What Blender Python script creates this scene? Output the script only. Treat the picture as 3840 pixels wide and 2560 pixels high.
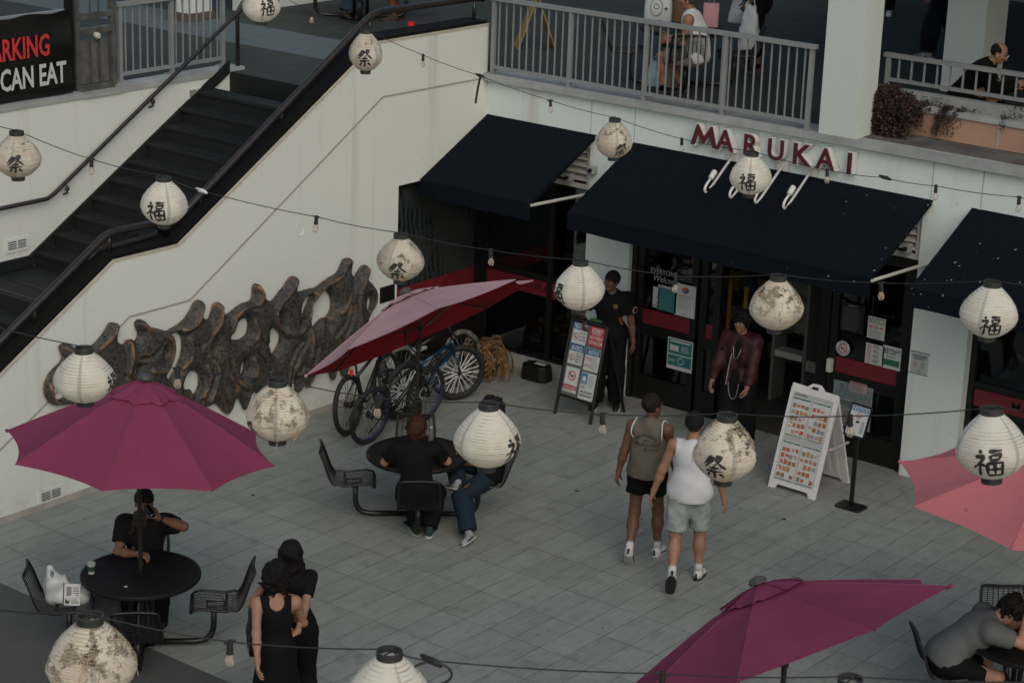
import bpy, math, random
import numpy as np
from mathutils import Vector, Matrix
R = math.radians
SC = bpy.context.scene
for o in list(bpy.data.objects): bpy.data.objects.remove(o)
# ---------------------------------------------------------------- camera
CAM_H = 8.78
FPX = 8024.1                       # focal length in pixels of a 3840 px wide frame
def _rx(a): c, s = math.cos(a), math.sin(a); return np.array([[1, 0, 0], [0, c, -s], [0, s, c]])
def _rz(a): c, s = math.cos(a), math.sin(a); return np.array([[c, -s, 0], [s, c, 0], [0, 0, 1]])
CM = _rz(R(37.887)) @ _rx(math.pi / 2 - R(17.4695)) @ _rz(R(2.0126))
cam = bpy.data.cameras.new('camera')
cam.sensor_width = 36.0
cam.lens = FPX / 3840 * 36
cam.clip_start = 0.5
cam.clip_end = 500
co = bpy.data.objects.new('camera', cam)
SC.collection.objects.link(co)
mw = Matrix.Identity(4)
for i in range(3):
    for j in range(3): mw[i][j] = CM[i, j]
mw[2][3] = CAM_H
co.matrix_world = mw
SC.camera = co
cam.dof.use_dof = True
cam.dof.focus_distance = 22.0
cam.dof.aperture_fstop = 8.0
def ray(sx, sy): return CM @ np.array([(sx - 1920) / FPX, -(sy - 1280) / FPX, -1.0])
def gz(sx, sy, z=0.0):
    r = ray(sx, sy); t = (z - CAM_H) / r[2]; return np.array([r[0] * t, r[1] * t, z])
def at_dist(sx, sy, dist):
    r = ray(sx, sy); r = r / np.linalg.norm(r); return np.array([0, 0, CAM_H]) + r * dist
def on_x(sx, sy, x):
    r = ray(sx, sy); return np.array([0, 0, CAM_H]) + r * (x / r[0])
def on_y(sx, sy, y):
    r = ray(sx, sy); return np.array([0, 0, CAM_H]) + r * (y / r[1])
# ---------------------------------------------------------------- light
SUN_EL, SUN_AZ = 40.0, 128.0        # azimuth measured from +Y towards +X
w = bpy.data.worlds.new('World'); SC.world = w; w.use_nodes = True
nt = w.node_tree; nt.nodes.clear()
sky = nt.nodes.new('ShaderNodeTexSky'); sky.sky_type = 'NISHITA'; sky.sun_disc = False
sky.sun_elevation = R(SUN_EL); sky.sun_rotation = R(SUN_AZ)
sky.air_density = 1.2; sky.dust_density = 3.0
bg = nt.nodes.new('ShaderNodeBackground'); bg.inputs[1].default_value = 0.12
wo = nt.nodes.new('ShaderNodeOutputWorld')
nt.links.new(sky.outputs[0], bg.inputs[0]); nt.links.new(bg.outputs[0], wo.inputs[0])
sl = bpy.data.lights.new('sun', 'SUN'); sl.energy = 0.7; sl.angle = R(60); sl.color = (1.0, 0.95, 0.86)
so = bpy.data.objects.new('sun', sl); SC.collection.objects.link(so)
az, el = R(SUN_AZ), R(SUN_EL)
so.rotation_euler = Vector((math.sin(az) * math.cos(el), math.cos(az) * math.cos(el), math.sin(el))).to_track_quat('Z', 'Y').to_euler()
SC.view_settings.view_transform = 'Standard'; SC.view_settings.look = 'None'
SC.view_settings.exposure = -0.05; SC.view_settings.gamma = 1.0
SC.cycles.max_bounces = 7; SC.cycles.transparent_max_bounces = 12
SC.cycles.caustics_reflective = False; SC.cycles.caustics_refractive = False
# ---------------------------------------------------------------- mesh helpers
def U(v):
    v = np.array(v, float); n = np.linalg.norm(v); return v / n if n > 1e-12 else v
V3 = lambda *a: np.array(a, float)
class MB:
    def __init__(s): s.v = []; s.f = []
    def add(s, vs, fs):
        o = len(s.v); s.v += [tuple(float(c) for c in p) for p in vs]; s.f += [tuple(i + o for i in f) for f in fs]; return s
    def box(s, lo, hi):
        x0, y0, z0 = lo; x1, y1, z1 = hi
        return s.add([(x0, y0, z0), (x1, y0, z0), (x1, y1, z0), (x0, y1, z0), (x0, y0, z1), (x1, y0, z1), (x1, y1, z1), (x0, y1, z1)],
                     [(3, 2, 1, 0), (4, 5, 6, 7), (0, 1, 5, 4), (1, 2, 6, 5), (2, 3, 7, 6), (3, 0, 4, 7)])
    def bar(s, a, b, w, h, up=(0, 0, 1)):
        a = V3(*a); b = V3(*b); d = U(b - a); u = np.array(up, float)
        sd = U(np.cross(d, u)); 
        if np.linalg.norm(np.cross(d, u)) < 1e-6: sd = V3(1, 0, 0)
        uu = np.cross(sd, d); vs = []
        for p in (a, b):
            for i, j in ((-1, -1), (1, -1), (1, 1), (-1, 1)): vs.append(p + sd * i * w / 2 + uu * j * h / 2)
        return s.add(vs, [(3, 2, 1, 0), (4, 5, 6, 7), (0, 1, 5, 4), (1, 2, 6, 5), (2, 3, 7, 6), (3, 0, 4, 7)])
    def tube(s, pts, r, n=8, caps=True, closed=False):
        pts = [V3(*p) for p in pts]; N = len(pts); rs = r if hasattr(r, '__len__') else [r] * N
        T = []
        for i in range(N):
            if closed: T.append(U(pts[(i + 1) % N] - pts[i - 1]))
            else: T.append(U(pts[min(i + 1, N - 1)] - pts[max(i - 1, 0)]))
        u = np.cross(T[0], V3(0, 0, 1))
        if np.linalg.norm(u) < .05: u = np.cross(T[0], V3(1, 0, 0))
        u = U(u); vs = []
        for i in range(N):
            u = U(u - T[i] * np.dot(u, T[i])); v = np.cross(T[i], u)
            for k in range(n):
                a = 2 * math.pi * k / n; vs.append(pts[i] + rs[i] * (math.cos(a) * u + math.sin(a) * v))
        fs = []
        for i in range(N if closed else N - 1):
            j = (i + 1) % N
            for k in range(n): fs.append((i * n + k, i * n + (k + 1) % n, j * n + (k + 1) % n, j * n + k))
        if caps and not closed: fs += [tuple(range(n))[::-1], tuple((N - 1) * n + k for k in range(n))]
        return s.add(vs, fs)
    def lathe(s, prof, n=24, c=(0, 0, 0), axis=None, caps=True):
        # prof: (radius, height) pairs along axis
        ax = U(axis) if axis is not None else V3(0, 0, 1); u = np.cross(ax, V3(0, 1, 0))
        if np.linalg.norm(u) < .05: u = np.cross(ax, V3(1, 0, 0))
        u = U(u); v = np.cross(ax, u); c = V3(*c); vs = []
        for r, h in prof:
            for k in range(n):
                a = 2 * math.pi * k / n; vs.append(c + ax * h + r * (math.cos(a) * u + math.sin(a) * v))
        fs = []
        for i in range(len(prof) - 1):
            for k in range(n): fs.append((i * n + k, i * n + (k + 1) % n, (i + 1) * n + (k + 1) % n, (i + 1) * n + k))
        if caps: fs += [tuple(range(n))[::-1], tuple((len(prof) - 1) * n + k for k in range(n))]
        return s.add(vs, fs)
    def prism(s, poly, a, b, f):
        # poly: 2D points, f(u, v, w) -> 3D, w from a to b
        n = len(poly); vs = [f(u, v, a) for u, v in poly] + [f(u, v, b) for u, v in poly]
        return s.add(vs, [tuple(range(n))[::-1], tuple(range(n, 2 * n))] + [(i, (i + 1) % n, n + (i + 1) % n, n + i) for i in range(n)])
    def sphere(s, c, r, n=12, m=8):
        r = r if hasattr(r, '__len__') else (r, r, r); vs = [(c[0], c[1], c[2] - r[2])]
        for i in range(1, m):
            a = math.pi * i / m - math.pi / 2
            for k in range(n):
                b = 2 * math.pi * k / n; vs.append((c[0] + r[0] * math.cos(a) * math.cos(b), c[1] + r[1] * math.cos(a) * math.sin(b), c[2] + r[2] * math.sin(a)))
        vs.append((c[0], c[1], c[2] + r[2])); fs = [(0, 1 + (k + 1) % n, 1 + k) for k in range(n)]
        for i in range(m - 2):
            for k in range(n):
                q = 1 + i * n; fs.append((q + k, q + (k + 1) % n, q + n + (k + 1) % n, q + n + k))
        q = 1 + (m - 2) * n; fs += [(q + k, q + (k + 1) % n, len(vs) - 1) for k in range(n)]
        return s.add(vs, fs)
    def xf(s, M):
        A = np.array(M, float); P = np.array(s.v) @ A[:3, :3].T + A[:3, 3]; s.v = [tuple(p) for p in P]; return s
def new_obj(name, mesh, m=None, parent=None, smooth=False):
    o = bpy.data.objects.new(name, mesh); SC.collection.objects.link(o)
    if m is not None: mesh.materials.append(m)
    if parent is not None: o.parent = parent
    if smooth:
        mesh.polygons.foreach_set('use_smooth', [True] * len(mesh.polygons))
    return o
def obj(name, mb, m, parent=None, smooth=False, bevel=0.0):
    me = bpy.data.meshes.new(name); me.from_pydata(mb.v, [], mb.f); me.update()
    o = new_obj(name, me, m, parent, smooth)
    if smooth and smooth != 'all':
        md = me.attributes.new('sharp_edge', 'BOOLEAN', 'EDGE') if 'sharp_edge' not in me.attributes else me.attributes['sharp_edge']
        _sharp(me, 0.6)
    if bevel:
        b = o.modifiers.new('bevel', 'BEVEL'); b.width = bevel; b.segments = 2; b.limit_method = 'ANGLE'
    return o
def _sharp(me, ang):
    nE = len(me.edges); ek = {}
    no = [p.normal for p in me.polygons]
    for p in me.polygons:
        for k in p.edge_keys: ek.setdefault(k, []).append(p.index)
    at = me.attributes['sharp_edge']; vals = [False] * nE
    for e in me.edges:
        fs = ek.get(tuple(sorted(e.vertices)), [])
        if len(fs) == 2 and no[fs[0]].dot(no[fs[1]]) < math.cos(ang): vals[e.index] = True
    at.data.foreach_set('value', vals)
def thing(name, label, cat, loc=(0, 0, 0), group=None, rz=0.0):
    o = bpy.data.objects.new(name, None); SC.collection.objects.link(o); o.location = loc; o.rotation_euler = (0, 0, rz)
    o.empty_display_size = .1
    return tag(o, label, cat, group)
def tag(o, label, cat, group=None):
    o['label'] = label; o['category'] = cat
    if group: o['group'] = group
    return o
def struct(o): o['kind'] = 'structure'; return o
def copy_tree(o, parent=None):
    c = o.copy(); SC.collection.objects.link(c); c.parent = parent
    for ch in list(o.children): copy_tree(ch, c)
    return c
# ---------------------------------------------------------------- materials
def mat(name, col, rough=.6, metal=0., spec=.5, noise=0., nscale=8., col2=None, bump=0., bscale=60., trans=0., alpha=1., coat=0.):
    m = bpy.data.materials.new(name); m.use_nodes = True; t = m.node_tree; n = t.nodes; l = t.links
    b = n['Principled BSDF']; b.inputs['Roughness'].default_value = rough; b.inputs['Metallic'].default_value = metal
    b.inputs['Specular IOR Level'].default_value = spec; b.inputs['Base Color'].default_value = (*col, 1)
    if coat: b.inputs['Coat Weight'].default_value = coat
    if trans: b.inputs['Transmission Weight'].default_value = trans
    if alpha < 1: b.inputs['Alpha'].default_value = alpha
    g = n.new('ShaderNodeTexCoord')
    if noise or col2:
        tx = n.new('ShaderNodeTexNoise'); tx.inputs['Scale'].default_value = nscale; tx.inputs['Detail'].default_value = 6; tx.inputs['Roughness'].default_value = .65
        l.new(g.outputs['Object'], tx.inputs['Vector'])
        mx = n.new('ShaderNodeMix'); mx.data_type = 'RGBA'
        c2 = col2 if col2 else tuple(c * (1 - noise) for c in col)
        mx.inputs[6].default_value = (*col, 1); mx.inputs[7].default_value = (*c2, 1)
        rp = n.new('ShaderNodeMapRange'); rp.inputs[1].default_value = .35; rp.inputs[2].default_value = .68
        l.new(tx.outputs[0], rp.inputs[0]); l.new(rp.outputs[0], mx.inputs[0]); l.new(mx.outputs[2], b.inputs['Base Color'])
    if bump:
        tb = n.new('ShaderNodeTexNoise'); tb.inputs['Scale'].default_value = bscale; tb.inputs['Detail'].default_value = 3
        l.new(g.outputs['Object'], tb.inputs['Vector'])
        bp = n.new('ShaderNodeBump'); bp.inputs['Strength'].default_value = 1.0; bp.inputs['Distance'].default_value = bump
        l.new(tb.outputs[0], bp.inputs['Height']); l.new(bp.outputs[0], b.inputs['Normal'])
    return m
class NT:
    """tiny node-graph helper"""
    def __init__(s, name):
        s.m = bpy.data.materials.new(name); s.m.use_nodes = True; s.t = s.m.node_tree; s.n = s.t.nodes; s.l = s.t.links; s.b = s.n['Principled BSDF']
        s.b.inputs['Roughness'].default_value = .7
    def math(s, op, a, b=None, c=None, clamp=False):
        k = s.n.new('ShaderNodeMath'); k.operation = op; k.use_clamp = clamp
        for i, x in enumerate((a, b, c)):
            if x is None: continue
            if isinstance(x, (int, float)): k.inputs[i].default_value = x
            else: s.l.new(x, k.inputs[i])
        return k.outputs[0]
    def pos(s):
        g = s.n.new('ShaderNodeNewGeometry'); x = s.n.new('ShaderNodeSeparateXYZ'); s.l.new(g.outputs['Position'], x.inputs[0]); return g.outputs['Position'], x.outputs[0], x.outputs[1], x.outputs[2]
    def comb(s, x, y, z):
        k = s.n.new('ShaderNodeCombineXYZ')
        for i, v in enumerate((x, y, z)):
            if isinstance(v, (int, float)): k.inputs[i].default_value = v
            else: s.l.new(v, k.inputs[i])
        return k.outputs[0]
    def noise(s, vec, scale, detail=5, rough=.6):
        k = s.n.new('ShaderNodeTexNoise'); k.inputs['Scale'].default_value = scale; k.inputs['Detail'].default_value = detail; k.inputs['Roughness'].default_value = rough
        if vec is not None: s.l.new(vec, k.inputs['Vector'])
        return k.outputs[0]
    def white(s, vec):
        k = s.n.new('ShaderNodeTexWhiteNoise'); s.l.new(vec, k.inputs['Vector']); return k.outputs[0]
    def mix(s, f, a, b):
        k = s.n.new('ShaderNodeMix'); k.data_type = 'RGBA'
        if isinstance(f, (int, float)): k.inputs[0].default_value = f
        else: s.l.new(f, k.inputs[0])
        for i, v in ((6, a), (7, b)):
            if isinstance(v, tuple): k.inputs[i].default_value = (*v, 1)
            else: s.l.new(v, k.inputs[i])
        return k.outputs[2]
    def rng(s, v, a, b, c=0., d=1.):
        k = s.n.new('ShaderNodeMapRange'); s.l.new(v, k.inputs[0])
        for i, x in enumerate((a, b, c, d)): k.inputs[i + 1].default_value = x
        return k.outputs[0]
    def bump(s, h, dist):
        k = s.n.new('ShaderNodeBump'); k.inputs['Distance'].default_value = dist; s.l.new(h, k.inputs['Height']); s.l.new(k.outputs[0], s.b.inputs['Normal'])
    def base(s, c): s.l.new(c, s.b.inputs['Base Color'])
def tile_mat(name, c1, c2, joint, band=None, dark_y=None, dark=None, x0=-10.990, dx=.3051, y0=12.245, dy=.615):
    q = NT(name); P, x, y, z = q.pos()
    u = q.math('DIVIDE', q.math('SUBTRACT', x, x0), dx); v = q.math('DIVIDE', q.math('SUBTRACT', y, y0), dy)
    fu = q.math('FRACT', u); fv = q.math('FRACT', v)
    du = q.math('MULTIPLY', q.math('MINIMUM', fu, q.math('SUBTRACT', 1., fu)), dx)
    dv = q.math('MULTIPLY', q.math('MINIMUM', fv, q.math('SUBTRACT', 1., fv)), dy)
    d = q.math('MINIMUM', du, dv)
    cell = q.comb(q.math('FLOOR', u), q.math('FLOOR', v), 0.)
    rnd = q.white(cell)
    off = q.math('MULTIPLY', rnd, 37.)
    grain = q.noise(q.comb(q.math('MULTIPLY', q.math('ADD', x, off), 34.), q.math('MULTIPLY', q.math('ADD', y, off), 2.6), 0.), 1.0, 6, .65)
    big = q.noise(P, .9, 4, .6)
    blot = q.noise(P, 5., 5, .6)
    f = q.math('ADD', q.math('MULTIPLY', q.rng(grain, .3, .7), .65), q.math('ADD', q.math('MULTIPLY', rnd, .22), q.math('MULTIPLY', q.rng(big, .3, .7), .28)), None, True)
    c = q.mix(f, c1, c2)
    dirt = q.mix(q.rng(blot, .52, .8, 0., .35), c, (c[0] if 0 else .5 * c1[0], .47 * c1[1], .45 * c1[2]))
    c = dirt
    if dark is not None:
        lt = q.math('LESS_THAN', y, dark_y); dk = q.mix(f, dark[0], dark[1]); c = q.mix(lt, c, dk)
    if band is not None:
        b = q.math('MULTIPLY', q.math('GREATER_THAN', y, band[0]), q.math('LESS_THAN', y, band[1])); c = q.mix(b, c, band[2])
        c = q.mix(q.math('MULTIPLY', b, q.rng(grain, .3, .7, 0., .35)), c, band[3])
    c = q.mix(q.rng(q.noise(P, 130., 2, .7), .3, .7, 0., .30), c, tuple(v * .6 for v in c1))
    jn = q.noise(P, 3.0, 3, .7)
    jm = q.math('MULTIPLY', q.rng(d, .0022, .0048, 1., 0.), q.rng(jn, .3, .6, .35, 1.))
    c = q.mix(jm, c, joint)
    spots = q.noise(P, 21., 2, .5)
    c = q.mix(q.rng(q.noise(P, 2.2, 3), .60, .72, 0., .30), c, (.42 * c1[0], .40 * c1[1], .36 * c1[2]))
    c = q.mix(q.rng(spots, .715, .73, 0., .8), c, (.03, .028, .026))
    q.base(c); q.l.new(q.rng(grain, .2, .8, .55, .75), q.b.inputs['Roughness']); q.b.inputs['Specular IOR Level'].default_value = .3 if band is None else .06
    q.bump(q.math('SUBTRACT', q.math('MULTIPLY', grain, .25), jm), .0015)
    return q.m
def stucco(name, col, stain=(.30, .26, .21), amount=.5, top=None):
    q = NT(name); P, x, y, z = q.pos()
    n1 = q.noise(P, .7, 5, .65); n2 = q.noise(P, 90., 3, .6)
    drip = q.noise(q.comb(q.math('MULTIPLY', x, 3.2), q.math('MULTIPLY', y, 3.2), q.math('MULTIPLY', z, .18)), 1., 5, .6)
    sp = q.noise(P, 14., 3, .6)
    c = q.mix(q.rng(n1, .35, .75, 0., .22), col, tuple(v * .86 for v in col))
    c = q.mix(q.rng(drip, .56, .80, 0., amount), c, stain)
    c = q.mix(q.rng(sp, .70, .76, 0., .35), c, (.2, .18, .16))
    c = q.mix(q.rng(q.noise(P, 75., 3, .75), .30, .70, 0., .16), c, tuple(v * .62 for v in col))
    low = q.math('MULTIPLY', q.rng(z, .0, .30, .45, 0.), q.rng(q.noise(P, 5., 4), .4, .65))
    c = q.mix(low, c, (.22, .19, .16))
    q.base(c); q.b.inputs['Roughness'].default_value = .85; q.bump(n2, .0040); return q.m
M = {}
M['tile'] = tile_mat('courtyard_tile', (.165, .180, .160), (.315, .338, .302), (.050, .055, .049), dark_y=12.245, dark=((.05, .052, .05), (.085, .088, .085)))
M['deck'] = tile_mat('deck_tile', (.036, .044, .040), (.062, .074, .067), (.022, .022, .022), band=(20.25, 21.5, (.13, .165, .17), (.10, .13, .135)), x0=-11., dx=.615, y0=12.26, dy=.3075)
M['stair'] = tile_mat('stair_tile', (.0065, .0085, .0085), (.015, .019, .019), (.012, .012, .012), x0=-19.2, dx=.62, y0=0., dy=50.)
M['wall'] = stucco('white_stucco', (.66, .70, .64))
M['facade'] = stucco('facade_stucco', (.65, .73, .69), (.34, .24, .14), .4)
M['column'] = stucco('column_stucco', (.56, .62, .58), amount=.12)
M['coping'] = mat('grey_coping', (.36, .38, .37), .7, noise=.3, nscale=3., bump=.001)
M['rail'] = mat('grey_rail_paint', (.235, .25, .245), .5, noise=.15, nscale=5.)
M['black'] = mat('black_paint', (.0065, .0065, .0065), .38, noise=.3, nscale=6.)
M['cap'] = mat('black_cap', (.006, .006, .0055), .8, spec=.15, noise=.4, nscale=4.)
M['trim'] = mat('cream_trim', (.50, .46, .36), .7, noise=.2)
M['navy'] = None
M['pipe'] = mat('black_pipe', (.016, .015, .014), .30, noise=.4, nscale=3., col2=(.03, .022, .016))
M['white'] = mat('white_plastic', (.62, .62, .60), .45, noise=.12, nscale=14.)
M['cream'] = mat('cream_metal', (.52, .52, .47), .4)
M['frame'] = mat('dark_frame', (.008, .008, .008), .4, spec=.35)
M['red'] = mat('red_band', (.16, .016, .022), .4, noise=.2, nscale=3.)
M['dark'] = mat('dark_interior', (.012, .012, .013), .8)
def glass_mat():
    m = bpy.data.materials.new('window_glass'); m.use_nodes = True; n = m.node_tree.nodes; l = m.node_tree.links; n.clear()
    o = n.new('ShaderNodeOutputMaterial'); tr = n.new('ShaderNodeBsdfTransparent'); tr.inputs[0].default_value = (.62, .66, .66, 1)
    gl = n.new('ShaderNodeBsdfGlossy'); gl.inputs['Roughness'].default_value = .03; gl.inputs[0].default_value = (.8, .85, .9, 1)
    fr = n.new('ShaderNodeFresnel'); fr.inputs[0].default_value = 1.5; mx = n.new('ShaderNodeMixShader')
    l.new(fr.outputs[0], mx.inputs[0]); l.new(tr.outputs[0], mx.inputs[1]); l.new(gl.outputs[0], mx.inputs[2]); l.new(mx.outputs[0], o.inputs[0]); return m
M['glass'] = glass_mat()
# ================================================================ setting
FX, FY = -17.02, 21.17          # side wall plane, shop front plane
DZ = 3.83                       # upper deck level
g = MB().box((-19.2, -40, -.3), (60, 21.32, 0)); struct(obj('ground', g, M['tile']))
g = MB().box((-60, 21.32, -.3), (60, 45, -.001)); struct(obj('shop_floor', g, mat('shop_floor', (.06, .06, .058), .45, noise=.3)))
dk = MB().box((-60, 21.51, DZ - .25), (30, 60, DZ)).box((-60, 18.74, DZ - .25), (-17.36, 21.51, DZ)).box((-60, -10, DZ - .25), (-19.46, 18.74, DZ))
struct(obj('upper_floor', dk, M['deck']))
# stairs
st = MB()
N = 11; ry = (18.74 - 15.55) / N; rz = (DZ - 1.93) / N
def tread(y0, y1, z): st.box((-19.2, y0, z - .22), (-17.36, y1, z)); st.box((-19.2, y0 - .025, z - .035), (-17.36, y0, z + .001))
for i in range(N - 1): tread(15.55 + ry * i, 15.55 + ry * (i + 1), 1.93 + rz * (i + 1))
st.box((-19.2, 18.72, DZ - .24), (-17.36, 18.739, DZ - .002))
st.box((-19.2, 14.55, 1.6), (-17.36, 15.55, 1.93))
for i in range(9): tread(14.55 - ry * (i + 1), 14.55 - ry * i, 1.93 - rz * (i + 1))
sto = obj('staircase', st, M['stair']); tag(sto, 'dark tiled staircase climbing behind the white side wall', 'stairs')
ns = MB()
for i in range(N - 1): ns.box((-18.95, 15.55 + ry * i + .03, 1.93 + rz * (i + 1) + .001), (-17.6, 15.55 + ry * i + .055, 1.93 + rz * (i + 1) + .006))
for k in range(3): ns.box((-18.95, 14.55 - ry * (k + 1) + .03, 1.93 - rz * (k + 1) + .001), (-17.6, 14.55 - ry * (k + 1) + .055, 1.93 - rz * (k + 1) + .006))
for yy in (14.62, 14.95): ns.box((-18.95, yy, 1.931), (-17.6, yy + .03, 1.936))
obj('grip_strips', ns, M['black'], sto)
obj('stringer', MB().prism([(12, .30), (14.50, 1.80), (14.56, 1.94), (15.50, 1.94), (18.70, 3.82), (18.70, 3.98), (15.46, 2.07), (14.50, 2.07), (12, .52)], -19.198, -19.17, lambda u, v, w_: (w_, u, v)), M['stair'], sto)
# ---- side wall with sculpture
sw = thing('side_wall', 'white stucco wall with zigzag top carrying the bronze relief', 'wall')
poly = [(2, 0), (19.48, 0), (19.48, 2.615), (21.168, 2.615), (21.168, 4.44), (19.05, 4.44), (15.80, 2.545), (14.86, 2.545), (13.647, 1.83), (11.65, .65), (2, .65)]
obj('wall_body', MB().prism(poly, FX - .34, FX, lambda u, v, w_: (w_, u, v)), M['wall'], sw)
edge = [(21.168, 4.44), (19.05, 4.44), (15.80, 2.545), (14.86, 2.545), (13.647, 1.83), (11.65, .65), (2, .65)]
def strip(x0, x1, h0, h1, line=edge):
    m_ = MB()
    for (a, b), (c_, d) in zip(line[:-1], line[1:]):
        m_.add([(x0, a, b + h0), (x1, a, b + h0), (x1, c_, d + h0), (x0, c_, d + h0), (x0, a, b + h1), (x1, a, b + h1), (x1, c_, d + h1), (x0, c_, d + h1)],
               [(0, 1, 2, 3), (7, 6, 5, 4), (0, 4, 5, 1), (2, 6, 7, 3), (0, 3, 7, 4), (1, 5, 6, 2)])
    return m_
obj('trim', strip(FX - .028, FX + .008, -.01, .014), M['trim'], sw)
obj('cap', strip(FX - .36, FX - .030, -.01, .05), M['cap'], sw)
rv = [(21.16, 3.76), (19.16, 3.77), (15.95, 1.878), (15.055, 1.878), (13.8, 1.13), (11.6, -.1)]
gm = MB()
for (a, b), (c_, d) in zip(rv[:-1], rv[1:]):
    gm.bar((FX + .0, a, b), (FX + .0, c_, d), .024, .006, up=(1, 0, 0))
obj('reveal_line', gm, mat('reveal_shadow', (.33, .31, .28), .8), sw)
obj('base_strip', MB().box((FX, 2, .0), (FX + .02, 19.46, .07)), mat('base_strip', (.40, .38, .33), .8, noise=.3, nscale=4), sw)
def vent(x, y0, y1, z0, z1, par, nx):
    v = obj('vent', MB().box((x, y0, z0), (x + .012 * nx, y1, z1)), M['wall'], par)
    s = MB(); ym = (y0 + y1) / 2
    for k in range(4):
        zz = z0 + (z1 - z0) * (.25 + .16 * k)
        s.box((x + .012 * nx, y0 + .04, zz), (x + .015 * nx, ym - .012, zz + .012)).box((x + .012 * nx, ym + .012, zz), (x + .015 * nx, y1 - .04, zz + .012))
    obj('slots', s, mat('slot_dark', (.05, .05, .05), .8), v)
vent(FX, 13.718, 14.055, .06, .21, sw, 1)
obj('wall_ring', MB().lathe([(.075, 0), (.08, .008), (.07, .008), (.068, 0)], 32, on_x(1125, 861, FX), axis=(1, 0, 0), caps=False), M['wall'], sw)
# ---- back retaining wall of the stairs
bw = thing('retaining_wall', 'white stucco wall behind the staircase under the grey fence', 'wall')
obj('wall_body', MB().prism([(2, 0), (15.5, 0), (15.95, 1.9), (18.735, 3.5), (18.9, 3.80), (2, 3.80)], -19.46, -19.2, lambda u, v, w_: (w_, u, v)), M['wall'], bw)
obj('coping', MB().box((-19.46, 2, 3.80), (-19.185, 16.35, 3.87)).box((-19.46, 16.95, 3.80), (-19.185, 18.97, 3.87)).box((-19.46, 16.35, 3.80), (-19.17, 16.95, 3.84)), M['coping'], bw)
vent(-19.2, 17.985, 18.308, 3.57, 3.70, bw, 1)
vent(-19.2, 15.124, 15.463, 2.15, 2.31, bw, 1)
# ---- shop building
sb = thing('shop_building', 'white stucco shop front under the upper deck, with dark doors and windows', 'building')
obj('fascia', MB().box((FX - .3, FY, 3.12), (2, FY + .34, 3.74)), M['facade'], sb)
obj('coping', MB().box((FX + .002, FY - .09, 3.74), (2, FY + .34, 3.83)), M['coping'], sb)
for x in (-15.35, -14.69, -10.64, -10.03, -8.0): obj('panel_joint', MB().box((x - .006, FY - .003, 3.30), (x + .006, FY, 3.735)), mat('joint_grey', (.38, .38, .37), .8), sb)
for x0, x1 in ((-15.345, -14.675), (-10.72, -10.03), (-5.4, -4.7)):
    obj('pillar', MB().box((x0, FY - .0, 0), (x1, FY + .33, 3.12)), M['facade'], sb)
obj('corner_post', MB().box((-17.30, 21.25, .15), (-17.12, 21.43, 3.12)), M['frame'], sb)
obj('curb', MB().box((-17.18, 21.19, 0), (-15.35, 21.42, .14)).box((-17.30, 19.49, 0), (-17.08, 21.19, .14)), mat('curb_paint', (.40, .40, .37), .8, noise=.35, nscale=5), sb)
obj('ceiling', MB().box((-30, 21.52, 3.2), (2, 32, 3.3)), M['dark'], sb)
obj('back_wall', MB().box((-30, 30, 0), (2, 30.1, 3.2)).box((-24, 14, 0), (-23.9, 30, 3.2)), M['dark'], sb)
obj('opening_lining', MB().box((-18.6, 19.30, 0), (-17.37, 19.45, 3.2)).box((-18.6, 19.45, 2.9), (-17.1, 21.4, 3.2)), M['frame'], sb)
# windows
def window(x0, x1, z0, z1, zs=(), par=sb, y=21.30, xs=(), fw=.07, top=None):
    wn = thing('w', '', ''); bpy.data.objects.remove(wn)
    f_ = MB(); D_ = .08
    for zz in (z0, *zs, z1): f_.box((x0, y, zz - fw / 2), (x1, y + D_, zz + fw / 2))
    for xx in (x0 + fw / 2, *xs, x1 - fw / 2): f_.box((xx - fw / 2, y - .003, z0), (xx + fw / 2, y + D_ + .003, z1))
    fr = obj('window_frame', f_, M['frame'], par)
    obj('glass', MB().box((x0 + .01, y + .035, z0), (x1 - .01, y + .043, z1)), M['glass'], fr)
    return fr
wf = window(-17.12, -15.345, .14, 2.56, (1.25, ), xs=(-16.0,))
obj('red_band', MB().box((-17.12, 21.320, 1.0), (-15.42, 21.333, 1.20)), M['red'], wf)
# side window with the wave mural
f_ = MB()
for zz in (.17, 2.56): f_.box((-17.25, 19.48, zz - .035), (-17.17, 21.27, zz + .035))
for yy in (19.52,): f_.box((-17.253, yy - .035, .14), (-17.167, yy + .035, 2.6))
sf = obj('window_frame', f_, M['frame'], sb)
q = NT('wave_mural'); P, x, y, z = q.pos()
vv = q.n.new('ShaderNodeTexVoronoi'); vv.feature = 'DISTANCE_TO_EDGE'; vv.inputs['Scale'].default_value = 3.2; q.l.new(P, vv.inputs['Vector'])
wv = q.n.new('ShaderNodeTexWave'); wv.wave_type = 'RINGS'; wv.rings_direction = 'X'; wv.inputs['Scale'].default_value = 3.4; wv.inputs['Distortion'].default_value = 9.; wv.inputs['Detail'].default_value = 3; q.l.new(P, wv.inputs['Vector'])
nz = q.noise(P, 1.7, 3)
cc = q.mix(q.math('MULTIPLY', q.rng(wv.outputs[1], .45, .6), q.rng(nz, .45, .55)), (.030, .036, .034), (.006, .010, .013))
q.base(cc); q.b.inputs['Roughness'].default_value = .35
obj('mural_panel', MB().box((-17.23, 19.50, 1.2), (-17.22, 21.25, 2.58)), q.m, sf)
obj('red_band', MB().box((-17.232, 19.50, .98), (-17.216, 21.25, 1.20)), M['red'], sf)
obj('lower_panel', MB().box((-17.23, 19.50, .15), (-17.22, 21.25, .98)), M['frame'], sf)
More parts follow.
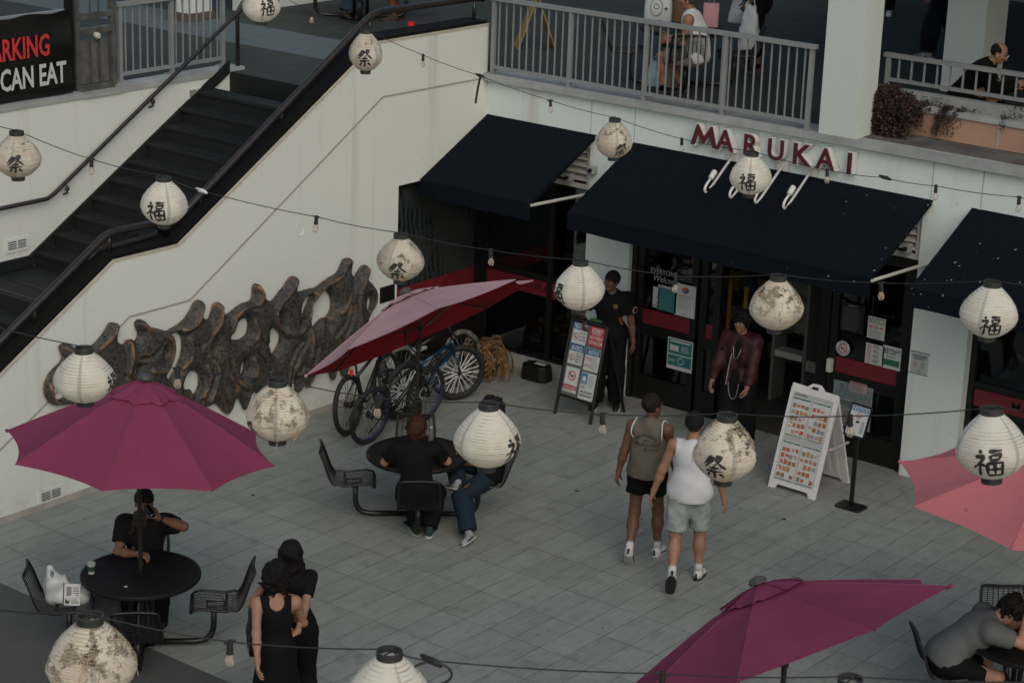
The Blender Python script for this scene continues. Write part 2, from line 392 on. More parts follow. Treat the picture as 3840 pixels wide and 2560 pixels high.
# right window
wf2 = window(-10.03, -5.4, .05, 2.56, (1.25,), xs=(-8.4, -6.9))
obj('red_band', MB().box((-9.95, 21.320, 1.0), (-5.4, 21.333, 1.20)), M['red'], wf2)
# louvres over the openings
for x0, x1 in ((-17.0, -15.345), (-14.675, -10.72), (-10.03, -5.4)):
    lv = MB().box((x0, 21.22, 2.56), (x1, 21.26, 2.62)).box((x0, 21.22, 3.07), (x1, 21.26, 3.12)).box((x1 - .07, 21.217, 2.62), (x1, 21.263, 3.07))
    for k in range(5):
        zz = 2.66 + .09 * k
        lv.add([(x0, 21.22, zz), (x1 - .07, 21.22, zz), (x1 - .07, 21.29, zz + .05), (x0, 21.29, zz + .05), (x0, 21.22, zz + .012), (x1 - .07, 21.22, zz + .012), (x1 - .07, 21.29, zz + .062), (x0, 21.29, zz + .062)],
               [(3, 2, 1, 0), (4, 5, 6, 7), (0, 1, 5, 4), (1, 2, 6, 5), (2, 3, 7, 6), (3, 0, 4, 7)])
    lo = obj('louvre', lv, M['cream'], sb); obj('louvre_backing', MB().box((x0, 21.30, 2.56), (x1, 21.31, 3.12)), M['dark'], sb)
# doors
def door(name, x0, x1, par, xs=(), band=True):
    f_ = MB(); y = 21.27
    f_.box((x0, y, 0), (x1, y + .07, .32)); f_.box((x0, y, .86), (x1, y + .07, 1.0)); f_.box((x0, y, 2.42), (x1, y + .07, 2.56))
    for a in (x0, x1 - .09, *xs): f_.box((a, y - .004, 0), (a + .09, y + .074, 2.56))
    d = obj(name, f_, M['frame'], par)
    obj('glass', MB().box((x0 + .02, y + .03, .3), (x1 - .02, y + .038, 2.45)), M['glass'], d)
    if band: obj('red_band', MB().box((x0 + .09, y + .015, 1.0), (x1 - .09, y + .026, 1.19)), M['red'], d)
    return d
dl = door('door', -14.60, -13.70, sb)
dl2 = door('door', -13.65, -13.36, sb)
dr = door('door', -11.82, -10.82, sb)
obj('door_handle', MB().box((-11.80, 21.20, 1.00), (-11.74, 21.26, 1.16)), M['cream'], dr)
for a_, b_, c_, d_ in ((-14.675, 21.24, -14.603, 21.40), (-10.817, 21.24, -10.722, 21.40), (-11.98, 21.27, -11.84, 21.36)): obj('door_frame', MB().box((a_, b_, 0), (c_, d_, 2.56)), M['frame'], sb)
# upper columns
def column(x0, x1, y0, y1, label, z1=9.):
    c_ = obj('column', MB().box((x0, y0, DZ + .001), (x1, y1, z1)), M['column']); tag(c_, label, 'column', 'square white columns on the upper deck'); return c_
column(-12.085, -11.6, 21.09, 21.50, 'nearest square white column rising from the deck edge beside the red vine')
column(-12.36, -11.82, 24.56, 25.15, 'square white column behind the bald man at the low railing')
column(-11.1, -10.6, 29.2, 29.8, 'distant square white column at the top right corner')
# planter
pl = thing('planter', 'long terracotta coloured planter with white rim right of the column', 'planter')
obj('trough', MB().box((-12.35, 21.80, 3.84), (2, 21.84, 4.115)).box((-12.35, 21.84, 3.84), (2, 22.28, 3.9)), mat('terracotta', (.42, .255, .175), .8, noise=.18, nscale=2., bump=.001), pl)
obj('rim', MB().box((-12.35, 21.775, 4.115), (2, 21.90, 4.175)), M['coping'], pl)
obj('joint', MB().box((-10.22, 21.795, 3.84), (-10.20, 21.80, 4.115)), M['coping'], pl)
obj('soil', MB().box((-12.35, 21.90, 3.9), (2, 22.28, 4.09)), mat('soil', (.02, .018, .012), .95, noise=.6, nscale=12, bump=.02, bscale=20), pl)
cb = obj('deck_curb', MB().box((-12.0, 22.29, DZ), (2, 22.42, 4.225)), M['coping']); tag(cb, 'white curb carrying the low railing behind the planter', 'curb')
obj('ledge', MB().box((-11.59, 21.26, 3.832), (2, 21.80, 3.84)), mat('ledge_grey', (.13, .12, .11), .9, noise=.6, nscale=3), sb)  # mottled dark grey ledge surface between coping and planter
# distant upper buildings
fb = thing('arcade_building', 'dim shop fronts of the upper level across the deck', 'building')
obj('wall', MB().box((-40, 33, DZ), (-5, 33.3, 9)), mat('far_wall', (.05, .055, .06), .6, noise=.4, nscale=1.), fb)
obj('ceiling', MB().box((-14.5, 21.09, 7.2), (2, 45, 7.5)), M['column'], fb)
sl_ = MB().box((-40, 32.8, DZ), (-5, 33, DZ + .25)); obj('plinth', sl_, mat('far_plinth', (.22, .24, .24), .7, noise=.3), fb)
for k in range(6): obj('shop_window', MB().box((-30 + k * 4, 32.9, DZ + .4), (-27 + k * 4, 32.99, DZ + 2.6)), M['frame'], fb)
fb2 = thing('corner_building', 'white wall and dark glass of the upper corner building', 'building')
obj('wall', MB().box((-22.7, 22.2, DZ), (-22.45, 25, 7.0)).box((-22.55, 20.95, DZ + .12), (-22.3, 21.4, 7)), M['wall'], fb2)
obj('plinth', MB().box((-22.72, 20.9, DZ), (-22.27, 21.42, DZ + .12)), mat('dirty_plinth', (.12, .1, .08), .9, noise=.5), fb2)
obj('glass_front', MB().box((-26.6, 10, DZ), (-26.5, 20.3, 7)), mat('dark_glass_front', (.02, .025, .028), .12, noise=.5, nscale=2), fb2)
# ================================================================ railings
def railing(name, label, line, ztop, posts, step=.11, bal=.016, zb=None, m=None, group=None, wtop=.075, htop=.05):
    """line: (a, b) horizontal ends at base height; posts: fractions"""
    a, b = V3(*line[0]), V3(*line[1]); d = U(b - a); L = np.linalg.norm(b - a); zb = a[2] if zb is None else zb
    m = m or M['rail']; r = thing(name, label, 'railing', tuple(a), group)
    la = V3(0, 0, 0)
    def P(t, z): return d * t + V3(0, 0, z - a[2])
    obj('top_rail', MB().bar(P(-.03, ztop), P(L + .03, ztop), wtop, htop), m, r)
    obj('bottom_rail', MB().bar(P(0, zb + .09), P(L, zb + .09), .045, .04), m, r)
    pts = [p * L for p in posts]
    for t in pts: obj('post', MB().bar(P(t, zb), P(t, ztop - htop / 2 - .001), .05, .05, up=tuple(d)).bar(P(t - .08, zb + .006), P(t + .08, zb + .006), .1, .012), m, r)
    n = int(L / step)
    for k in range(1, n):
        t = L * k / n
        if min(abs(t - p) for p in pts) < .045: continue
        obj('baluster', MB().bar(P(t, zb + .11), P(t, ztop - htop / 2 - .001), bal, bal, up=tuple(d)), m, r)
    return r
railing('deck_railing', 'long grey metal railing on the deck edge above the awnings', ((-16.93, 21.13, DZ), (-12.24, 21.13, DZ)), 4.79, (0.005, .2645, .507, .748, .995))
railing('deck_railing', 'short grey railing on the curb behind the planter', ((-11.97, 22.36, 4.225), (-7.0, 22.36, 4.225)), 4.60, (0.005, .37, .74), step=.163, bal=.02, zb=4.225)
railing('deck_railing', 'grey metal railing at the head of the stairs on the left', ((-19.42, 17.09, 3.87), (-19.42, 18.84, 3.87)), 4.80, (0.015, .49, .985))
railing('deck_railing', 'grey railing behind the black banner at the far left', ((-19.42, 12.5, 3.87), (-19.42, 16.32, 3.87)), 4.80, (0.01, .33, .66, .99))
gp = thing('gate_post', 'weathered steel gate box between banner and grey railing', 'gate post', (-19.36, 16.40, 3.84))
steel = mat('weathered_steel', (.15, .155, .14), .45, metal=.4, noise=.6, nscale=5., bump=.001)
fr_ = MB()
for yy in (0, .55): fr_.box((-.04, yy - .03, 0), (.03, yy + .03, 2.2))
for zz in (.03, .71, .89, 1.2): fr_.box((-.035, .03, zz - .035), (.025, .52, zz + .035))
obj('frame', fr_, steel, gp)
obj('panel', MB().box((-.03, .06, .08), (-.018, .50, .60)), mat('mottled_panel', (.13, .13, .115), .5, noise=.5, nscale=9.), gp)
for yy in (.2, .33): obj('baluster', MB().box((.005, yy, .06), (.018, yy + .014, 1.9)), steel, gp)
obj('lock', MB().lathe([(.03, 0), (.036, .03), (.036, .06), (.028, .07)], 16, (.02, .27, .66), axis=(1, 0, -.2)), M['cream'], gp)
obj('dark_side', MB().box((-.05, -.13, 0), (.01, -.045, 1.1)), M['frame'], gp)
# ---- text helper
_tc = {}
def text_mesh(body, size=1., ex=0., bold=0., shear=0., align='LEFT', sx=1., res=2, off_y=0.):
    c = bpy.data.curves.new('t', 'FONT'); c.body = body; c.size = size; c.extrude = ex; c.offset = bold * size; c.shear = shear; c.align_x = align; c.resolution_u = res
    o = bpy.data.objects.new('t', c); SC.collection.objects.link(o)
    me = bpy.data.meshes.new_from_object(o.evaluated_get(bpy.context.evaluated_depsgraph_get()))
    v = [(p.co.x * sx, p.co.y, p.co.z) for p in me.vertices]; f = [tuple(p.vertices) for p in me.polygons]
    bpy.data.objects.remove(o); bpy.data.curves.remove(c); bpy.data.meshes.remove(me)
    return v, f
def place2d(vs, o, ux, uy, un=None):
    o = V3(*o); ux = U(ux); uy = U(uy); un = np.cross(ux, uy) if un is None else un
    return [o + ux * p[0] + uy * p[1] + un * p[2] for p in vs]
def letter(name, body, m, par, o, ux, uy, size, ex=.001, **k):
    v, f = text_mesh(body, size, ex, **k); mb = MB(); mb.add(place2d(v, o, ux, uy), f); return obj(name, mb, m, par)
red_l = mat('letter_red', (.50, .035, .035), .5); wht_l = mat('letter_white', (.50, .53, .52), .5)
inkm = mat('ink', (.015, .015, .015), .6); papm = mat('paper', (.50, .52, .50), .6, noise=.1, nscale=10.)
bluem = mat('sign_blue', (.02, .09, .20), .45); cyan = mat('sign_cyan', (.02, .17, .28), .45); sred = mat('sign_red', (.36, .03, .04), .45)
teal = mat('sign_teal', (.02, .14, .14), .5); greenm = mat('sign_green', (.03, .12, .06), .5)
# banner
bn = thing('banner', 'black vinyl banner with red and white capitals tied to the railing', 'banner')
bv = []; bf = []; nb, mbn = 40, 14
for i in range(nb + 1):
    for j in range(mbn + 1):
        y_ = 12.6 + (16.24 - 12.6) * i / nb; z_ = 3.88 + (4.84 - 3.88) * j / mbn - .015 * math.sin(i * .9) * (j / mbn) ** 3 * 1.
        x_ = -19.25 + .012 * math.sin(i * .55 + j * .2) + .02 * math.exp(-((nb - i) / 5.) ** 2) * math.sin(j * .9) - .0
        bv.append((x_, y_, z_))
for i in range(nb):
    for j in range(mbn): a = i * (mbn + 1) + j; bf.append((a, a + mbn + 1, a + mbn + 2, a + 1))
vinyl = mat('black_vinyl', (.010, .010, .009), .33, noise=.3, nscale=2.)
obj('vinyl_sheet', MB().add(bv, bf), vinyl, bn, smooth='all')
v, f = text_mesh('PARKING', .345, .001, bold=.022, sx=.66, align='RIGHT')
obj('lettering', MB().add(place2d(v, (-19.215, 15.89, 4.37), (0, 1, 0), (0, 0, 1)), f), red_l, bn)
v, f = text_mesh('YOU CAN EAT', .345, .001, bold=.022, sx=.66, align='RIGHT')
obj('lettering', MB().add(place2d(v, (-19.215, 16.115, 4.03), (0, 1, 0), (0, 0, 1)), f), wht_l, bn)
# ---- handrails
hr = thing('stair_handrail', 'thick black pipe handrail on the cap of the sculpture wall', 'handrail')
X_ = -17.2
obj('rail_pipe', MB().tube([(X_, 21.25, 4.74), (X_, 21.1, 4.76), (X_, 19.30, 4.77), (X_, 19.16, 4.745), (X_, 19.02, 4.68), (X_, 17.2, 3.55), (X_, 16.54, 3.14), (X_, 15.9, 2.76), (X_ - .06, 15.8, 2.72)], .042, 12), M['pipe'], hr, smooth='all')
obj('rail_pipe', MB().tube([(X_ - .06, 15.85, 2.62), (X_, 15.62, 2.80), (X_, 14.98, 2.81), (X_, 14.86, 2.77), (X_, 13.44, 1.92), (X_, 11.5, .78)], .042, 12), M['pipe'], hr, smooth='all')
obj('rail_pipe', MB().tube([(X_ - .12, 15.9, 2.70), (X_ - .12, 15.7, 2.62), (X_ - .12, 14.9, 2.60), (X_ - .12, 14.75, 2.52)], .028, 10), M['pipe'], hr, smooth='all')
def ez(y):
    for (a, b), (c_, d) in zip(edge[:-1], edge[1:]):
        if c_ <= y <= a: return b + (d - b) * (a - y) / (a - c_ + 1e-9)
    return .65
for yy, zt in ((21.08, 4.76), (19.10, 4.72), (17.6, 3.80), (16.3, 3.0), (14.95, 2.80), (13.9, 2.2), (12.6, 1.4)):
    obj('post', MB().tube([(X_, yy, ez(yy) + .04), (X_, yy, zt)], .024, 8), M['pipe'], hr, smooth='all')
h2 = thing('wall_handrail', 'black pipe handrail fixed along the retaining wall beside the stairs', 'handrail')
X2 = -19.12
obj('rail_pipe', MB().tube([(X2, 12.5, 2.72), (X2, 15.70, 2.72), (X2, 15.80, 2.76), (X2, 17.34, 3.70), (X2, 18.76, 4.55), (X2, 18.9, 4.62), (X2, 19.0, 4.64), (X2, 19.5, 4.65)], .026, 10), M['pipe'], h2, smooth='all')
obj('post', MB().tube([(X2 - .15, 18.93, 3.87), (X2 - .15, 18.93, 4.55), (X2 - .13, 19.0, 4.66), (X2 - .1, 19.1, 4.70), (X2 - .1, 19.5, 4.71)], .026, 10), M['pipe'], h2, smooth='all')
for yy, zz in ((17.36, 3.68), (16.0, 2.83)):
    obj('bracket', MB().tube([(X2, yy, zz), (X2, yy, zz - .09), (-19.19, yy, zz - .12)], .012, 8).sphere((X2, yy, zz - .04), .028), M['pipe'], h2, smooth='all')
# ---- awnings
def navy_mat():
    q = NT('navy_canvas'); P, x, y, z = q.pos()
    c = q.mix(q.rng(q.noise(P, 1.2, 4), .3, .7), (.0024, .0046, .0080), (.0038, .0062, .0105))
    vo = q.n.new('ShaderNodeTexVoronoi'); vo.inputs['Scale'].default_value = 13.; q.l.new(P, vo.inputs['Vector'])
    sz = q.white(vo.outputs['Position']); dens = q.rng(q.math('ADD', q.noise(P, .8, 2), q.math('MULTIPLY', q.math('ADD', x, 12.3), .075)), .47, .68)
    th = q.math('MULTIPLY', q.math('MULTIPLY', q.rng(sz, .35, 1., 0., .19), dens), 1.)
    c = q.mix(q.math('MULTIPLY', q.math('LESS_THAN', vo.outputs['Distance'], th), .75), c, (.28, .30, .30))
    q.base(c); q.b.inputs['Roughness'].default_value = .95; q.b.inputs['Specular IOR Level'].default_value = .12; q.bump(q.noise(P, 160., 2), .0008); return q.m
M['navy'] = navy_mat()
M['spots'] = mat('bird_specks', (.30, .31, .30), .8)
def awning(x0, x1, label, xl=None, xr=None, arms=True):
    aw = thing('awning', label, 'awning', group='navy shop awnings')
    y0, z0, y1, z1, zv = 21.165, 3.29, 19.86, 2.64, 2.43
    n, mm = 24, 10; mb = MB(); th = .012
    rnd = random.Random(int(x0 * 100))
    for s_ in (0, 1):
        vs = []; fs = []
        for i in range(n + 1):
            for j in range(mm + 1):
                t = j / mm; x = x0 + (x1 - x0) * i / n
                sag = -.018 * math.sin(math.pi * t) * abs(math.sin(math.pi * i / n * 3))
                vs.append((x, y0 + (y1 - y0) * t, z0 + (z1 - z0) * t + sag - s_ * th))
        for i in range(n):
            for j in range(mm): a = i * (mm + 1) + j; q_ = (a, a + 1, a + mm + 2, a + mm + 1); fs.append(q_ if s_ else q_[::-1])
        mb.add(vs, fs)
    obj('canvas', mb, M['navy'], aw, smooth='all')
    vs = []; fs = []
    for i in range(n + 1):
        x = x0 + (x1 - x0) * i / n
        for j in range(3):
            vs.append((x, y1 - .002 + .008 * math.sin(i * 1.3) * j / 2, z1 + .0 + (zv - z1) * j / 2 + (.006 * math.sin(i * .8) if j == 2 else 0)))
    for i in range(n):
        for j in range(2): a = i * 3 + j; fs.append((a, a + 1, a + 4, a + 3))
    obj('valance', MB().add(vs, fs), M['navy'], aw, smooth='all')
    obj('front_bar', MB().tube([(x0, y1 + .03, z1 - .02), (x1, y1 + .03, z1 - .02)], .018, 8), M['cream'], aw)
    for xx in (x0 + .02, x1 - .02):
        obj('arm', MB().tube([(xx, FY, 2.55), (xx, y1 + .03, z1 - .03)], .020, 8), M['cream'], aw)
        obj('side_bar', MB().tube([(xx, FY - .02, z0 - .05), (xx, y1 + .03, z1 - .035)], .011, 6), M['navy'], aw)
    for k_ in range(1, int((x1 - x0) / 1.0)):
        xx = x0 + (x1 - x0) * k_ / int((x1 - x0) / 1.0); obj('seam', MB().tube([(xx, y0 + (y1 - y0) * t_ / 8, z0 + (z1 - z0) * t_ / 8 - .018 * math.sin(math.pi * t_ / 8) * abs(math.sin(math.pi * (xx - x0) / (x1 - x0) * 3)) + .001) for t_ in range(9)], .005, 4), M['navy'], aw)
    obj('wall_bar', MB().box((x0, FY - .03, z0 - .04), (x1, FY - .002, z0 - .015)), M['cream'], aw)
    return aw
awning(-17.0, -15.25, 'smallest navy awning, tucked into the corner of the side wall')
awning(-14.69, -10.60, 'wide navy awning under the red shop name')
awning(-10.13, -5.3, 'navy awning at the right edge, thick with pale specks')
# ---- shop name letters
ln = thing('shop_sign', 'row of dark red channel letters spelling the shop name above the awning', 'sign')
redf = mat('sign_face_red', (.085, .006, .012), .35, noise=.2)
HL = .240
cur = -13.865
def glyph(ch, x, size=HL / .70, w=1.):
    v, f = text_mesh(ch, size, .0, bold=.022, sx=w, res=3); return v, f
wid = {'M': .97, 'A': .82, 'R': .8, 'U': .80, 'K': .88, 'I': .9}
xs_ = [(-13.865, 'M'), (-13.50, 'A'), (-13.135, 'R'), (-12.80, 'U'), (-12.46, 'K'), (-12.13, 'A'), (-11.745, 'I')]
for x, ch in xs_:
    sz = HL / .70
    x *= .99433
    for nm, off, ex, yy, mm_ in (('letter_return', .046, .055, -.062, M['white']), ('letter_face', .022, .003, -.122, redf)):
        if ch == 'M':
            g_w = .012 if nm == 'letter_return' else 0.
            pm_ = [(-g_w, -g_w), (.060 + g_w, -g_w), (.108, .135), (.172, .035 - g_w), (.198, .035 - g_w), (.262, .135), (.308 - g_w, -g_w), (.372 + g_w, -g_w), (.300 + g_w * .5, .248 + g_w), (.270 - g_w * .5, .248 + g_w), (.186, .118 + g_w), (.102 + g_w * .5, .248 + g_w), (.074 - g_w * .5, .248 + g_w)]
            obj(nm, MB().prism(pm_, -ex, ex, lambda u, v, w_: (x + u, FY + yy - w_, 3.435 + v)), mm_, ln); continue
        v, f = text_mesh(ch, sz, ex, bold=off, sx=1.02 * wid[ch] / .82, res=3)
        minx = 0
        obj(nm, MB().add(place2d(v, (x, FY + yy, 3.435), (1, 0, 0), (0, 0, 1)), f), mm_, ln)
# ---- gooseneck lamps
for k, x in enumerate((-13.246, -12.90, -12.556, -12.174)):
    g_ = thing('gooseneck_lamp', ['leftmost', 'second', 'third', 'rightmost'][k] + ' of the four white hooked sign lamps over the wide awning', 'lamp', (x, FY, 3.355), 'gooseneck lamps')
    obj('wall_plate', MB().box((-.085, -.04, -.06), (.085, -.001, .06)), M['cream'], g_, bevel=.01)
    pts = [(0, -.03, 0), (0, -.50, -.335), (0, -.535, -.352), (0, -.570, -.345), (0, -.588, -.315), (0, -.580, -.280), (0, -.545, -.245), (0, -.47, -.195)]
    obj('arm', MB().tube(pts, .016, 10), M['white'], g_, smooth='all')
    obj('lamp_head', MB().lathe([(.020, 0), (.034, .01), (.034, .11), (.03, .12)], 16, (0, -.48, -.20), axis=(0, .62, .55)), M['white'], g_, smooth=True)
# wall camera boxes near the louvres
for x, lb in ((-15.25, 'small grey security lamp on the pillar between the two left awnings'), (-15.62, 'small white camera under the left louvre'), (-10.85, 'small white camera in front of the right louvre')):
    c_ = thing('security_camera', lb, 'camera', (x, FY - .04 if x == -15.25 else 21.15, 2.86 if x == -15.25 else 2.70))
    obj('body', MB().box((-.04, -.07, -.05), (.04, .03, .05)), M['coping'], c_, bevel=.008); obj('lens', MB().lathe([(.025, 0), (.025, .03)], 12, (0, -.07, 0), axis=(0, -1, 0)), M['frame'], c_)
    obj('bracket', MB().box((-.02, .03, -.02), (.02, .06, .02)), M['cream'], c_)
# plaque by the sculpture
pq = obj('plaque', MB().box((FX + .001, 19.16, 1.17), (FX + .02, 19.42, 1.37)), mat('bronze_plaque', (.02, .018, .014), .4, metal=.6)); tag(pq, 'small dark bronze plaque on the wall right of the relief', 'plaque')
# ---- relief sculpture: volume from a traced outline
def surface_net(F, lo, h):
    """F: 3-D scalar grid, negative inside; returns verts, quads"""
    nx, ny, nz = F.shape; S = F < 0
    acc = np.zeros((nx - 1, ny - 1, nz - 1, 3), np.float32); cnt = np.zeros((nx - 1, ny - 1, nz - 1), np.float32)
    def sl(d): return tuple(slice(d[i], F.shape[i] - 1 + d[i]) for i in range(3))
    for ax in range(3):
        o1, o2 = [i for i in range(3) if i != ax]
        for a in (0, 1):
            for b in (0, 1):
                c0 = [0, 0, 0]; c0[o1] = a; c0[o2] = b; c1 = list(c0); c1[ax] = 1
                A = F[sl(c0)]; B = F[sl(c1)]; m = (A < 0) != (B < 0)
                if not m.any(): continue
                t = np.where(m, A / np.where(m, A - B, 1), 0)
                cnt += m
                acc[..., ax] += t; acc[..., o1] += m * a; acc[..., o2] += m * b
    has = cnt > 0; idx = -np.ones(has.shape, np.int64); ii = np.argwhere(has); idx[has] = np.arange(len(ii))
    V = (ii + acc[has] / cnt[has][:, None]) * h + np.array(lo)
    Q = []
    for ax in range(3):
        o1, o2 = [(1, 2), (2, 0), (0, 1)][ax]
        s0 = [slice(None)] * 3; s1 = [slice(None)] * 3; s0[ax] = slice(0, -1); s1[ax] = slice(1, None)
        m = (S[tuple(s0)] != S[tuple(s1)])
        e = np.argwhere(m)
        ok = (e[:, o1] > 0) & (e[:, o2] > 0) & (e[:, o1] < F.shape[o1] - 1) & (e[:, o2] < F.shape[o2] - 1); e = e[ok]
        ins = S[tuple(e.T)]
        def g(d1, d2):
            p = e.copy(); p[:, o1] += d1; p[:, o2] += d2; return idx[tuple(p.T)]
        q = np.stack([g(-1, -1), g(0, -1), g(0, 0), g(-1, 0)], 1)
        q[~ins] = q[~ins][:, ::-1]; Q.append(q)
    return V, np.concatenate(Q)
def mesh_np(name, V, Q, smooth=True):
    me = bpy.data.meshes.new(name); me.vertices.add(len(V)); me.vertices.foreach_set('co', np.asarray(V, np.float32).ravel())
    k = Q.shape[1]; me.loops.add(Q.size); me.loops.foreach_set('vertex_index', Q.astype(np.int32).ravel())
    me.polygons.add(len(Q)); me.polygons.foreach_set('loop_start', np.arange(0, Q.size, k, dtype=np.int32)); me.polygons.foreach_set('loop_total', np.full(len(Q), k, np.int32))
    if smooth: me.polygons.foreach_set('use_smooth', np.ones(len(Q), bool))
    me.update(calc_edges=True); me.validate(); return me
def seg_d(py, pz, poly, closed=True):
    d = np.full(py.shape, 1e9, np.float32); n = len(poly)
    for i in range(n if closed else n - 1):
        (a, b), (c_, e) = poly[i], poly[(i + 1) % n]; dx, dz = c_ - a, e - b; L = dx * dx + dz * dz + 1e-12
        t = np.clip(((py - a) * dx + (pz - b) * dz) / L, 0, 1); d = np.minimum(d, np.hypot(py - a - t * dx, pz - b - t * dz))
    return d
def inside(py, pz, poly):
    r = np.zeros(py.shape, bool); n = len(poly)
    for i in range(n):
        (a, b), (c_, e) = poly[i], poly[(i + 1) % n]
        m = ((b > pz) != (e > pz)); xx = (c_ - a) * (pz - b) / ((e - b) if e != b else 1e-9) + a
        r ^= m & (py < xx)
    return r
def smooth_poly(p, k=3):
    p = [np.array(q, float) for q in p]
    for _ in range(k):
        q = []
        for i in range(len(p)): a, b = p[i], p[(i + 1) % len(p)]; q += [a * .75 + b * .25, a * .25 + b * .75]
        p = q
    return [tuple(x) for x in p]
def _A(p): return on_x(150 + p[0] / 2.24, 900 + p[1] / 2.24, FX + .07)[1:]
def _B(p): return on_x(800 + p[0] / 2.24, 900 + p[1] / 2.24, FX + .07)[1:]
def _pl(a, b): return [tuple(_A(p)) for p in a] + [tuple(_B(p)) for p in b]
outA = [(150,1395),(90,1370),(55,1310),(48,1230),(75,1150),(130,1080),(190,1030),(205,980),(178,920),(182,885),(215,868),(265,872),(300,895),(300,935),(330,960),(410,915),(480,870),(540,800),(575,740),(595,700),(620,692),(680,708),(682,725),(665,780),(655,830),(670,865),(710,882),(728,880),(735,850),(760,835),(795,838),(810,860),(835,820),(840,780),(815,730),(815,690),(840,668),(880,672),(915,700),(935,735),(1000,745),(1050,760),(1080,770),(1140,730),(1200,695),(1250,640),(1290,570),(1310,520),(1340,502),(1388,518),(1385,560),(1375,640),(1400,668),(1435,670),(1450,620),(1465,560),(1480,525),(1535,528)]
outB = [(84,560),(92,630),(130,630),(180,590),(240,540),(300,522),(330,510),(345,470),(345,420),(350,380),(375,365),(415,385),(440,430),(445,480),(470,510),(510,520),(560,450),(600,400),(640,340),(660,310),(690,303),(733,325),(712,380),(712,430),(740,438),(800,415),(880,400),(930,355),(1000,310),(1060,275),(1085,215),(1110,160),(1140,150),(1188,165),(1165,240),(1170,290),(1205,315),(1235,260),(1265,215),(1300,210),(1325,240),(1305,290),(1305,330),(1350,370),(1385,420),(1390,500),(1370,560),(1320,640),(1280,760),(1240,880),(1180,980),(1150,1060),(1125,1140),(1100,1155),(1085,1110),(1085,1060),(1050,1060),(1040,1130),(1025,1185),(1005,1180),(990,1130),(985,1090),(940,1110),(870,1130),(845,1190),(810,1250),(795,1240),(800,1180),(805,1145),(770,1220),(735,1285),(705,1290),(700,1240),(705,1170),(690,1140),(670,1180),(665,1250),(600,1260),(560,1240),(480,1200),(400,1300),(370,1285),(350,1270),(330,1290),(310,1350),(290,1430),(270,1435),(250,1370),(205,1310),(190,1350),(170,1420),(150,1478),(100,1450),(60,1400),(20,1370),(-20,1400),(-160,1450),(-360,1400),(-556,1350),(-756,1330),(-836,1330),(-956,1350),(-1076,1380),(-1216,1388)]
holA = [[(135,1300),(138,1240),(175,1190),(215,1230),(225,1300),(165,1335)],[(1125,830),(1150,820),(1185,835),(1198,890),(1185,980),(1150,1060),(1125,1100),(1108,1140),(1085,1110),(1090,1060),(1120,1000),(1135,920),(1128,860)],[(1428,890),(1445,840),(1462,880),(1452,935),(1433,965),(1422,920)],[(1225,1230),(1240,1160),(1275,1120),(1315,1115),(1338,1160),(1335,1230),(1300,1290),(1280,1240),(1255,1250)],[(1048,900),(1060,935),(1050,975)],[(835,1055),(805,1100),(803,1145),(828,1125)]]
holB = [[(172,822),(175,780),(215,710),(265,672),(294,690),(292,760),(270,800),(230,822)],[(238,1135),(238,1080),(250,1030),(268,1022),(272,1060),(262,1110)],[(552,640),(568,650),(574,725),(553,705)],[(505,755),(562,795),(562,850),(535,900),(508,945),(488,890),(494,860),(486,790)],[(755,645),(752,560),(780,505),(825,482),(800,540),(775,600),(766,665)],[(832,640),(850,560),(890,490),(935,460),(972,480),(987,530),(980,590),(950,640),(920,640),(890,675),(850,714),(836,690)],[(943,690),(962,650),(957,725)],[(1298,560),(1300,510),(1315,464),(1334,500),(1330,550),(1312,600)]]
ridg = [_pl([(1350,530),(1320,620),(1280,700),(1200,750)], []), _pl([(1510,545),(1490,670),(1425,780),(1395,880),(1400,960),(1450,1030),(1472,1120),(1440,1230),(1400,1330)], []),
  _pl([], [(1285,240),(1240,340),(1210,430),(1195,540),(1200,650),(1190,760)]), _pl([], [(1145,440),(1100,540),(1040,600)]), _pl([], [(505,620),(515,720),(590,782),(680,782),(750,720),(765,640)]),
  _pl([], [(1115,180),(1060,290),(960,350),(870,430),(810,530),(795,640),(810,720),(800,820),(790,960)]), _pl([], [(690,320),(620,430),(560,500),(520,560)]), _pl([], [(375,390),(390,460),(360,520),(240,560),(160,640),(140,760)]),
  _pl([(620,710),(600,780),(520,860),(440,930),(350,1000)], []), _pl([(850,690),(900,740),(1000,760),(1090,820),(1120,900),(1100,1020),(1040,1090),(920,1090)], []), _pl([(1240,840),(1250,920),(1230,1000),(1180,1060)], []), _pl([(1370,1060),(1395,1130),(1380,1230),(1340,1300)], []),
  _pl([], [(330,690),(345,760),(330,820)]), _pl([], [(310,1000),(335,1060),(320,1120),(290,1150)]), _pl([], [(700,1130),(740,1080),(770,1100),(780,1180)]), _pl([(60,1230),(90,1340),(160,1375)], []), _pl([(745,860),(740,980),(710,1100)], [])]
groo = [_pl([], [(640,1200),(650,1060),(700,950),(760,850),(785,740)]), _pl([], [(600,1180),(610,1040),(660,920),(720,840)]), _pl([], [(1185,330),(1110,540),(1080,700),(1000,800)]), _pl([], [(1150,540),(1130,700),(1080,800)]), _pl([], [(840,900),(830,1000),(800,1090)]),
  _pl([], [(380,830),(420,870),(480,880)]), _pl([], [(350,950),(400,1000),(450,1090)]), _pl([], [(110,1000),(130,1100),(200,1220),(270,1270)]), _pl([(820,985),(900,985),(980,930),(1020,850)], []), _pl([(1290,880),(1330,890),(1350,860)], []), _pl([(1100,780),(1130,810),(1180,800)], []), _pl([(725,890),(700,1000),(690,1150)], []), _pl([(1580,1050),(1570,1150),(1620,1250)], []), _pl([(1500,1250),(1560,1350),(1600,1450)], [])]
oy = smooth_poly(_pl(outA, outB), 1)
ya = np.array([p[0] for p in oy]); za = np.array([p[1] for p in oy]); hs = .0125
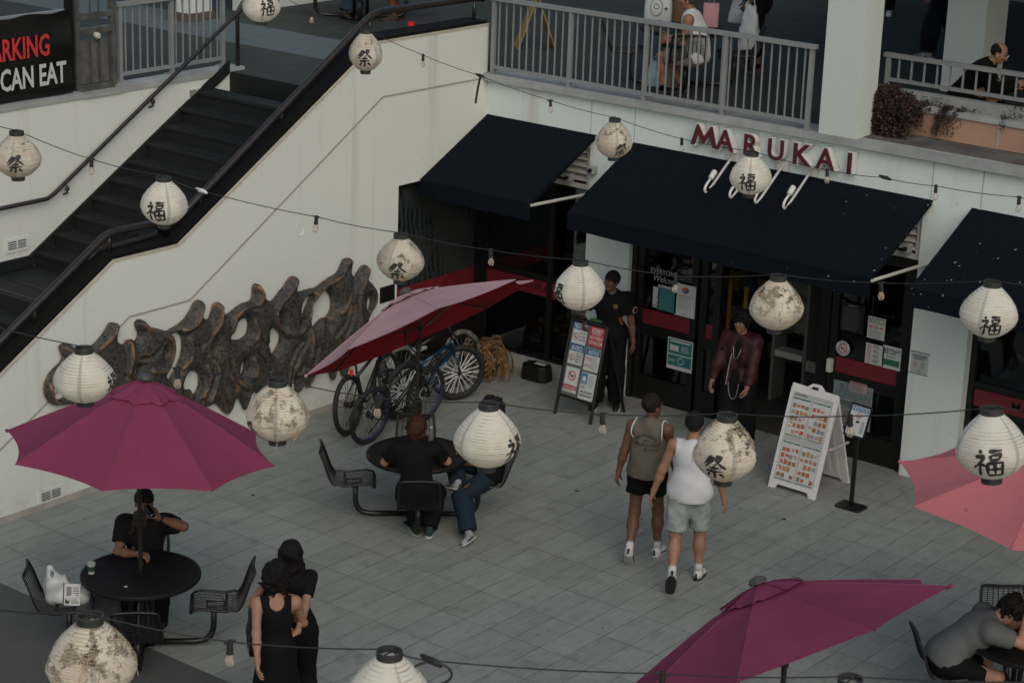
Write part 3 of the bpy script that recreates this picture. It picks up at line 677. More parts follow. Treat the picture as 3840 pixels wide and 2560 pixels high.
gy, gzz = np.meshgrid(np.arange(ya.min() - .06, ya.max() + .06, hs), np.arange(za.min() - .06, za.max() + .06, hs), indexing='ij')
ins = inside(gy, gzz, oy); dd = seg_d(gy, gzz, oy)
for hp in [[tuple(_A(p)) for p in h] for h in holA] + [[tuple(_B(p)) for p in h] for h in holB]:
    ce = np.mean(hp, 0); hp = [tuple(ce + (np.array(p) - ce) * 1.28) for p in hp]; hp = smooth_poly(hp, 1); ins &= ~inside(gy, gzz, hp); dd = np.minimum(dd, seg_d(gy, gzz, hp))
sd = np.where(ins, dd, -dd)
hgt = .125 * np.sqrt(np.clip(1 - (1 - np.clip(sd / .17, 0, 1)) ** 2, 0, 1))
for r_ in ridg: hgt = np.maximum(hgt, hgt * .82 + .055 * np.exp(-(seg_d(gy, gzz, r_, False) / .050) ** 2) * np.clip(sd / .03, 0, 1))
for r_ in groo: hgt = hgt - .040 * np.exp(-(seg_d(gy, gzz, r_, False) / .024) ** 2)
hgt = np.maximum(hgt, .03)
xs3 = np.arange(-.02, .36, .0125)
F3 = np.maximum(np.maximum(xs3[:, None, None] - hgt[None], -xs3[:, None, None]), -sd[None] * .9).astype(np.float32)
V, Q = surface_net(F3, (FX, gy[0, 0], gzz[0, 0]), hs)
q = NT('bronze_patina')
g_ = q.n.new('ShaderNodeNewGeometry'); P = g_.outputs['Position']
n1 = q.noise(P, 2.2, 4); n2 = q.noise(P, 26., 5, .7); n3 = q.noise(P, 5., 4, .6)
c = q.mix(q.rng(n2, .38, .62), (.012, .013, .011), (.080, .078, .066))
c = q.mix(q.math('MULTIPLY', q.rng(n1, .45, .7), .28), c, (.075, .055, .028))
hi = q.math('MULTIPLY', q.rng(g_.outputs['Pointiness'], .505, .56), q.rng(n3, .45, .62))
c = q.mix(hi, c, (.36, .18, .06)); q.base(c); q.b.inputs['Metallic'].default_value = .15
q.l.new(q.rng(hi, 0, 1, .62, .32), q.b.inputs['Roughness']); q.bump(n2, .012)
so_ = new_obj('wall_sculpture', mesh_np('wall_sculpture', V, Q), q.m)
tag(so_, 'large dark bronze relief of flowing fused figures mounted on the white side wall', 'sculpture')
# ================================================================ mesh-seat tables
meshm = mat('black_wire_coat', (.006, .006, .0065), .45, noise=.3, nscale=10.)
topm = mat('black_table_top', (.0065, .0065, .0065), .55, spec=.25, noise=.5, nscale=7., bump=.0006, bscale=400.)
def seat_profile():
    # (radial out, z) from knee edge to back top; radial axis points away from the table
    P = [(-.25, .405), (-.22, .435), (-.15, .447), (-.05, .437), (.05, .425), (.12, .43), (.175, .46), (.215, .53), (.245, .62), (.275, .71), (.31, .79), (.325, .82)]
    P = [np.array(p) for p in P]; out = []
    for i in range(len(P) - 1):
        for k in range(5): out.append(P[i] + (P[i + 1] - P[i]) * k / 5)
    out.append(P[-1]); Q = [out[0]] + [(out[i - 1] + out[i] * 2 + out[i + 1]) / 4 for i in range(1, len(out) - 1)] + [out[-1]]
    return Q
SP = seat_profile()
_pa, _pb = SP[0], SP[-1]
def seat_parts(par, mi):
    W = .215; n = len(SP)
    def Pt(i, u):  # slight dish
        p = SP[i]; t = i / (n - 1); rr = W * (1 - .10 * max(0, (t - .75) / .25))
        return V3(p[0] + .02 * abs(u) ** 2 * (1 if t > .5 else 0), u * rr, p[1] + .02 * abs(u) ** 2 * (1 if t < .5 else 0))
    def c_(P): return mi @ P
    m1 = MB()
    for k in range(9):
        u = -0.94 + 1.88 * k / 8; m1.tube([c_(Pt(i, u)) for i in range(0, n, 2)], .0042, 4, caps=False)
    for i in range(1, n - 1):
        m1.tube([c_(Pt(i, u)) for u in (-.98, -.5, 0, .5, .98)], .0030, 3, caps=False)
    obj('wire_mesh', m1, meshm, par)
    loop = [Pt(0, u) for u in (-.8, 0, .8)] + [Pt(i, 1) for i in range(1, n - 1, 2)] + [Pt(n - 1, u) for u in (.8, 0, -.8)] + [Pt(i, -1) for i in range(n - 2, 0, -2)]
    obj('rim', MB().tube([c_(p) for p in loop], .0125, 8, closed=True), meshm, par, smooth='all')
    obj('seat_strap', MB().box((-.03, -.2, 0), (.03, .2, .0)).tube([c_(Pt(22, u) + V3(0, 0, -.012)) for u in (-.95, -.4, .4, .95)], .011, 6), meshm, par)
def make_table(label, cx, cy, rot, base=0., seats=(0, 90, 180, 270), group='round mesh tables with four fixed seats', shell=True):
    t = thing('picnic_table', label, 'table', (cx, cy, base), group)
    T = MB().lathe([(.50, .700), (.535, .702), (.55, .715), (.552, .735), (.545, .750), (.520, .752), (.505, .742), (.03, .742)], 48)
    obj('table_top', T, topm, t, smooth=True)
    obj('pole_collar', MB().lathe([(.05, .742), (.05, .755), (.032, .76), (.03, .80), (.022, .80)], 20), topm, t, smooth=True)
    for k in range(4):
        a = R(rot + 45 + 90 * k); obj('leg', MB().tube([(.16 * math.cos(a), .16 * math.sin(a), .70), (.13 * math.cos(a), .13 * math.sin(a), .60), (.13 * math.cos(a), .13 * math.sin(a), .06)], .024, 8), meshm, t, smooth='all')
    for s_ in seats:
        a = R(rot + s_); d = V3(math.cos(a), math.sin(a), 0); e = V3(-math.sin(a), math.cos(a), 0)
        pts = [(.08, .055), (.50, .055), (.58, .07), (.63, .11), (.655, .18), (.66, .25), (.66, .405)]
        obj('seat_arm', MB().tube([d * r_ + V3(0, 0, z) for r_, z in pts], .029, 10).box(*[tuple(v) for v in (V3(-.0, -.0, .0), V3(0, 0, 0))]) if 0 else MB().tube([d * r_ + V3(0, 0, z) for r_, z in pts], .029, 10), M['black'], t, smooth='all')
        A = np.stack([d, e, V3(0, 0, 1)], 1)
        class Mi:
            def __matmul__(s, P): return A @ P + d * .70
        st_ = obj('seat', MB().tube([d * .60 + e * -.09 + V3(0, 0, .41), d * .60 + e * .09 + V3(0, 0, .41), d * .76 + e * .09 + V3(0, 0, .41), d * .76 + e * -.09 + V3(0, 0, .41)], .012, 6, closed=True).tube([d * .60 + V3(0, 0, .40), d * .76 + V3(0, 0, .40)], .016, 6), meshm, t)
        seat_parts(st_, Mi())
    return t
T1 = (-13.72, 12.21); T2 = (-13.93, 16.33); T3 = (-6.92, 16.50); T4 = (-14.76, 22.22); T5 = (-20.93, 23.05)
make_table('round black mesh table in the lower left corner, cup and white bag at its seats', *T1, 45)
make_table('round black mesh table in front of the bicycles with two seated people', *T2, 42)
make_table('round black mesh table at the lower right corner, under the pink umbrella', *T3, 40)
make_table('round black mesh table on the upper deck behind the long railing', *T4, 38, DZ)
make_table('round black mesh table on the upper deck at the top of the stairs', *T5, 41, DZ)
make_table('round black mesh table mostly below the bottom frame edge under the magenta umbrella', -7.02, 12.55, 40, 0.)
# ================================================================ patio umbrellas
def canvas(name, c, c_in):
    q = NT(name); P, x, y, z = q.pos(); n = q.noise(P, 2.5, 4); n2 = q.noise(P, 400., 2)
    g = q.n.new('ShaderNodeNewGeometry')
    cc = q.mix(q.rng(n, .35, .7, 0, .25), c, tuple(v * .7 for v in c)); sp = q.noise(P, 11., 2, .4)
    cc = q.mix(q.rng(sp, .74, .77, 0., .4), cc, tuple(v * .35 for v in c))
    q.base(cc); q.b.inputs['Roughness'].default_value = .9; q.b.inputs['Specular IOR Level'].default_value = .2; q.bump(q.noise(P, 3.5, 4), .020)
    tr = q.n.new('ShaderNodeBsdfTranslucent'); q.l.new(cc, tr.inputs[0]) if c_in is None else setattr(tr.inputs[0], 'default_value', (*c_in, 1))
    mx = q.n.new('ShaderNodeMixShader'); mx.inputs[0].default_value = .16; q.l.new(q.b.outputs[0], mx.inputs[1]); q.l.new(tr.outputs[0], mx.inputs[2])
    q.l.new(mx.outputs[0], q.n['Material Output'].inputs[0]); return q.m
cm1 = canvas('magenta_canvas', (.235, .045, .095), (.35, .04, .08)); cm2 = canvas('faded_pink_canvas', (.52, .325, .335), (.5, .12, .12)); cm3 = canvas('coral_pink_canvas', (.50, .165, .175), (.5, .12, .12)); cm2b = canvas('red_underside', (.26, .014, .02), (.42, .03, .04))
um = mat('umbrella_metal', (.030, .026, .022), .35, metal=.3, noise=.3)
def umbrella(label, cm, apex, tilt, Rr, h, sp, base, joint_z, cin=None, ground=0.):
    t = thing('patio_umbrella', label, 'umbrella', (base[0], base[1], ground), 'patio umbrellas at the tables')
    o_ = V3(base[0], base[1], ground)
    nr_ = U((tilt[0], tilt[1], 1.)); u = U(np.cross((0, 1, 0), nr_)); v = np.cross(nr_, u); ap = V3(*apex) - o_
    cor = [ap - h * nr_ + Rr * (math.cos(sp + i * math.pi / 4) * u + math.sin(sp + i * math.pi / 4) * v) for i in range(8)]
    def srf(i, a, t_):  # gore i, a across, t_ down
        A = ap + (cor[i] - ap) * t_ ; B = ap + (cor[(i + 1) % 8] - ap) * t_
        bow = nr_ * (.014 * math.sin(math.pi * t_) + .003 * math.sin(t_ * 17 + i * 2.3) * math.sin(math.pi * a))
        P = A + (B - A) * a; P = P + bow
        s_ = 4 * a * (1 - a)
        P = P - nr_ * .035 * s_ * t_ + (ap - P) * (.055 * s_ * t_ ** 3)
        return P
    n, m_ = 8, 16; mb = MB()
    for i in range(8):
        vs = [srf(i, a / n, .035 + .965 * j / m_) for j in range(m_ + 1) for a in range(n + 1)]
        mb.add(vs, [(j * (n + 1) + a, j * (n + 1) + a + 1, (j + 1) * (n + 1) + a + 1, (j + 1) * (n + 1) + a) for j in range(m_) for a in range(n)])
    cv = obj('canopy', mb, cm, t, smooth='all')
    if cin:
        mb2 = MB(); mb2.v = [tuple(np.array(p) - nr_ * .006) for p in mb.v]; mb2.f = [f[::-1] for f in mb.f]; obj('canopy_lining', mb2, cin, t, smooth='all')
    mv = MB()  # wind vent
    for i in range(8):
        vs = []
        for j in range(7):
            for a in range(7):
                t_ = .03 + .24 * j / 6; P = srf(i, a / 6, t_) + nr_ * (.024 + .007 * math.sin(a * 1.7 + i) * j / 6) * min(1, j / 3 + .3)
                if j == 6: P = P + (ap - P) * (.10 * 4 * (a / 6) * (1 - a / 6)) + nr_ * .006 * math.sin(a * 2.5 + i * 2)
                vs.append(P)
        mv.add(vs, [(j * 7 + a, j * 7 + a + 1, (j + 1) * 7 + a + 1, (j + 1) * 7 + a) for j in range(6) for a in range(6)])
    obj('vent_flap', mv, cm, t, smooth='all')
    seam = mat(cm.name + '_seam', tuple(c * .8 for c in cm.node_tree.nodes['Mix'].inputs[6].default_value[:3]), .9)
    hub = ap - nr_ * (h + .02)
    for i in range(8):
        obj('seam', MB().tube([srf(i, 0, k / 10) + nr_ * .001 for k in range(3, 11)], .0045, 4), seam, t)
        obj('rib', MB().tube([srf(i, 0, .05) - nr_ * .02, srf(i, 0, .5) - nr_ * .02, srf(i, 0, .985) - nr_ * .014], .008, 6), um, t)
        obj('strut', MB().tube([hub, srf(i, 0, .52) - nr_ * .025], .007, 6), um, t)
    obj('rib_tip', MB().sphere(tuple(cor[0]), .018, 8, 6), cm, t)
    obj('finial', MB().lathe([(.0, -.01), (.065, -.01), (.07, .01), (.05, .035), (.0, .045)], 20, ap + nr_ * .012, axis=nr_, caps=False), mat('finial_grey', (.06, .06, .055), .5), t, smooth=True)
    jz = V3(0, 0, joint_z)
    obj('pole', MB().tube([V3(0, 0, .04), jz], .021, 12), um, t, smooth=True)
    obj('pole', MB().tube([jz, jz + (hub - jz) * .2 + V3(0, 0, .03), hub, ap + nr_ * .02], .019, 12), um, t, smooth='all')
    obj('tilt_joint', MB().tube([jz - V3(0, 0, .06), jz + V3(0, 0, .03)], .032, 12).tube([jz + V3(-.04, 0, 0), jz + V3(.04, 0, 0)], .018, 8), um, t, smooth=True)
    ck = obj('crank_box', MB().box((-.04, -.045, 1.20), (.04, .045, 1.36)), um, t, bevel=.012)
    obj('crank_handle', MB().tube([(.0, -.045, 1.28), (.0, -.09, 1.28), (.0, -.09, 1.18), (.0, -.13, 1.18)], .008, 6), um, ck)
    return t
umbrella('large deep magenta patio umbrella standing open and level at the left', cm1, (-13.684, 12.273, 2.61), (.027, .083), 1.235, .647, -2.572, T1, 1.9)
umbrella('tilted umbrella with faded pink top and red underside in front of the bicycles', cm2, (-14.036, 16.211, 2.527), (-.646, -.009), 1.303, .393, 4.069, (-13.93, 16.30), 1.98, cm2b)
umbrella('coral pink umbrella cut off by the right edge', cm3, (-6.923, 16.522, 2.516), (.055, -.003), 1.305, .417, -2.915, T3, 1.9)
umbrella('tilted magenta umbrella at the bottom right, its pole below it', cm1, (-7.353, 12.473, 2.48), (-.591, .026), 1.308, .455, .366, (-7.10, 12.50), 1.95)
# ================================================================ lanterns on strings
def paper_mat(name, c, stain, holes):
    q = NT(name); tc = q.n.new('ShaderNodeTexCoord'); O = tc.outputs['Object']
    sx = q.n.new('ShaderNodeSeparateXYZ'); q.l.new(O, sx.inputs[0])
    oi = q.n.new('ShaderNodeObjectInfo'); rv = q.math('MULTIPLY', oi.outputs['Random'], 17.)
    Ov = q.n.new('ShaderNodeVectorMath'); q.l.new(O, Ov.inputs[0]); cb = q.comb(rv, rv, rv); q.l.new(cb, Ov.inputs[1]); Ov = Ov.outputs[0]
    n1 = q.noise(Ov, 6., 6, .7); n2 = q.noise(Ov, 60., 4, .7); lines = q.math('FRACT', q.math('MULTIPLY', sx.outputs[2], 62.))
    ln_ = q.math('MULTIPLY', q.math('LESS_THAN', lines, .16), q.rng(q.noise(Ov, 9., 3), .42, .6))
    c1 = q.mix(q.rng(n1, .45, .75, 0., stain), c, (.70, .54, .33)); c1 = q.mix(q.rng(n2, .60, .74, 0., .12 * stain + .04), c1, (.40, .31, .21)); c1 = q.mix(q.math('MULTIPLY', ln_, .75), c1, (.20, .14, .08))
    # mended strips run from cap to cap
    ang = q.math('ARCTAN2', sx.outputs[1], sx.outputs[0]); sp_ = q.math('FRACT', q.math('ADD', q.math('MULTIPLY', ang, .5), rv)); st_ = q.math('MULTIPLY', q.math('LESS_THAN', q.math('ABSOLUTE', q.math('SUBTRACT', sp_, .5)), .035), .55)
    c1 = q.mix(st_, c1, (.42, .42, .40))
    q.base(c1); q.b.inputs['Roughness'].default_value = .8
    tr = q.n.new('ShaderNodeBsdfTranslucent'); q.l.new(c1, tr.inputs[0]); m1 = q.n.new('ShaderNodeMixShader'); m1.inputs[0].default_value = .45
    q.l.new(q.b.outputs[0], m1.inputs[1]); q.l.new(tr.outputs[0], m1.inputs[2]); last = m1.outputs[0]
    if holes:
        hz = q.noise(Ov, 9., 5, .75); up = q.rng(sx.outputs[2], -.10, .02, 0., .09)
        hm = q.math('GREATER_THAN', q.math('ADD', hz, up), holes); tb = q.n.new('ShaderNodeBsdfTransparent'); m2 = q.n.new('ShaderNodeMixShader')
        q.l.new(hm, m2.inputs[0]); q.l.new(last, m2.inputs[1]); q.l.new(tb.outputs[0], m2.inputs[2]); last = m2.outputs[0]
    q.bump(n2, .004); q.l.new(last, q.n['Material Output'].inputs[0]); return q.m
pm = {0: paper_mat('lantern_paper', (.94, .91, .80), .25, 0), 1: paper_mat('stained_lantern_paper', (.86, .81, .70), .45, .67), 2: paper_mat('torn_lantern_paper', (.95, .89, .75), .40, .615)}
ringm = mat('lantern_ring', (.035, .037, .034), .5, noise=.4, nscale=20.); cordm = mat('string_cord', (.014, .014, .012), .6); wirem = mat('lantern_wire', (.42, .31, .18), .6); inkb = mat('brush_ink', (.020, .019, .018), .7)
prof = [(-.122, .045), (-.118, .058), (-.105, .088), (-.08, .122), (-.05, .150), (-.02, .162), (.01, .159), (.045, .143), (.08, .115), (.11, .084), (.132, .057), (.142, .046)]
def pr(z):
    for (a, ra), (b, rb) in zip(prof[:-1], prof[1:]):
        if a <= z <= b: return ra + (rb - ra) * (z - a) / (b - a)
    return .045
FU = [[(-.62,.95),(-.42,.78)],[(-.86,.52),(-.30,.60),(-.42,.30),(-.72,-.05),(-.95,-.25)],[(-.52,.25),(-.54,-.35),(-.56,-.95)],[(-.45,.12),(-.22,-.10)],[(.00,.90),(.85,.98)],[(.12,.68),(.14,.36),(.72,.42)],[(.12,.66),(.76,.74),(.70,.42)],[(-.08,.12),(-.04,-.86)],[(-.08,.12),(.92,.22),(.86,-.80)],[(-.04,-.34),(.88,-.26)],[(.40,.16),(.42,-.80)],[(-.04,-.86),(.88,-.80)]]
MA = [[(-.30,.98),(-.55,.60),(-.95,.20)],[(-.45,.80),(-.02,.80),(-.30,.42),(-.85,-.02)],[(-.42,.60),(-.22,.50)],[(-.60,.42),(-.40,.30)],[(.10,.95),(.55,.92),(.35,.55),(-.05,.15)],[(.12,.80),(.45,.40),(.98,.02)],[(-.38,.02),(.42,.06)],[(-.70,-.28),(.72,-.22)],[(.02,-.24),(.02,-.92),(-.16,-.80)],[(-.40,-.46),(-.70,-.86)],[(.40,-.44),(.78,-.82)]]
def brush(strokes, size, az, zc, scl=1., w0=.105, drop=()):
    mb = MB()
    for si, s_ in enumerate(strokes):
        if si in drop: continue
        pts = []
        for (a, b) in zip(s_[:-1], s_[1:]):
            for k in range(6): pts.append((a[0] + (b[0] - a[0]) * k / 6, a[1] + (b[1] - a[1]) * k / 6))
        pts.append(s_[-1]); N_ = len(pts); vs = []
        for i, p in enumerate(pts):
            q0, q1 = pts[max(i - 1, 0)], pts[min(i + 1, N_ - 1)]; dx, dy = q1[0] - q0[0], q1[1] - q0[1]; L = math.hypot(dx, dy) + 1e-9
            t = i / (N_ - 1); w_ = w0 * (.55 + .75 * abs(math.sin(t * 3.1 + si)) ** .7) * (1 - .55 * t ** 4) * (1. if t > .02 else .7)
            for sg in (-1, 1):
                x = (p[0] - sg * dy / L * w_) * size; z = zc + (p[1] + sg * dx / L * w_) * size * .92
                r_ = pr(z) + .0025; a_ = az + x / max(pr(z), .09)
                vs.append((r_ * math.cos(a_), r_ * math.sin(a_), z))
        mb.add(vs, [(2 * i, 2 * i + 1, 2 * i + 3, 2 * i + 2) for i in range(N_ - 1)])
    mb.v = [tuple(c * scl for c in v_) for v_ in mb.v]; return mb
def lantern(label, sx, sy, w_px, dist, glyph_, off, kind, tilt=(0, 0), sq=(1, 1.10), gz_=-.02, gs=.066, seed=0, drop=()):
    """sx, sy: centre in a 3840 wide frame; off: glyph centre angle from the viewing side"""
    c = at_dist(sx, sy, dist); sc_ = (w_px / FPX * dist / 2) / .162
    t = thing('paper_lantern', label, 'lantern', tuple(c), 'round paper lanterns on the strings')
    va = math.atan2(-c[1], -c[0])
    rnd = random.Random(seed); n = 56; zs = np.linspace(-.122, .142, 67)
    ph = [rnd.random() * 6 for _ in range(6)]
    def wob(a, z): return 1 - .035 * abs(math.sin(4 * a + ph[3])) ** 2 * (1 - abs(z - .01) / .15) + (.018 if kind == 0 else .05) * (math.sin(2 * a + ph[0] + z * 9) + .6 * math.sin(5 * a + ph[1] - z * 14)) * (1 - abs(z - .01) / .15)
    vs = []
    for j, z in enumerate(zs):
        for k in range(n):
            a = 2 * math.pi * k / n; r_ = pr(z) * wob(a, z) + (-.0028 if j % 2 else .0) + (0 if kind == 0 else rnd.uniform(-.0012, .0012))
            vs.append((r_ * math.cos(a) * sc_ * sq[0], r_ * math.sin(a) * sc_ * sq[0], z * sc_ * sq[1]))
    fs = []
    for j in range(len(zs) - 1):
        for k in range(n): fs.append((j * n + k, j * n + (k + 1) % n, (j + 1) * n + (k + 1) % n, (j + 1) * n + k))
    body = obj('paper_body', MB().add(vs, fs), pm[kind], t, smooth='all')
    wr = MB()
    for j in range(1, 26 if kind else 1):
        z = -.122 + .264 * j / 26
        wr.tube([(pr(z) * .985 * wob(2 * math.pi * k / 24, z) * math.cos(2 * math.pi * k / 24) * sc_ * sq[0], pr(z) * .985 * wob(2 * math.pi * k / 24, z) * math.sin(2 * math.pi * k / 24) * sc_ * sq[0], (z + .004 * math.sin(3 * k / 24 * 6.28 + ph[2])) * sc_ * sq[1]) for k in range(24)], .0016 * sc_, 3, closed=True)
    if kind: obj('wire_ribs', wr, wirem, t)
    if glyph_ is not None:
        bm_ = brush(glyph_, gs, va + off, gz_, 1., drop=drop); mm = MB(); mm.v = []
        for x, y, z in bm_.v:
            a = math.atan2(y, x); r_ = math.hypot(x, y) * wob(a, z); mm.v.append((r_ * math.cos(a) * sc_ * sq[0], r_ * math.sin(a) * sc_ * sq[0], z * sc_ * sq[1]))
        mm.f = bm_.f; obj('brush_character', mm, inkb, t)
    k = sc_
    obj('top_ring', MB().lathe([(.046 * k, .138 * k * sq[1]), (.050 * k, .138 * k * sq[1]), (.050 * k, .164 * k * sq[1]), (.043 * k, .164 * k * sq[1]), (.043 * k, .140 * k * sq[1])], 28, caps=False), ringm, t, smooth=True)
    obj('bottom_ring', MB().lathe([(.046 * k, -.118 * k * sq[1]), (.046 * k, -.146 * k * sq[1]), (.040 * k, -.146 * k * sq[1]), (.040 * k, -.118 * k * sq[1])], 28, caps=False), ringm, t, smooth=True)
    obj('hanger', MB().tube([(-.043 * k, 0, .158 * k * sq[1]), (-.01 * k, 0, .166 * k * sq[1]), (0, 0, .175 * k * sq[1]), (.01 * k, 0, .166 * k * sq[1]), (.043 * k, 0, .158 * k * sq[1])], .0035 * k, 6).tube([(0, -.043 * k, .156 * k * sq[1]), (0, .043 * k, .156 * k * sq[1])], .003 * k, 6), cordm, t)
    if kind == 2:
        for q_ in range(9):
            a = va + rnd.uniform(-1.4, 1.4); z0 = rnd.uniform(-.03, .13); r0 = pr(z0) * 1.01
            p0 = V3(r0 * math.cos(a), r0 * math.sin(a), z0) * k; pts = [p0]
            for _ in range(4): pts.append(pts[-1] + V3(rnd.uniform(-.02, .02), rnd.uniform(-.02, .02), rnd.uniform(-.035, .012)) * k)
            for p_ in pts[1:]:
                rr = np.hypot(p_[0], p_[1]); lim = max(pr(min(max(p_[2] / k, -.12), .14)), .05) * 1.02 * k
                if rr > 1e-6 and rr < lim: p_[0] *= lim / rr; p_[1] *= lim / rr
            obj('torn_fibre', MB().tube(pts, .0022 * k, 4), wirem, t)
    t.rotation_euler = (R(tilt[0]), R(tilt[1]), 0)
    return c + V3(0, 0, .17 * k * sq[1]), k
D_ = 1.63265
LG = {}
def LN(key, label, x, y, w_, d, g, off, kind, **k): LG[key] = lantern(label, x * D_, y * D_, w_ * D_, d, g, off, kind, seed=len(LG) * 7 + 3, **k)[0]
LN('a0', 'lantern cut by the top edge over the stair rail, bold character', 600, 14, 86, 22.3, FU, .35, 0, gz_=.0)
LN('a1', 'tattered lantern hanging at the bend of the black handrail', 840, 122, 84, 22.3, MA, -.05, 1, sq=(.97, 1.25))
LN('a2', 'stained lantern between the two left awnings', 1410, 323, 88, 21.3, MA, .45, 1, gz_=-.045, gs=.055, sq=(1, 1.16))
LN('a3', 'white lantern in front of the hooked sign lamps', 1724, 404, 99, 19.6, FU, -.15, 0)
LN('b0', 'worn lantern at the far left edge with washed out strokes', 40, 361, 106, 16.9, MA, -.1, 1, gs=.06)
LN('b1', 'lantern over the dark landing of the stairs', 377, 468, 110, 16.6, FU, -.38, 0, sq=(1, 1.12))
LN('b2', 'torn lantern between the bronze relief and the faded umbrella', 920, 597, 111, 16.3, MA, -.15, 1, gz_=-.04, gs=.062)
LN('b3', 'clean lantern in front of the guard, its character turned left', 1331, 662, 118, 15.6, FU, -1.12, 0, sq=(1, 1.10))
LN('b4', 'badly torn lantern in front of the dark doorway', 1783, 702, 122, 15.2, None, 0, 2, sq=(1, 1.16))
LN('b5', 'bright lantern at the right edge over the third awning', 2272, 718, 131, 14.4, FU, .1, 0, gz_=-.035, gs=.06)
LN('c0', 'pale lantern over the magenta umbrella with a half seen character', 194, 868, 142, 12.9, FU, 1.12, 0, gs=.06, sq=(1, 1.0))
LN('c1', 'ragged yellowed lantern above the empty mesh seat', 637, 950, 146, 12.6, MA, -1.15, 2, gs=.05, gz_=-.06, sq=(1, 1.10))
LN('c2', 'big smooth lantern in front of the seated man in jeans', 1120, 1007, 155, 12.2, FU, 1.0, 0, gs=.062)
LN('c3', 'ripped yellow lantern beside the man in the white tank top', 1665, 1036, 152, 12.1, MA, -.3, 2, gz_=-.03, gs=.06, sq=(1, 1.16))
LN('c4', 'large clean lantern at the right edge over the coral umbrella', 2278, 1027, 166, 11.4, FU, -.05, 0, gz_=-.03, tilt=(0, -6))
LN('d0', 'nearest torn lantern in the lower left corner', 210, 1517, 198, 9.8, MA, -.6, 2, sq=(1, 1.10), gz_=-.09, gs=.04)
LN('d1', 'nearest white lantern cut by the bottom edge', 893, 1594, 196, 9.6, None, 0, 0)
LN('d2', 'lantern ring just peeping over the bottom edge', 1945, 1652, 186, 9.6, None, 0, 1)
def bulb(p, k, seed):
    t = thing('string_bulb', '', 'light bulb', tuple(p), 'clear bulbs on the light strings')
    obj('socket', MB().lathe([(.006, .012), (.013, .008), (.015, -.01), (.015, -.045), (.017, -.047), (.017, -.058), (.014, -.060)], 14).tube([(-.03, 0, 0), (.03, 0, 0)], .006, 6), cordm, t, smooth=True)
    b_ = obj('glass_bulb', MB().lathe([(.010, -.058), (.013, -.064), (.021, -.085), (.0225, -.098), (.019, -.112), (.010, -.122), (.0, -.125)], 16, caps=False), bulbm, t, smooth='all')
    obj('filament', MB().tube([(-.004, 0, -.06), (-.006, 0, -.095), (0, 0, -.10), (.006, 0, -.095), (.004, 0, -.06)], .0018, 5), film, t)
    t.scale = (k, k, k); t.rotation_euler = (R((seed * 37) % 9 - 4), R((seed * 53) % 11 - 5), R(seed * 40)); return t
bm_ = bpy.data.materials.new('bulb_glass'); bm_.use_nodes = True; n_ = bm_.node_tree.nodes; l_ = bm_.node_tree.links; n_.clear()
oo = n_.new('ShaderNodeOutputMaterial'); tr_ = n_.new('ShaderNodeBsdfTransparent'); gl_ = n_.new('ShaderNodeBsdfGlossy'); gl_.inputs['Roughness'].default_value = .12; gl_.inputs[0].default_value = (1, .96, .86, 1)
df = n_.new('ShaderNodeBsdfDiffuse'); df.inputs[0].default_value = (.75, .62, .48, 1); lw = n_.new('ShaderNodeLayerWeight'); lw.inputs[0].default_value = .55; mx_ = n_.new('ShaderNodeMixShader'); mx2 = n_.new('ShaderNodeMixShader'); mx2.inputs[0].default_value = .16
l_.new(tr_.outputs[0], mx2.inputs[1]); l_.new(df.outputs[0], mx2.inputs[2]); l_.new(lw.outputs['Facing'], mx_.inputs[0]); l_.new(mx2.outputs[0], mx_.inputs[1]); l_.new(gl_.outputs[0], mx_.inputs[2]); l_.new(mx_.outputs[0], oo.inputs[0])
bulbm = bm_; film = mat('filament_amber', (.55, .25, .06), .4)
def string(label, items, dists):
    """items: (x, y, kind, label) in photo display units; dists: list of (x, distance)"""
    xs = [d[0] for d in dists]; ds = [d[1] for d in dists]; pts = []
    for it in items:
        x, y, kd = it[0], it[1], it[2]
        if kd in LG: p = LG[kd]
        else: p = at_dist(x * D_, y * D_, float(np.interp(x, xs, ds)))
        pts.append((p, it))
    fine = []
    for (a, _), (b, _) in zip(pts[:-1], pts[1:]):
        for k in range(6):
            t = k / 6; q_ = a + (b - a) * t; q_ = q_ - V3(0, 0, .012 * 4 * t * (1 - t)); fine.append(q_)
    fine.append(pts[-1][0])
    s_ = obj('string_cable', MB().tube(fine, .0034, 6), cordm, smooth='all'); tag(s_, label, 'cable', 'light strings across the courtyard')
    for k, (p, it) in enumerate(pts):
        if it[2] == 'bulb': b = bulb(p, 1.0, k); b['label'] = it[3]
        if it[2] == 'joint':
            j = obj('cable_splice', MB().tube([p + V3(-.06, 0, .01), p + V3(-.02, 0, 0), p + V3(.02, 0, 0), p + V3(.06, 0, -.01)], [.008, .017, .017, .008], 8), it[4] if len(it) > 4 else cordm, smooth='all'); tag(j, it[3], 'connector')
    return fine
string('topmost cable, past the handrail bend and along the red shop name', [(560, -20, ''), (600, -22, 'a0'), (716, 26, 'bulb', 'bulb seen against the mesh table at the top of the stairs'), (838, 82, 'a1'), (972, 127, 'bulb', 'bulb against the white wall right of the tattered lantern'), (1103, 174, 'joint', 'black cable splice with a dangling tie near the wall corner'), (1264, 231, 'bulb', 'bulb left of the stained lantern, in front of the fascia'), (1408, 278, 'a2'), (1566, 319, 'bulb', 'bulb just left of the first red letter'), (1722, 359, 'a3'), (1900, 390, 'bulb', 'bulb under the last letters of the shop name'), (2033, 408, 'joint', 'small black splice above the wide awning'), (2150, 427, 'bulb', 'bulb over the right end of the wide awning'), (2341, 453, 'bulb', 'bulb nearest the right edge on the topmost cable'), (2420, 462, '')], [(500, 22.4), (840, 22.3), (1410, 21.3), (1724, 19.6), (2400, 17.5)])
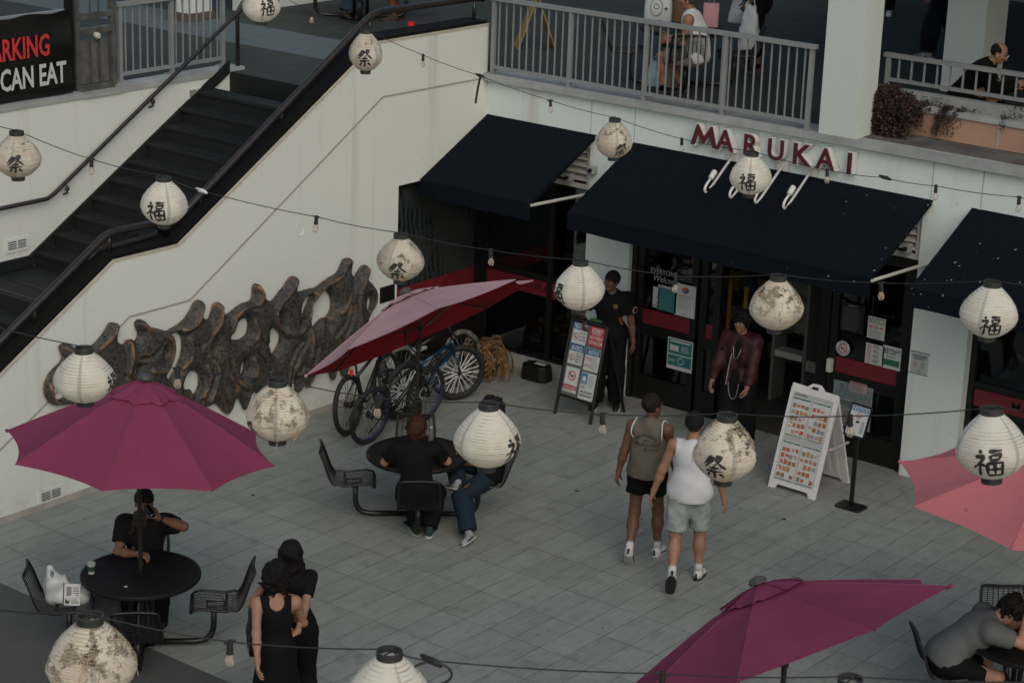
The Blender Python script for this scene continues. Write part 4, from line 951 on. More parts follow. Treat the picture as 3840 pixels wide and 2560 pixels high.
string('second cable, from the left edge over the relief and past the doorway', [(-70, 268, ''), (38, 308, 'b0'), (210, 366, 'bulb', 'bulb in front of the slanted wall handrail'), (380, 418, 'b1'), (463, 438, 'joint', 'white taped cable splice over the stair handrail', M['white']), (727, 498, 'bulb', 'bulb against the white wall above the bronze relief'), (920, 542, 'b2'), (1127, 574, 'bulb', 'bulb in front of the dark corner window'), (1332, 606, 'b3'), (1553, 634, 'bulb', 'bulb in front of the welcome door'), (1783, 645, 'b4'), (2024, 650, 'bulb', 'bulb in front of the dark right door'), (2275, 656, 'b5'), (2420, 655, '')], [(-70, 17), (400, 16.6), (920, 16.3), (1332, 15.6), (1783, 15.2), (2420, 14.2)])
string('third cable, low over the magenta umbrella and the walking men', [(-70, 733, ''), (195, 806, 'c0'), (408, 846, 'bulb', 'bulb in front of the left half of the relief'), (637, 884, 'c1'), (868, 914, 'bulb', 'bulb over the dark bicycle'), (1116, 938, 'c2'), (1383, 951, 'bulb', 'bulb above the courtyard floor left of the walking men'), (1665, 957, 'c3'), (1953, 955, 'bulb', 'bulb in front of the small framed notice'), (2268, 944, 'c4'), (2420, 940, '')], [(-70, 13), (637, 12.6), (1116, 12.2), (1665, 12.1), (2420, 11.2)])
string('lowest cable along the bottom of the view', [(-70, 1392, ''), (208, 1432, 'd0'), (528, 1473, 'bulb', 'bulb left of the two women in black'), (875, 1508, 'd1'), (990, 1516, 'joint', 'looped black splice hanging on the lowest cable'), (1523, 1546, 'bulb', 'bulb touching the bottom magenta umbrella'), (1945, 1562, 'd2'), (2420, 1565, '')], [(-70, 10), (208, 9.8), (893, 9.6), (2420, 9.5)])
pj = at_dist(1103 * D_, 178 * D_, 21.9)
lp = obj('cable_tie', MB().tube([pj + V3(0, 0, 0), pj + V3(-.02, -.01, -.12), pj + V3(-.035, -.02, -.27)], .012, 6), cordm); tag(lp, 'black strap dangling from the cable near the wall corner', 'strap')
pj = at_dist(992 * D_, 1520 * D_, 9.55)
lp = obj('cable_loop', MB().tube([pj + V3(.09 * math.cos(a) * .79, .09 * math.cos(a) * .6, -.055 + .055 * math.sin(a)) for a in np.linspace(1.9, 7.5, 20)], .006, 6), cordm); tag(lp, 'small loop of spare cable under the lowest string', 'cable')
# ================================================================ figures: smooth implicit bodies
class Field:
    def __init__(s, lo, hi, h):
        s.lo = np.array(lo, float) - 3 * h; s.h = h; s.n = np.maximum(8, np.ceil((np.array(hi) - s.lo) / h).astype(int) + 4)
        s.F = np.full(s.n, .5, np.float32); s.ax = [s.lo[i] + h * np.arange(s.n[i]) for i in range(3)]
    def blk(s, lo, hi, pad):
        a = np.clip(np.floor((np.array(lo) - pad - s.lo) / s.h).astype(int), 0, s.n); b = np.clip(np.ceil((np.array(hi) + pad - s.lo) / s.h).astype(int) + 1, 0, s.n)
        if (b <= a).any(): return None, None
        sl = tuple(slice(a[i], b[i]) for i in range(3))
        P = np.stack(np.meshgrid(*[s.ax[i][sl[i]] for i in range(3)], indexing='ij'), -1).astype(np.float32); return sl, P
    def put(s, d, sl, k, mode):
        A = s.F[sl]
        if mode == 'add':
            h = np.clip(.5 + .5 * (A - d) / k, 0, 1) if k > 0 else None
            s.F[sl] = np.minimum(A, d) if k <= 0 else (A + (d - A) * h - k * h * (1 - h))
        else:
            h = np.clip(.5 - .5 * (A + d) / k, 0, 1) if k > 0 else None
            s.F[sl] = np.maximum(A, -d) if k <= 0 else (A + (-d - A) * h + k * h * (1 - h))
    def cap(s, a, b, ra, rb, k=.03, mode='add'):
        a, b = V3(*a), V3(*b); r = max(ra, rb); sl, P = s.blk(np.minimum(a, b) - r, np.maximum(a, b) + r, k + 3 * s.h)
        if sl is None: return s
        ab = (b - a).astype(np.float32); t = np.clip(((P - a.astype(np.float32)) @ ab) / (ab @ ab + 1e-9), 0, 1)
        d = np.linalg.norm(P - a.astype(np.float32) - t[..., None] * ab, axis=-1) - (ra + (rb - ra) * t); s.put(d, sl, k, mode); return s
    def ell(s, c, A, r, k=.03, mode='add'):
        c = V3(*c); rm = max(r); sl, P = s.blk(c - rm, c + rm, k + 3 * s.h)
        if sl is None: return s
        q = (P - c.astype(np.float32)) @ np.array(A, np.float32); r_ = np.array(r, np.float32); k0 = np.linalg.norm(q / r_, axis=-1); k1 = np.linalg.norm(q / r_ ** 2, axis=-1) + 1e-6
        s.put(k0 * (k0 - 1) / k1, sl, k, mode); return s
    def cut(s, p, n):      # keep the side where (P - p) . n < 0
        P = np.stack(np.meshgrid(*s.ax, indexing='ij'), -1); s.F = np.maximum(s.F, ((P - V3(*p)) @ U(n)).astype(np.float32)); return s
    def disp(s, fn):
        P = np.stack(np.meshgrid(*s.ax, indexing='ij'), -1); s.F = s.F + fn(P).astype(np.float32); return s
    def mesh(s): return surface_net(s.F, s.lo, s.h)
def folds(amp, dirv=(0, 0, 1), f=14., seed=0):
    rs = np.random.RandomState(seed); K = rs.randn(5, 3); K /= np.linalg.norm(K, axis=1)[:, None]; ph = rs.rand(5) * 6
    def fn(P):
        w_ = np.sin(P @ (K[0] * f * .6) + ph[0]) * 1.3 + np.sin(P @ (K[1] * f * .5) + ph[1])
        return amp * (np.sin(P @ (K[2] * f) + ph[2] + 1.6 * w_) * .6 + np.sin(P @ (K[3] * f * 2.1) + ph[3] + w_) * .35 + np.sin(P @ (K[4] * f * 3.5) + ph[4] + w_) * .15)
    return fn
def ik(a, c, l1, l2, hint):
    a, c = V3(*a), V3(*c); d = c - a; L = np.linalg.norm(d); L2 = min(L, (l1 + l2) * .999); d = U(d); c2 = a + d * L2
    x = (l1 * l1 - l2 * l2 + L2 * L2) / (2 * L2); h = math.sqrt(max(l1 * l1 - x * x, 0)); hh = V3(*hint); hh = U(hh - d * np.dot(hh, d)); return a + d * x + hh * h, c2
def hand_mesh(wr, fd, pn, side, curl=.5, sc=1., thumb=1., spread=.0):
    """wr wrist, fd finger direction, pn palm normal (side the palm faces), side: +1 thumb towards cross(fd, pn)"""
    fd = U(fd); pn = U(V3(*pn) - fd * np.dot(pn, fd)); sx_ = np.cross(fd, pn) * side
    f = Field(V3(*wr) - .22 * sc, V3(*wr) + .22 * sc, .0052); W = V3(*wr)
    base = []
    for i, (o, r_, ln_) in enumerate(((.031, .0115, .072), (.011, .0118, .080), (-.010, .0112, .074), (-.029, .0100, .058))):
        b = W + fd * (.088 - .004 * abs(i - 1)) * sc + sx_ * o * sc; base.append(b); f.cap(W + sx_ * o * .55 * sc + fd * .01, b, .019 * sc, .0145 * sc, .012)
    for i, (o, r_, ln_) in enumerate(((.031, .0100, .072), (.011, .0102, .080), (-.010, .0098, .074), (-.029, .0088, .058))):
        p = base[i]; a_ = curl * (.55 + .12 * i) + spread * 0; dirv = fd + sx_ * o * (2.2 + spread * 12); dirv = U(dirv)
        for j, l_ in enumerate((.45, .32, .23)):
            ang = a_ * (j + 1) * .85; dd_ = U(dirv * math.cos(ang) + pn * math.sin(ang)); q_ = p + dd_ * ln_ * l_ * sc; f.cap(p, q_, (r_ - .0008 * j) * sc, (r_ - .0008 * (j + 1)) * sc, .004); p = q_
    t0 = W + fd * .028 * sc + sx_ * .030 * sc; d1 = U(sx_ * .75 + fd * .7 + pn * .35 * thumb); t1 = t0 + d1 * .040 * sc; d2 = U(sx_ * .25 + fd * .95 + pn * .45 * thumb); t2 = t1 + d2 * .034 * sc; t3 = t2 + U(d2 + pn * .3) * .024 * sc
    f.cap(t0, t1, .0165 * sc, .0120 * sc, .010); f.cap(t1, t2, .0118 * sc, .0105 * sc, .004); f.cap(t2, t3, .0105 * sc, .0085 * sc, .004)
    return f.mesh()
skins = {}
def skin(c):
    if c not in skins: skins[c] = mat('skin', c, .55, noise=.16, nscale=14., spec=.3)
    return skins[c]
cl = {}
def cloth(name, c, rough=.85, noise=.2, ns=6., **k):
    if (name, c) not in cl: cl[(name, c)] = mat(name, c, rough, noise=noise, nscale=ns, spec=.15, bump=.0012, bscale=220., **k)
    return cl[(name, c)]
hairm = {}
def hair_mat(c):
    if c not in hairm:
        q = NT('hair'); tc = q.n.new('ShaderNodeTexCoord'); sx = q.n.new('ShaderNodeSeparateXYZ'); q.l.new(tc.outputs['Object'], sx.inputs[0])
        n = q.noise(q.comb(q.math('MULTIPLY', sx.outputs[0], 90.), q.math('MULTIPLY', sx.outputs[1], 90.), q.math('MULTIPLY', sx.outputs[2], 14.)), 1., 4, .6)
        q.base(q.mix(q.rng(n, .35, .65), tuple(v * .5 for v in c), tuple(v * 1.5 for v in c))); q.b.inputs['Roughness'].default_value = .65; q.b.inputs['Specular IOR Level'].default_value = .15; q.bump(n, .012); hairm[c] = q.m
    return hairm[c]
def add_np(name, VQ, m, par):
    V, Q = VQ; return new_obj(name, mesh_np(name, V, Q), m, par)
def join_vq(parts):
    o = 0; Vs = []; Qs = []
    for V, Q in parts: Vs.append(V); Qs.append(Q + o); o += len(V)
    return np.concatenate(Vs), np.concatenate(Qs)
def person(label, loc, heading, skin_c, hair_c=(.012, .010, .009), sc=1., pel=(0, 0, .95), up1=(0, 0, 1), up2=None, twist=0., hips=0., wR=None, wL=None, eR=(.4, -1, -.2), eL=(-.4, -1, -.2),
           aR=(.10, 0, .085), aL=(-.10, 0, .085), kR=(.1, 1, 0), kL=(-.1, 1, 0), fR=(.12, 1, -.05), fL=(-.12, 1, -.05), hf=(0, 1, 0), hup=(0, -.02, 1), head_off=(0, .02),
           top=None, bottom=None, shoes=None, hair='short', hand=(.5, .5), hdR=None, hdL=None, pR=None, pL=None, build=1., female=False, socks=None, bald=False, group=None, face=True, extra=None, vox=.0105, upper=True):
    t = thing('person', label, 'person', tuple(loc), group, R(heading)); t.scale = (sc, sc, sc)
    J = {}; p = V3(*pel); u1 = U(up1); u2 = U(up2 if up2 is not None else up1); B = build
    xr = V3(1, 0, 0); hx = V3(math.cos(R(hips)), math.sin(R(hips)), 0); hx = U(hx - u1 * np.dot(hx, u1))
    xs = V3(math.cos(R(twist)), math.sin(R(twist)), 0); xs = U(xs - u2 * np.dot(xs, u2)); fs_ = np.cross(u2, xs); fh = np.cross(u1, hx)
    sw_ = (.165 if female else .185) * (1 + (B - 1) * .5); waist = p + u1 * .14; chest = waist + u2 * .20; nb = chest + u2 * .185
    shR = chest + u2 * .125 + xs * sw_ - fs_ * .005; shL = chest + u2 * .125 - xs * sw_ - fs_ * .005
    hR = p + hx * .092 - u1 * .03; hL = p - hx * .092 - u1 * .03
    if wR is None: wR = shR + V3(.06, .05, -.53)
    if wL is None: wL = shL + V3(-.06, .05, -.53)
    elR, wR = ik(shR, wR, .285, .255, eR); elL, wL = ik(shL, wL, .285, .255, eL)
    knR, aR = ik(hR, aR, .43, .42, kR); knL, aL = ik(hL, aL, .43, .42, kL)
    HU = U(hup); HF = U(V3(*hf) - HU * np.dot(hf, HU)); HX = np.cross(HF, HU); head = nb + HU * .155 + HF * head_off[1] + U(HF) * .0 + fs_ * .01
    A1 = np.stack([hx, fh, u1], 1); A2 = np.stack([xs, fs_, u2], 1); AH = np.stack([HX, HF, HU], 1)
    allp = np.array([p, head, elR, elL, wR, wL, knR, knL, aR, aL, shR, shL, nb]); lo = allp.min(0) - .2; hi = allp.max(0) + .2
    def torso(f, e=0., k=.05):
        f.ell(p, A1, (.165 * B + e, .115 * B + e, .13 + e), k); f.ell(waist, A1, ((.128 if female else .140) * B + e, .098 * B + e, .13 + e), k)
        f.ell(chest, A2, ((.140 if female else .160) * B + e, .112 * B + e, .175 + e), k)
        f.cap(shR - xs * .04 - u2 * .005, shL + xs * .04 - u2 * .005, .058 + e, .058 + e, k); f.cap(chest + u2 * .1, nb, .075 + e * .6, .062 + e * .5, k)
        if female: f.ell(chest + xs * .07 + fs_ * .09 - u2 * .0, A2, (.055, .05, .055), .03); f.ell(chest - xs * .07 + fs_ * .09, A2, (.055, .05, .055), .03)
    def arm(f, s_, e=0., k=.035, fr=1.):
        sh, el, wr = (shR, elR, wR) if s_ > 0 else (shL, elL, wL); m_ = .85 if female else 1.
        f.cap(sh, sh + (el - sh) * min(fr, 1) , (.057 * m_ + e) * (B * .4 + .6), (.043 * m_ + e), k)
        if fr >= 1.: f.cap(el, el + (wr - el) * .35, .041 * m_ + e, .041 * m_ + e, k); f.cap(el + (wr - el) * .35, wr, .041 * m_ + e, .027 * m_ + e, k)
    def leg(f, s_, e=0., k=.04, fr=2., e2=None):
        h, kn, an = (hR, knR, aR) if s_ > 0 else (hL, knL, aL); e2 = e if e2 is None else e2
        fr1 = min(fr, 1.); f.cap(h, h + (kn - h) * fr1, .085 * (B * .6 + .4) + e, .085 * (B * .6 + .4) + e + (.056 + e2 - .085 * (B * .6 + .4) - e) * fr1, k)
        if fr > 1: f.cap(kn, kn + (an - kn) * .38, .053 + e2, .056 + e2, k); f.cap(kn + (an - kn) * .38, kn + (an - kn) * min(fr - 1, 1.), .055 + e2, .034 + e2 * 1.2, k); f.ell(kn + (an - kn) * .28 - U(np.cross(np.cross(an - kn, (0, 1, 0)), an - kn)) * .012, np.eye(3), (.045 + e2, .045 + e2, .09), k)
    # ---- body, one continuous skin surface with its hands
    f = Field(lo, hi, vox)
    torso(f); arm(f, 1); arm(f, -1); leg(f, 1); leg(f, -1)
    for sh in (shR, shL): f.ell(sh - u2 * .01, A2, (.058, .058, .062), .03)
    f.cap(nb - u2 * .02, head - HU * .05 - HF * .01, .056 if not female else .048, .050 if not female else .044, .02)
    parts = []
    g = Field(head - .17, head + .17, .0068)
    g.ell(head + HU * .025 - HF * .008, AH, (.076, .094, .094), .02); g.ell(head - HU * .035 + HF * .022, AH, (.060, .070, .078), .025); g.ell(head - HU * .095 + HF * .060, AH, (.026, .024, .022), .025)
    g.cap(head + HU * .012 + HF * .092, head - HU * .028 + HF * .112, .008, .0125, .010); g.ell(head - HU * .030 + HF * .098, AH, (.017, .012, .008), .008)
    for s_ in (-1, 1):
        g.ell(head + HU * .008 + HF * .100 + HX * s_ * .031, AH, (.020, .014, .012), .012, 'sub'); g.cap(head + HU * .028 + HF * .088 + HX * s_ * .014, head + HU * .026 + HF * .080 + HX * s_ * .048, .008, .007, .010)
        g.ell(head - HU * .012 + HX * s_ * .077 - HF * .005, AH, (.010, .018, .030), .006); g.ell(head - HU * .02 + HF * .07 + HX * s_ * .038, AH, (.022, .02, .022), .015)
    g.cap(head - HU * .060 + HF * .088 - HX * .018, head - HU * .060 + HF * .088 + HX * .018, .0075, .0075, .006); g.cap(head - HU * .0665 + HF * .094 - HX * .02, head - HU * .0665 + HF * .094 + HX * .02, .0022, .0022, .002, 'sub'); g.cap(head - HU * .074 + HF * .084 - HX * .014, head - HU * .074 + HF * .084 + HX * .014, .008, .008, .006)
    g.cap(nb, head - HU * .05 - HF * .01, .050 if not female else .043, .050 if not female else .043, .02)
    for s_, wr, el, c_, hd, pn in ((1, wR, elR, hand[0], hdR, pR), (-1, wL, elL, hand[1], hdL, pL)):
        fd = U(hd) if hd is not None else U(wr - el); pn_ = V3(*pn) if pn is not None else (V3(-s_, .0, 0))
        if abs(np.dot(U(pn_), fd)) > .95: pn_ = V3(0, 1, 0)
        f.cap(wr - fd * .01, wr + fd * .03, .027, .022, .02)
        th = np.sign(np.dot(np.cross(fd, U(pn_)), V3(0, 1, .3))) or 1.
        parts.append(hand_mesh(wr, fd, pn_, th, c_))
    body = add_np('body', join_vq([f.mesh(), g.mesh()] + parts), skin(skin_c), t)
    # ---- eyes and brows
    if face:
        for s_ in (-1, 1):
            e_ = head + HU * .010 + HF * .086 + HX * s_ * .031; obj('eye', MB().sphere((0, 0, 0), (.0115, .0085, .006), 10, 8).xf(np.block([[AH, e_[:, None]], [np.zeros((1, 3)), np.ones((1, 1))]])), eye_m, t, smooth='all')
            obj('eyebrow', MB().tube([head + HU * .032 + HF * .097 + HX * s_ * .014, head + HU * .036 + HF * .094 + HX * s_ * .03, head + HU * .031 + HF * .082 + HX * s_ * .050], [.004, .004, .002], 6), hair_mat(hair_c), t, smooth='all')
    def clothing(nm, fn, m_, fold=.006, ff=16., h=None, cuts=(), seed=None):
        c_ = Field(lo - .05, hi + .05, h or vox); fn(c_)
        if fold: c_.disp(folds(fold, f=ff, seed=seed if seed is not None else int(abs(loc[0] * 31 + loc[1] * 17)) % 97))
        for p_, n__ in cuts: c_.cut(p_, n__)
        V, Q = c_.mesh(); return new_obj(nm, mesh_np(nm, V, Q), m_, t)
    # ---- hair
    H_ = Field(head - (.46 if hair == 'long' else .26), head + .22, .0085)
    hs_ = 0 if not female else .004
    def skull(e, z0=-.012, yb=-.012): H_.ell(head + HU * (.034 + e * .4) - HF * (.008 - yb * 0 + .012), AH, (.079 + e, .095 + e, .092 + e), .02)
    rs = np.random.RandomState(int(abs(loc[0] * 100)) % 1000)
    if hair in ('short', 'curly', 'shag', 'bob', 'long', 'afro', 'fringe'):
        e = dict(short=.011, curly=.026, shag=.020, bob=.030, long=.022, afro=.045, fringe=.024)[hair]; skull(e)
        if hair in ('bob', 'shag'): H_.ell(head - HU * .03 - HF * .045, AH, (.088, .066, .10), .03)
        if hair == 'bob': H_.ell(head - HU * .045 - HF * .02, AH, (.125, .095, .085), .03); H_.ell(head + HU * .02 - HF * .015, AH, (.115, .115, .11), .03)
        if hair == 'long': H_.cap(head - HU * .02 + HX * .075, head - HU * .26 + HX * .10 - HF * .0, .045, .03, .03); H_.cap(head - HU * .02 - HX * .075, head - HU * .2 - HX * .09, .045, .03, .03); H_.ell(head - HU * .05 - HF * .03, AH, (.105, .075, .13), .03); H_.cap(head - HU * .05 - HF * .06, head - HU * .36 - HF * .085, .075, .055, .03)
        if hair in ('bob', 'afro', 'curly', 'shag'):
            for _ in range(150):
                dv = U(HX * rs.randn() + HF * (rs.randn() - .3) + HU * rs.randn()); ce_ = head + HU * (.025 if hair != 'bob' else -.01) - HF * .015; r0_ = dict(bob=.115, afro=.125, curly=.105, shag=.098)[hair]
                q0 = ce_ + dv * r0_; H_.cap(q0, q0 + (dv * .3 - HU * .5 + V3(*(rs.randn(3) * .5))) * (.022 if hair != 'bob' else .03), .014, .006, .008)
        if hair == 'long':
            for _ in range(60):
                a = rs.uniform(2.9, 6.5); dv = HX * math.cos(a) + HF * math.sin(a) * .9; l_ = rs.uniform(.26, .42); p0 = head + HU * .05 + dv * .09; p1 = head - HU * .10 + dv * rs.uniform(.10, .125); p2 = head - HU * l_ + dv * rs.uniform(.07, .13)
                H_.cap(p0, p1, .012, .013, .012); H_.cap(p1, p2, .013, .006, .008)
        H_.ell(head - HU * .055 + HF * .085, AH, (.082, .078, .092 if hair != 'fringe' else .075), .015, 'sub')
        if hair == 'fringe': H_.cap(head + HU * .055 + HF * .085 - HX * .05, head + HU * .05 + HF * .09 + HX * .05, .022, .02, .02)
        if hair == 'short': H_.ell(head - HU * .12 - HF * .01, AH, (.12, .12, .085), .01, 'sub')
        amp = dict(short=.004, curly=.011, shag=.008, bob=.014, long=.010, afro=.012, fringe=.010)[hair]; H_.disp(folds(amp, f=55. if hair in ('curly', 'afro', 'bob') else 38., seed=5))
        V, Q = H_.mesh(); new_obj('hair', mesh_np('hair', V, Q), hair_mat(hair_c), t)
        mb = MB()
        for _ in range(dict(short=0, bob=260, long=220, afro=160, curly=140).get(hair, 90)):
            a = rs.rand() * 6.28; b_ = rs.rand() * 1.2 - .1; dv = HX * math.cos(a) * math.cos(b_) + HF * (math.sin(a) * math.cos(b_)) + HU * math.sin(b_)
            if np.dot(dv, HF) > .55: continue
            q0 = head + HU * .03 + dv * (.085 + e * .75); q1 = q0 + dv * (.010 if hair != 'long' else .004) + V3(*(rs.randn(3) * .008)) - HU * .012; q2 = q1 - HU * (.02 if hair not in ('bob', 'long') else .05) + V3(*(rs.randn(3) * .010)); mb.tube([q0, q1, q2], [.004, .003, .0012], 4)
        if mb.v: obj('hair_locks', mb, hair_mat(hair_c), t)
    elif hair == 'cap':
        skull(.014); H_.cut(head + HU * .012, -HU + HF * .12); V, Q = H_.mesh(); cp = new_obj('cap', mesh_np('cap', V, Q), cloth('cap_cloth', (.010, .010, .011)), t)
        H2 = Field(head - .26, head + .22, .0085); H2.ell(head + HU * .02 - HF * .02, AH, (.080, .088, .09), .02); H2.cut(head - HU * .07, -HU); H2.ell(head - HU * .02 + HF * .09, AH, (.09, .085, .12), .01, 'sub'); V, Q = H2.mesh(); new_obj('hair', mesh_np('hair', V, Q), hair_mat(hair_c), t)
    elif hair == 'balding':
        H_.ell(head + HU * .022 - HF * .02, AH, (.0835, .092, .088), .02); H_.ell(head + HU * .115 + HF * .0, AH, (.052, .085, .06), .01, 'sub'); H_.ell(head - HU * .045 + HF * .08, AH, (.085, .07, .10), .012, 'sub'); H_.cut(head - HU * .045, -HU); H_.disp(folds(.002, f=50., seed=3)); V, Q = H_.mesh(); new_obj('hair', mesh_np('hair', V, Q), hair_mat(hair_c), t)
    info = dict(t=t, p=p, waist=waist, chest=chest, nb=nb, shR=shR, shL=shL, elR=elR, elL=elL, wR=wR, wL=wL, hR=hR, hL=hL, knR=knR, knL=knL, aR=aR, aL=aL, head=head, HF=HF, HU=HU, HX=HX, xs=xs, fs=fs_, u1=u1, u2=u2, A2=A2, AH=AH, lo=lo, hi=hi, torso=torso, arm=arm, leg=leg, clothing=clothing, hx=hx, fh=fh, A1=A1)
    # ---- clothes
    if top:
        kind, col, tm_ = top[0], top[1], top[2] if len(top) > 2 else {}
        hem = tm_.get('hem', .02); e = tm_.get('e', .022)
        def shirt(c_):
            torso(c_, e, .06)
            c_.ell(p + u1 * .0, A1, (.174 * B + e + tm_.get('he', .010), .126 * B + e + tm_.get('he', .010), .16 + e), .05)
            if kind == 'tank' and not female: c_.ell(waist + u1 * .03, A1, (.152 * B + e, .112 * B + e, .24), .06)
            if kind in ('tee', 'jacket', 'long'):
                fr = dict(tee=.68, jacket=1., long=1.)[kind]
                for s_ in (1, -1): arm(c_, s_, e if kind != 'tee' else e + .012, .04, fr)
        c1 = Field(lo - .05, hi + .05, vox); shirt(c1); c1.disp(folds(tm_.get('fold', .010), f=tm_.get('ff', 14.), seed=int(abs(loc[0] * 31 + loc[1] * 17)) % 97))
        c1.cut(p - u1 * hem, -u1)
        c1.cap(nb + u2 * .035 + fs_ * .012, nb + u2 * .12, tm_.get('neck', .066), .07, .008, 'sub')
        if kind == 'tank':
            for sh, s_ in ((shR, 1), (shL, -1)):
                c1.ell(sh + xs * s_ * .030 - u2 * .02, A2, (.070, .13, .105), .01, 'sub')
        if kind == 'tee':
            for sh, el in ((shR, elR), (shL, elL)):
                pc = sh + (el - sh) * .66; d_ = U(el - sh); sl_, P_ = c1.blk(el - .12, el + .12, .02)
                if sl_ is not None:
                    m__ = (np.linalg.norm(P_ - pc, axis=-1) < .17); c1.F[sl_] = np.where(m__, np.maximum(c1.F[sl_], (P_ - pc) @ d_), c1.F[sl_])
        V, Q = c1.mesh(); sh_o = new_obj(tm_.get('name', 'shirt'), mesh_np('shirt', V, Q), col, t); info['shirt'] = sh_o
    if bottom:
        kind, col, bm2 = bottom[0], bottom[1], bottom[2] if len(bottom) > 2 else {}
        e = bm2.get('e', .020)
        def pants(c_):
            c_.ell(p, A1, (.168 * B + e, .118 * B + e, .13 + e), .05); c_.ell(waist - u1 * .05, A1, (.145 * B + e * .6, .105 * B + e * .6, .09), .04)
            for s_ in (1, -1): leg(c_, s_, e, .035, dict(pants=2., shorts=bm2.get('fr', .9), baggy=2.)[kind], bm2.get('e2', e + (.02 if kind != 'shorts' else .03)))
        c1 = Field(lo - .05, hi + .05, vox); pants(c1); c1.disp(folds(bm2.get('fold', .010), f=bm2.get('ff', 17.), seed=int(abs(loc[0] * 13 + loc[1] * 7)) % 97))
        c1.cut(waist - u1 * .005, u1)
        for s_, hp, kn, an in ((1, hR, knR, aR), (-1, hL, knL, aL)):
            if kind == 'shorts': pc = hp + (kn - hp) * (bm2.get('fr', .9) - .02); d_ = U(kn - hp); ctr = hp + (kn - hp) * (bm2.get('fr', .9) + .12)
            else: pc = kn + (an - kn) * .97; d_ = U(an - kn); ctr = an
            sl_, P_ = c1.blk(ctr - .12, ctr + .12, .02)
            if sl_ is not None:
                m__ = (np.linalg.norm(P_ - pc, axis=-1) < .14); c1.F[sl_] = np.where(m__, np.maximum(c1.F[sl_], (P_ - pc) @ d_), c1.F[sl_])
        V, Q = c1.mesh(); info['pants'] = new_obj(bm2.get('name', 'trousers' if kind != 'shorts' else 'shorts'), mesh_np('trousers', V, Q), col, t)
    if shoes:
        um_, sm_ = shoes[:2]
        for s_, an, kn, fdv in ((1, aR, knR, fR), (-1, aL, knL, fL)):
            fdv = U(fdv); sh_ = U(kn - an); upv = U(sh_ - fdv * np.dot(sh_, fdv)); sd = np.cross(fdv, upv); As = np.stack([sd, fdv, upv], 1)
            c_ = an - upv * .045
            g = Field(c_ - .24, c_ + .24, .0085); g.ell(c_ + fdv * .015 - upv * .0, As, (.044, .080, .048), .03); g.ell(c_ + fdv * .115 - upv * .012, As, (.047, .085, .036), .03); g.cap(an - upv * .02, an + sh_ * .01, .042, .040, .02); g.cut(c_ - upv * .034, -upv)
            V, Q = g.mesh(); so__ = new_obj('shoe', mesh_np('shoe', V, Q), um_, t)
            g = Field(c_ - .24, c_ + .24, .0085); g.ell(c_ + fdv * .008 - upv * .036, As, (.046, .085, .018), .02); g.ell(c_ + fdv * .115 - upv * .036, As, (.052, .092, .017), .03); g.cut(c_ - upv * .047, -upv); g.cut(c_ - upv * .022, upv)
            V, Q = g.mesh(); new_obj('sole', mesh_np('sole', V, Q), sm_, so__)
            if len(shoes) > 2:
                for sg_ in (1, -1): obj('shoe_stripe', MB().tube([c_ + fdv * .02 + sd * .047 * sg_ - upv * .012, c_ + fdv * .09 + sd * .049 * sg_ - upv * .016, c_ + fdv * .15 + sd * .042 * sg_ - upv * .02], .007, 5), shoes[2], so__, smooth='all')
                obj('heel_tab', MB().tube([c_ - fdv * .068 - upv * .02, c_ - fdv * .062 + upv * .03], .012, 6), shoes[2], so__, smooth='all')
            if socks:
                obj('sock', MB().tube([an - upv * .02, an + sh_ * (socks[1] * .5), an + sh_ * socks[1]], [.041, .040, .043], 14), socks[0], t, smooth='all')
    return info
eye_m = mat('eye_dark', (.03, .022, .018), .25)
# ================================================================ the people
def w2l(loc, h, P, sc=1.):
    a = R(h); d = V3(*P) - V3(*loc); return V3(math.cos(a) * d[0] + math.sin(a) * d[1], -math.sin(a) * d[0] + math.cos(a) * d[1], d[2]) / sc
def l2w(loc, h, P, sc=1.):
    a = R(h); P = V3(*P) * sc; return V3(*loc) + V3(math.cos(a) * P[0] - math.sin(a) * P[1], math.sin(a) * P[0] + math.cos(a) * P[1], P[2])
def dz(x, y, z): return gz(x * D_, y * D_, z)
blk = cloth('black_cotton', (.0050, .0050, .0054)); blk2 = cloth('faded_black_cotton', (.010, .0095, .0095)); jean = cloth('dark_denim', (.012, .022, .034), ns=12.)
ltan, tan_, pale, brn, olive = (.30, .165, .105), (.20, .10, .06), (.36, .205, .15), (.13, .065, .04), (.25, .135, .085)
shw = mat('white_leather', (.52, .53, .53), .5, noise=.2, nscale=20.); shk = mat('black_leather', (.012, .012, .013), .45); solew = mat('white_sole', (.45, .45, .43), .6, noise=.25, nscale=20.); navys = mat('navy_trim', (.01, .014, .03), .5); sockw = mat('white_sock', (.48, .49, .49), .9); silv = mat('silver_mesh', (.30, .31, .32), .4, noise=.5, nscale=30.)
sit = dict(pel=(0, 0, .535), kR=(.1, .6, 1), kL=(-.1, .6, 1))
# man drinking at the left table
L1 = (-14.18, 12.68, 0); H1 = 225
i1 = person('person in black tee and black cap drinking from a can at the left table', L1, H1, tan_, pel=(0, 0, .51), kR=(.1, .6, 1), kL=(-.1, .6, 1), up1=(0, .04, 1), aR=(.14, .36, .085), aL=(-.13, .40, .085), wR=(.04, .32, .79), wL=w2l(L1, H1, dz(362, 1188, 1.10)), eR=(1, -.3, -.7), eL=(-1, .1, -.35),
  top=('tee', blk2, dict(e=.03, hem=.10)), bottom=('pants', blk), shoes=(shk, shk), hair='cap', hand=(1.2, 1.1), hdL=(.45, .1, .85), pL=(.5, -.6, -.3), hdR=(-.7, .6, .1), pR=(0, -.2, -1), hf=(0, 1, .12))
cp = dz(347, 1176, 1.16); cp = cp + U(V3(0, 0, CAM_H) - cp) * .07; ax = l2w((0, 0, 0), H1, (-.45, .80, -.35))
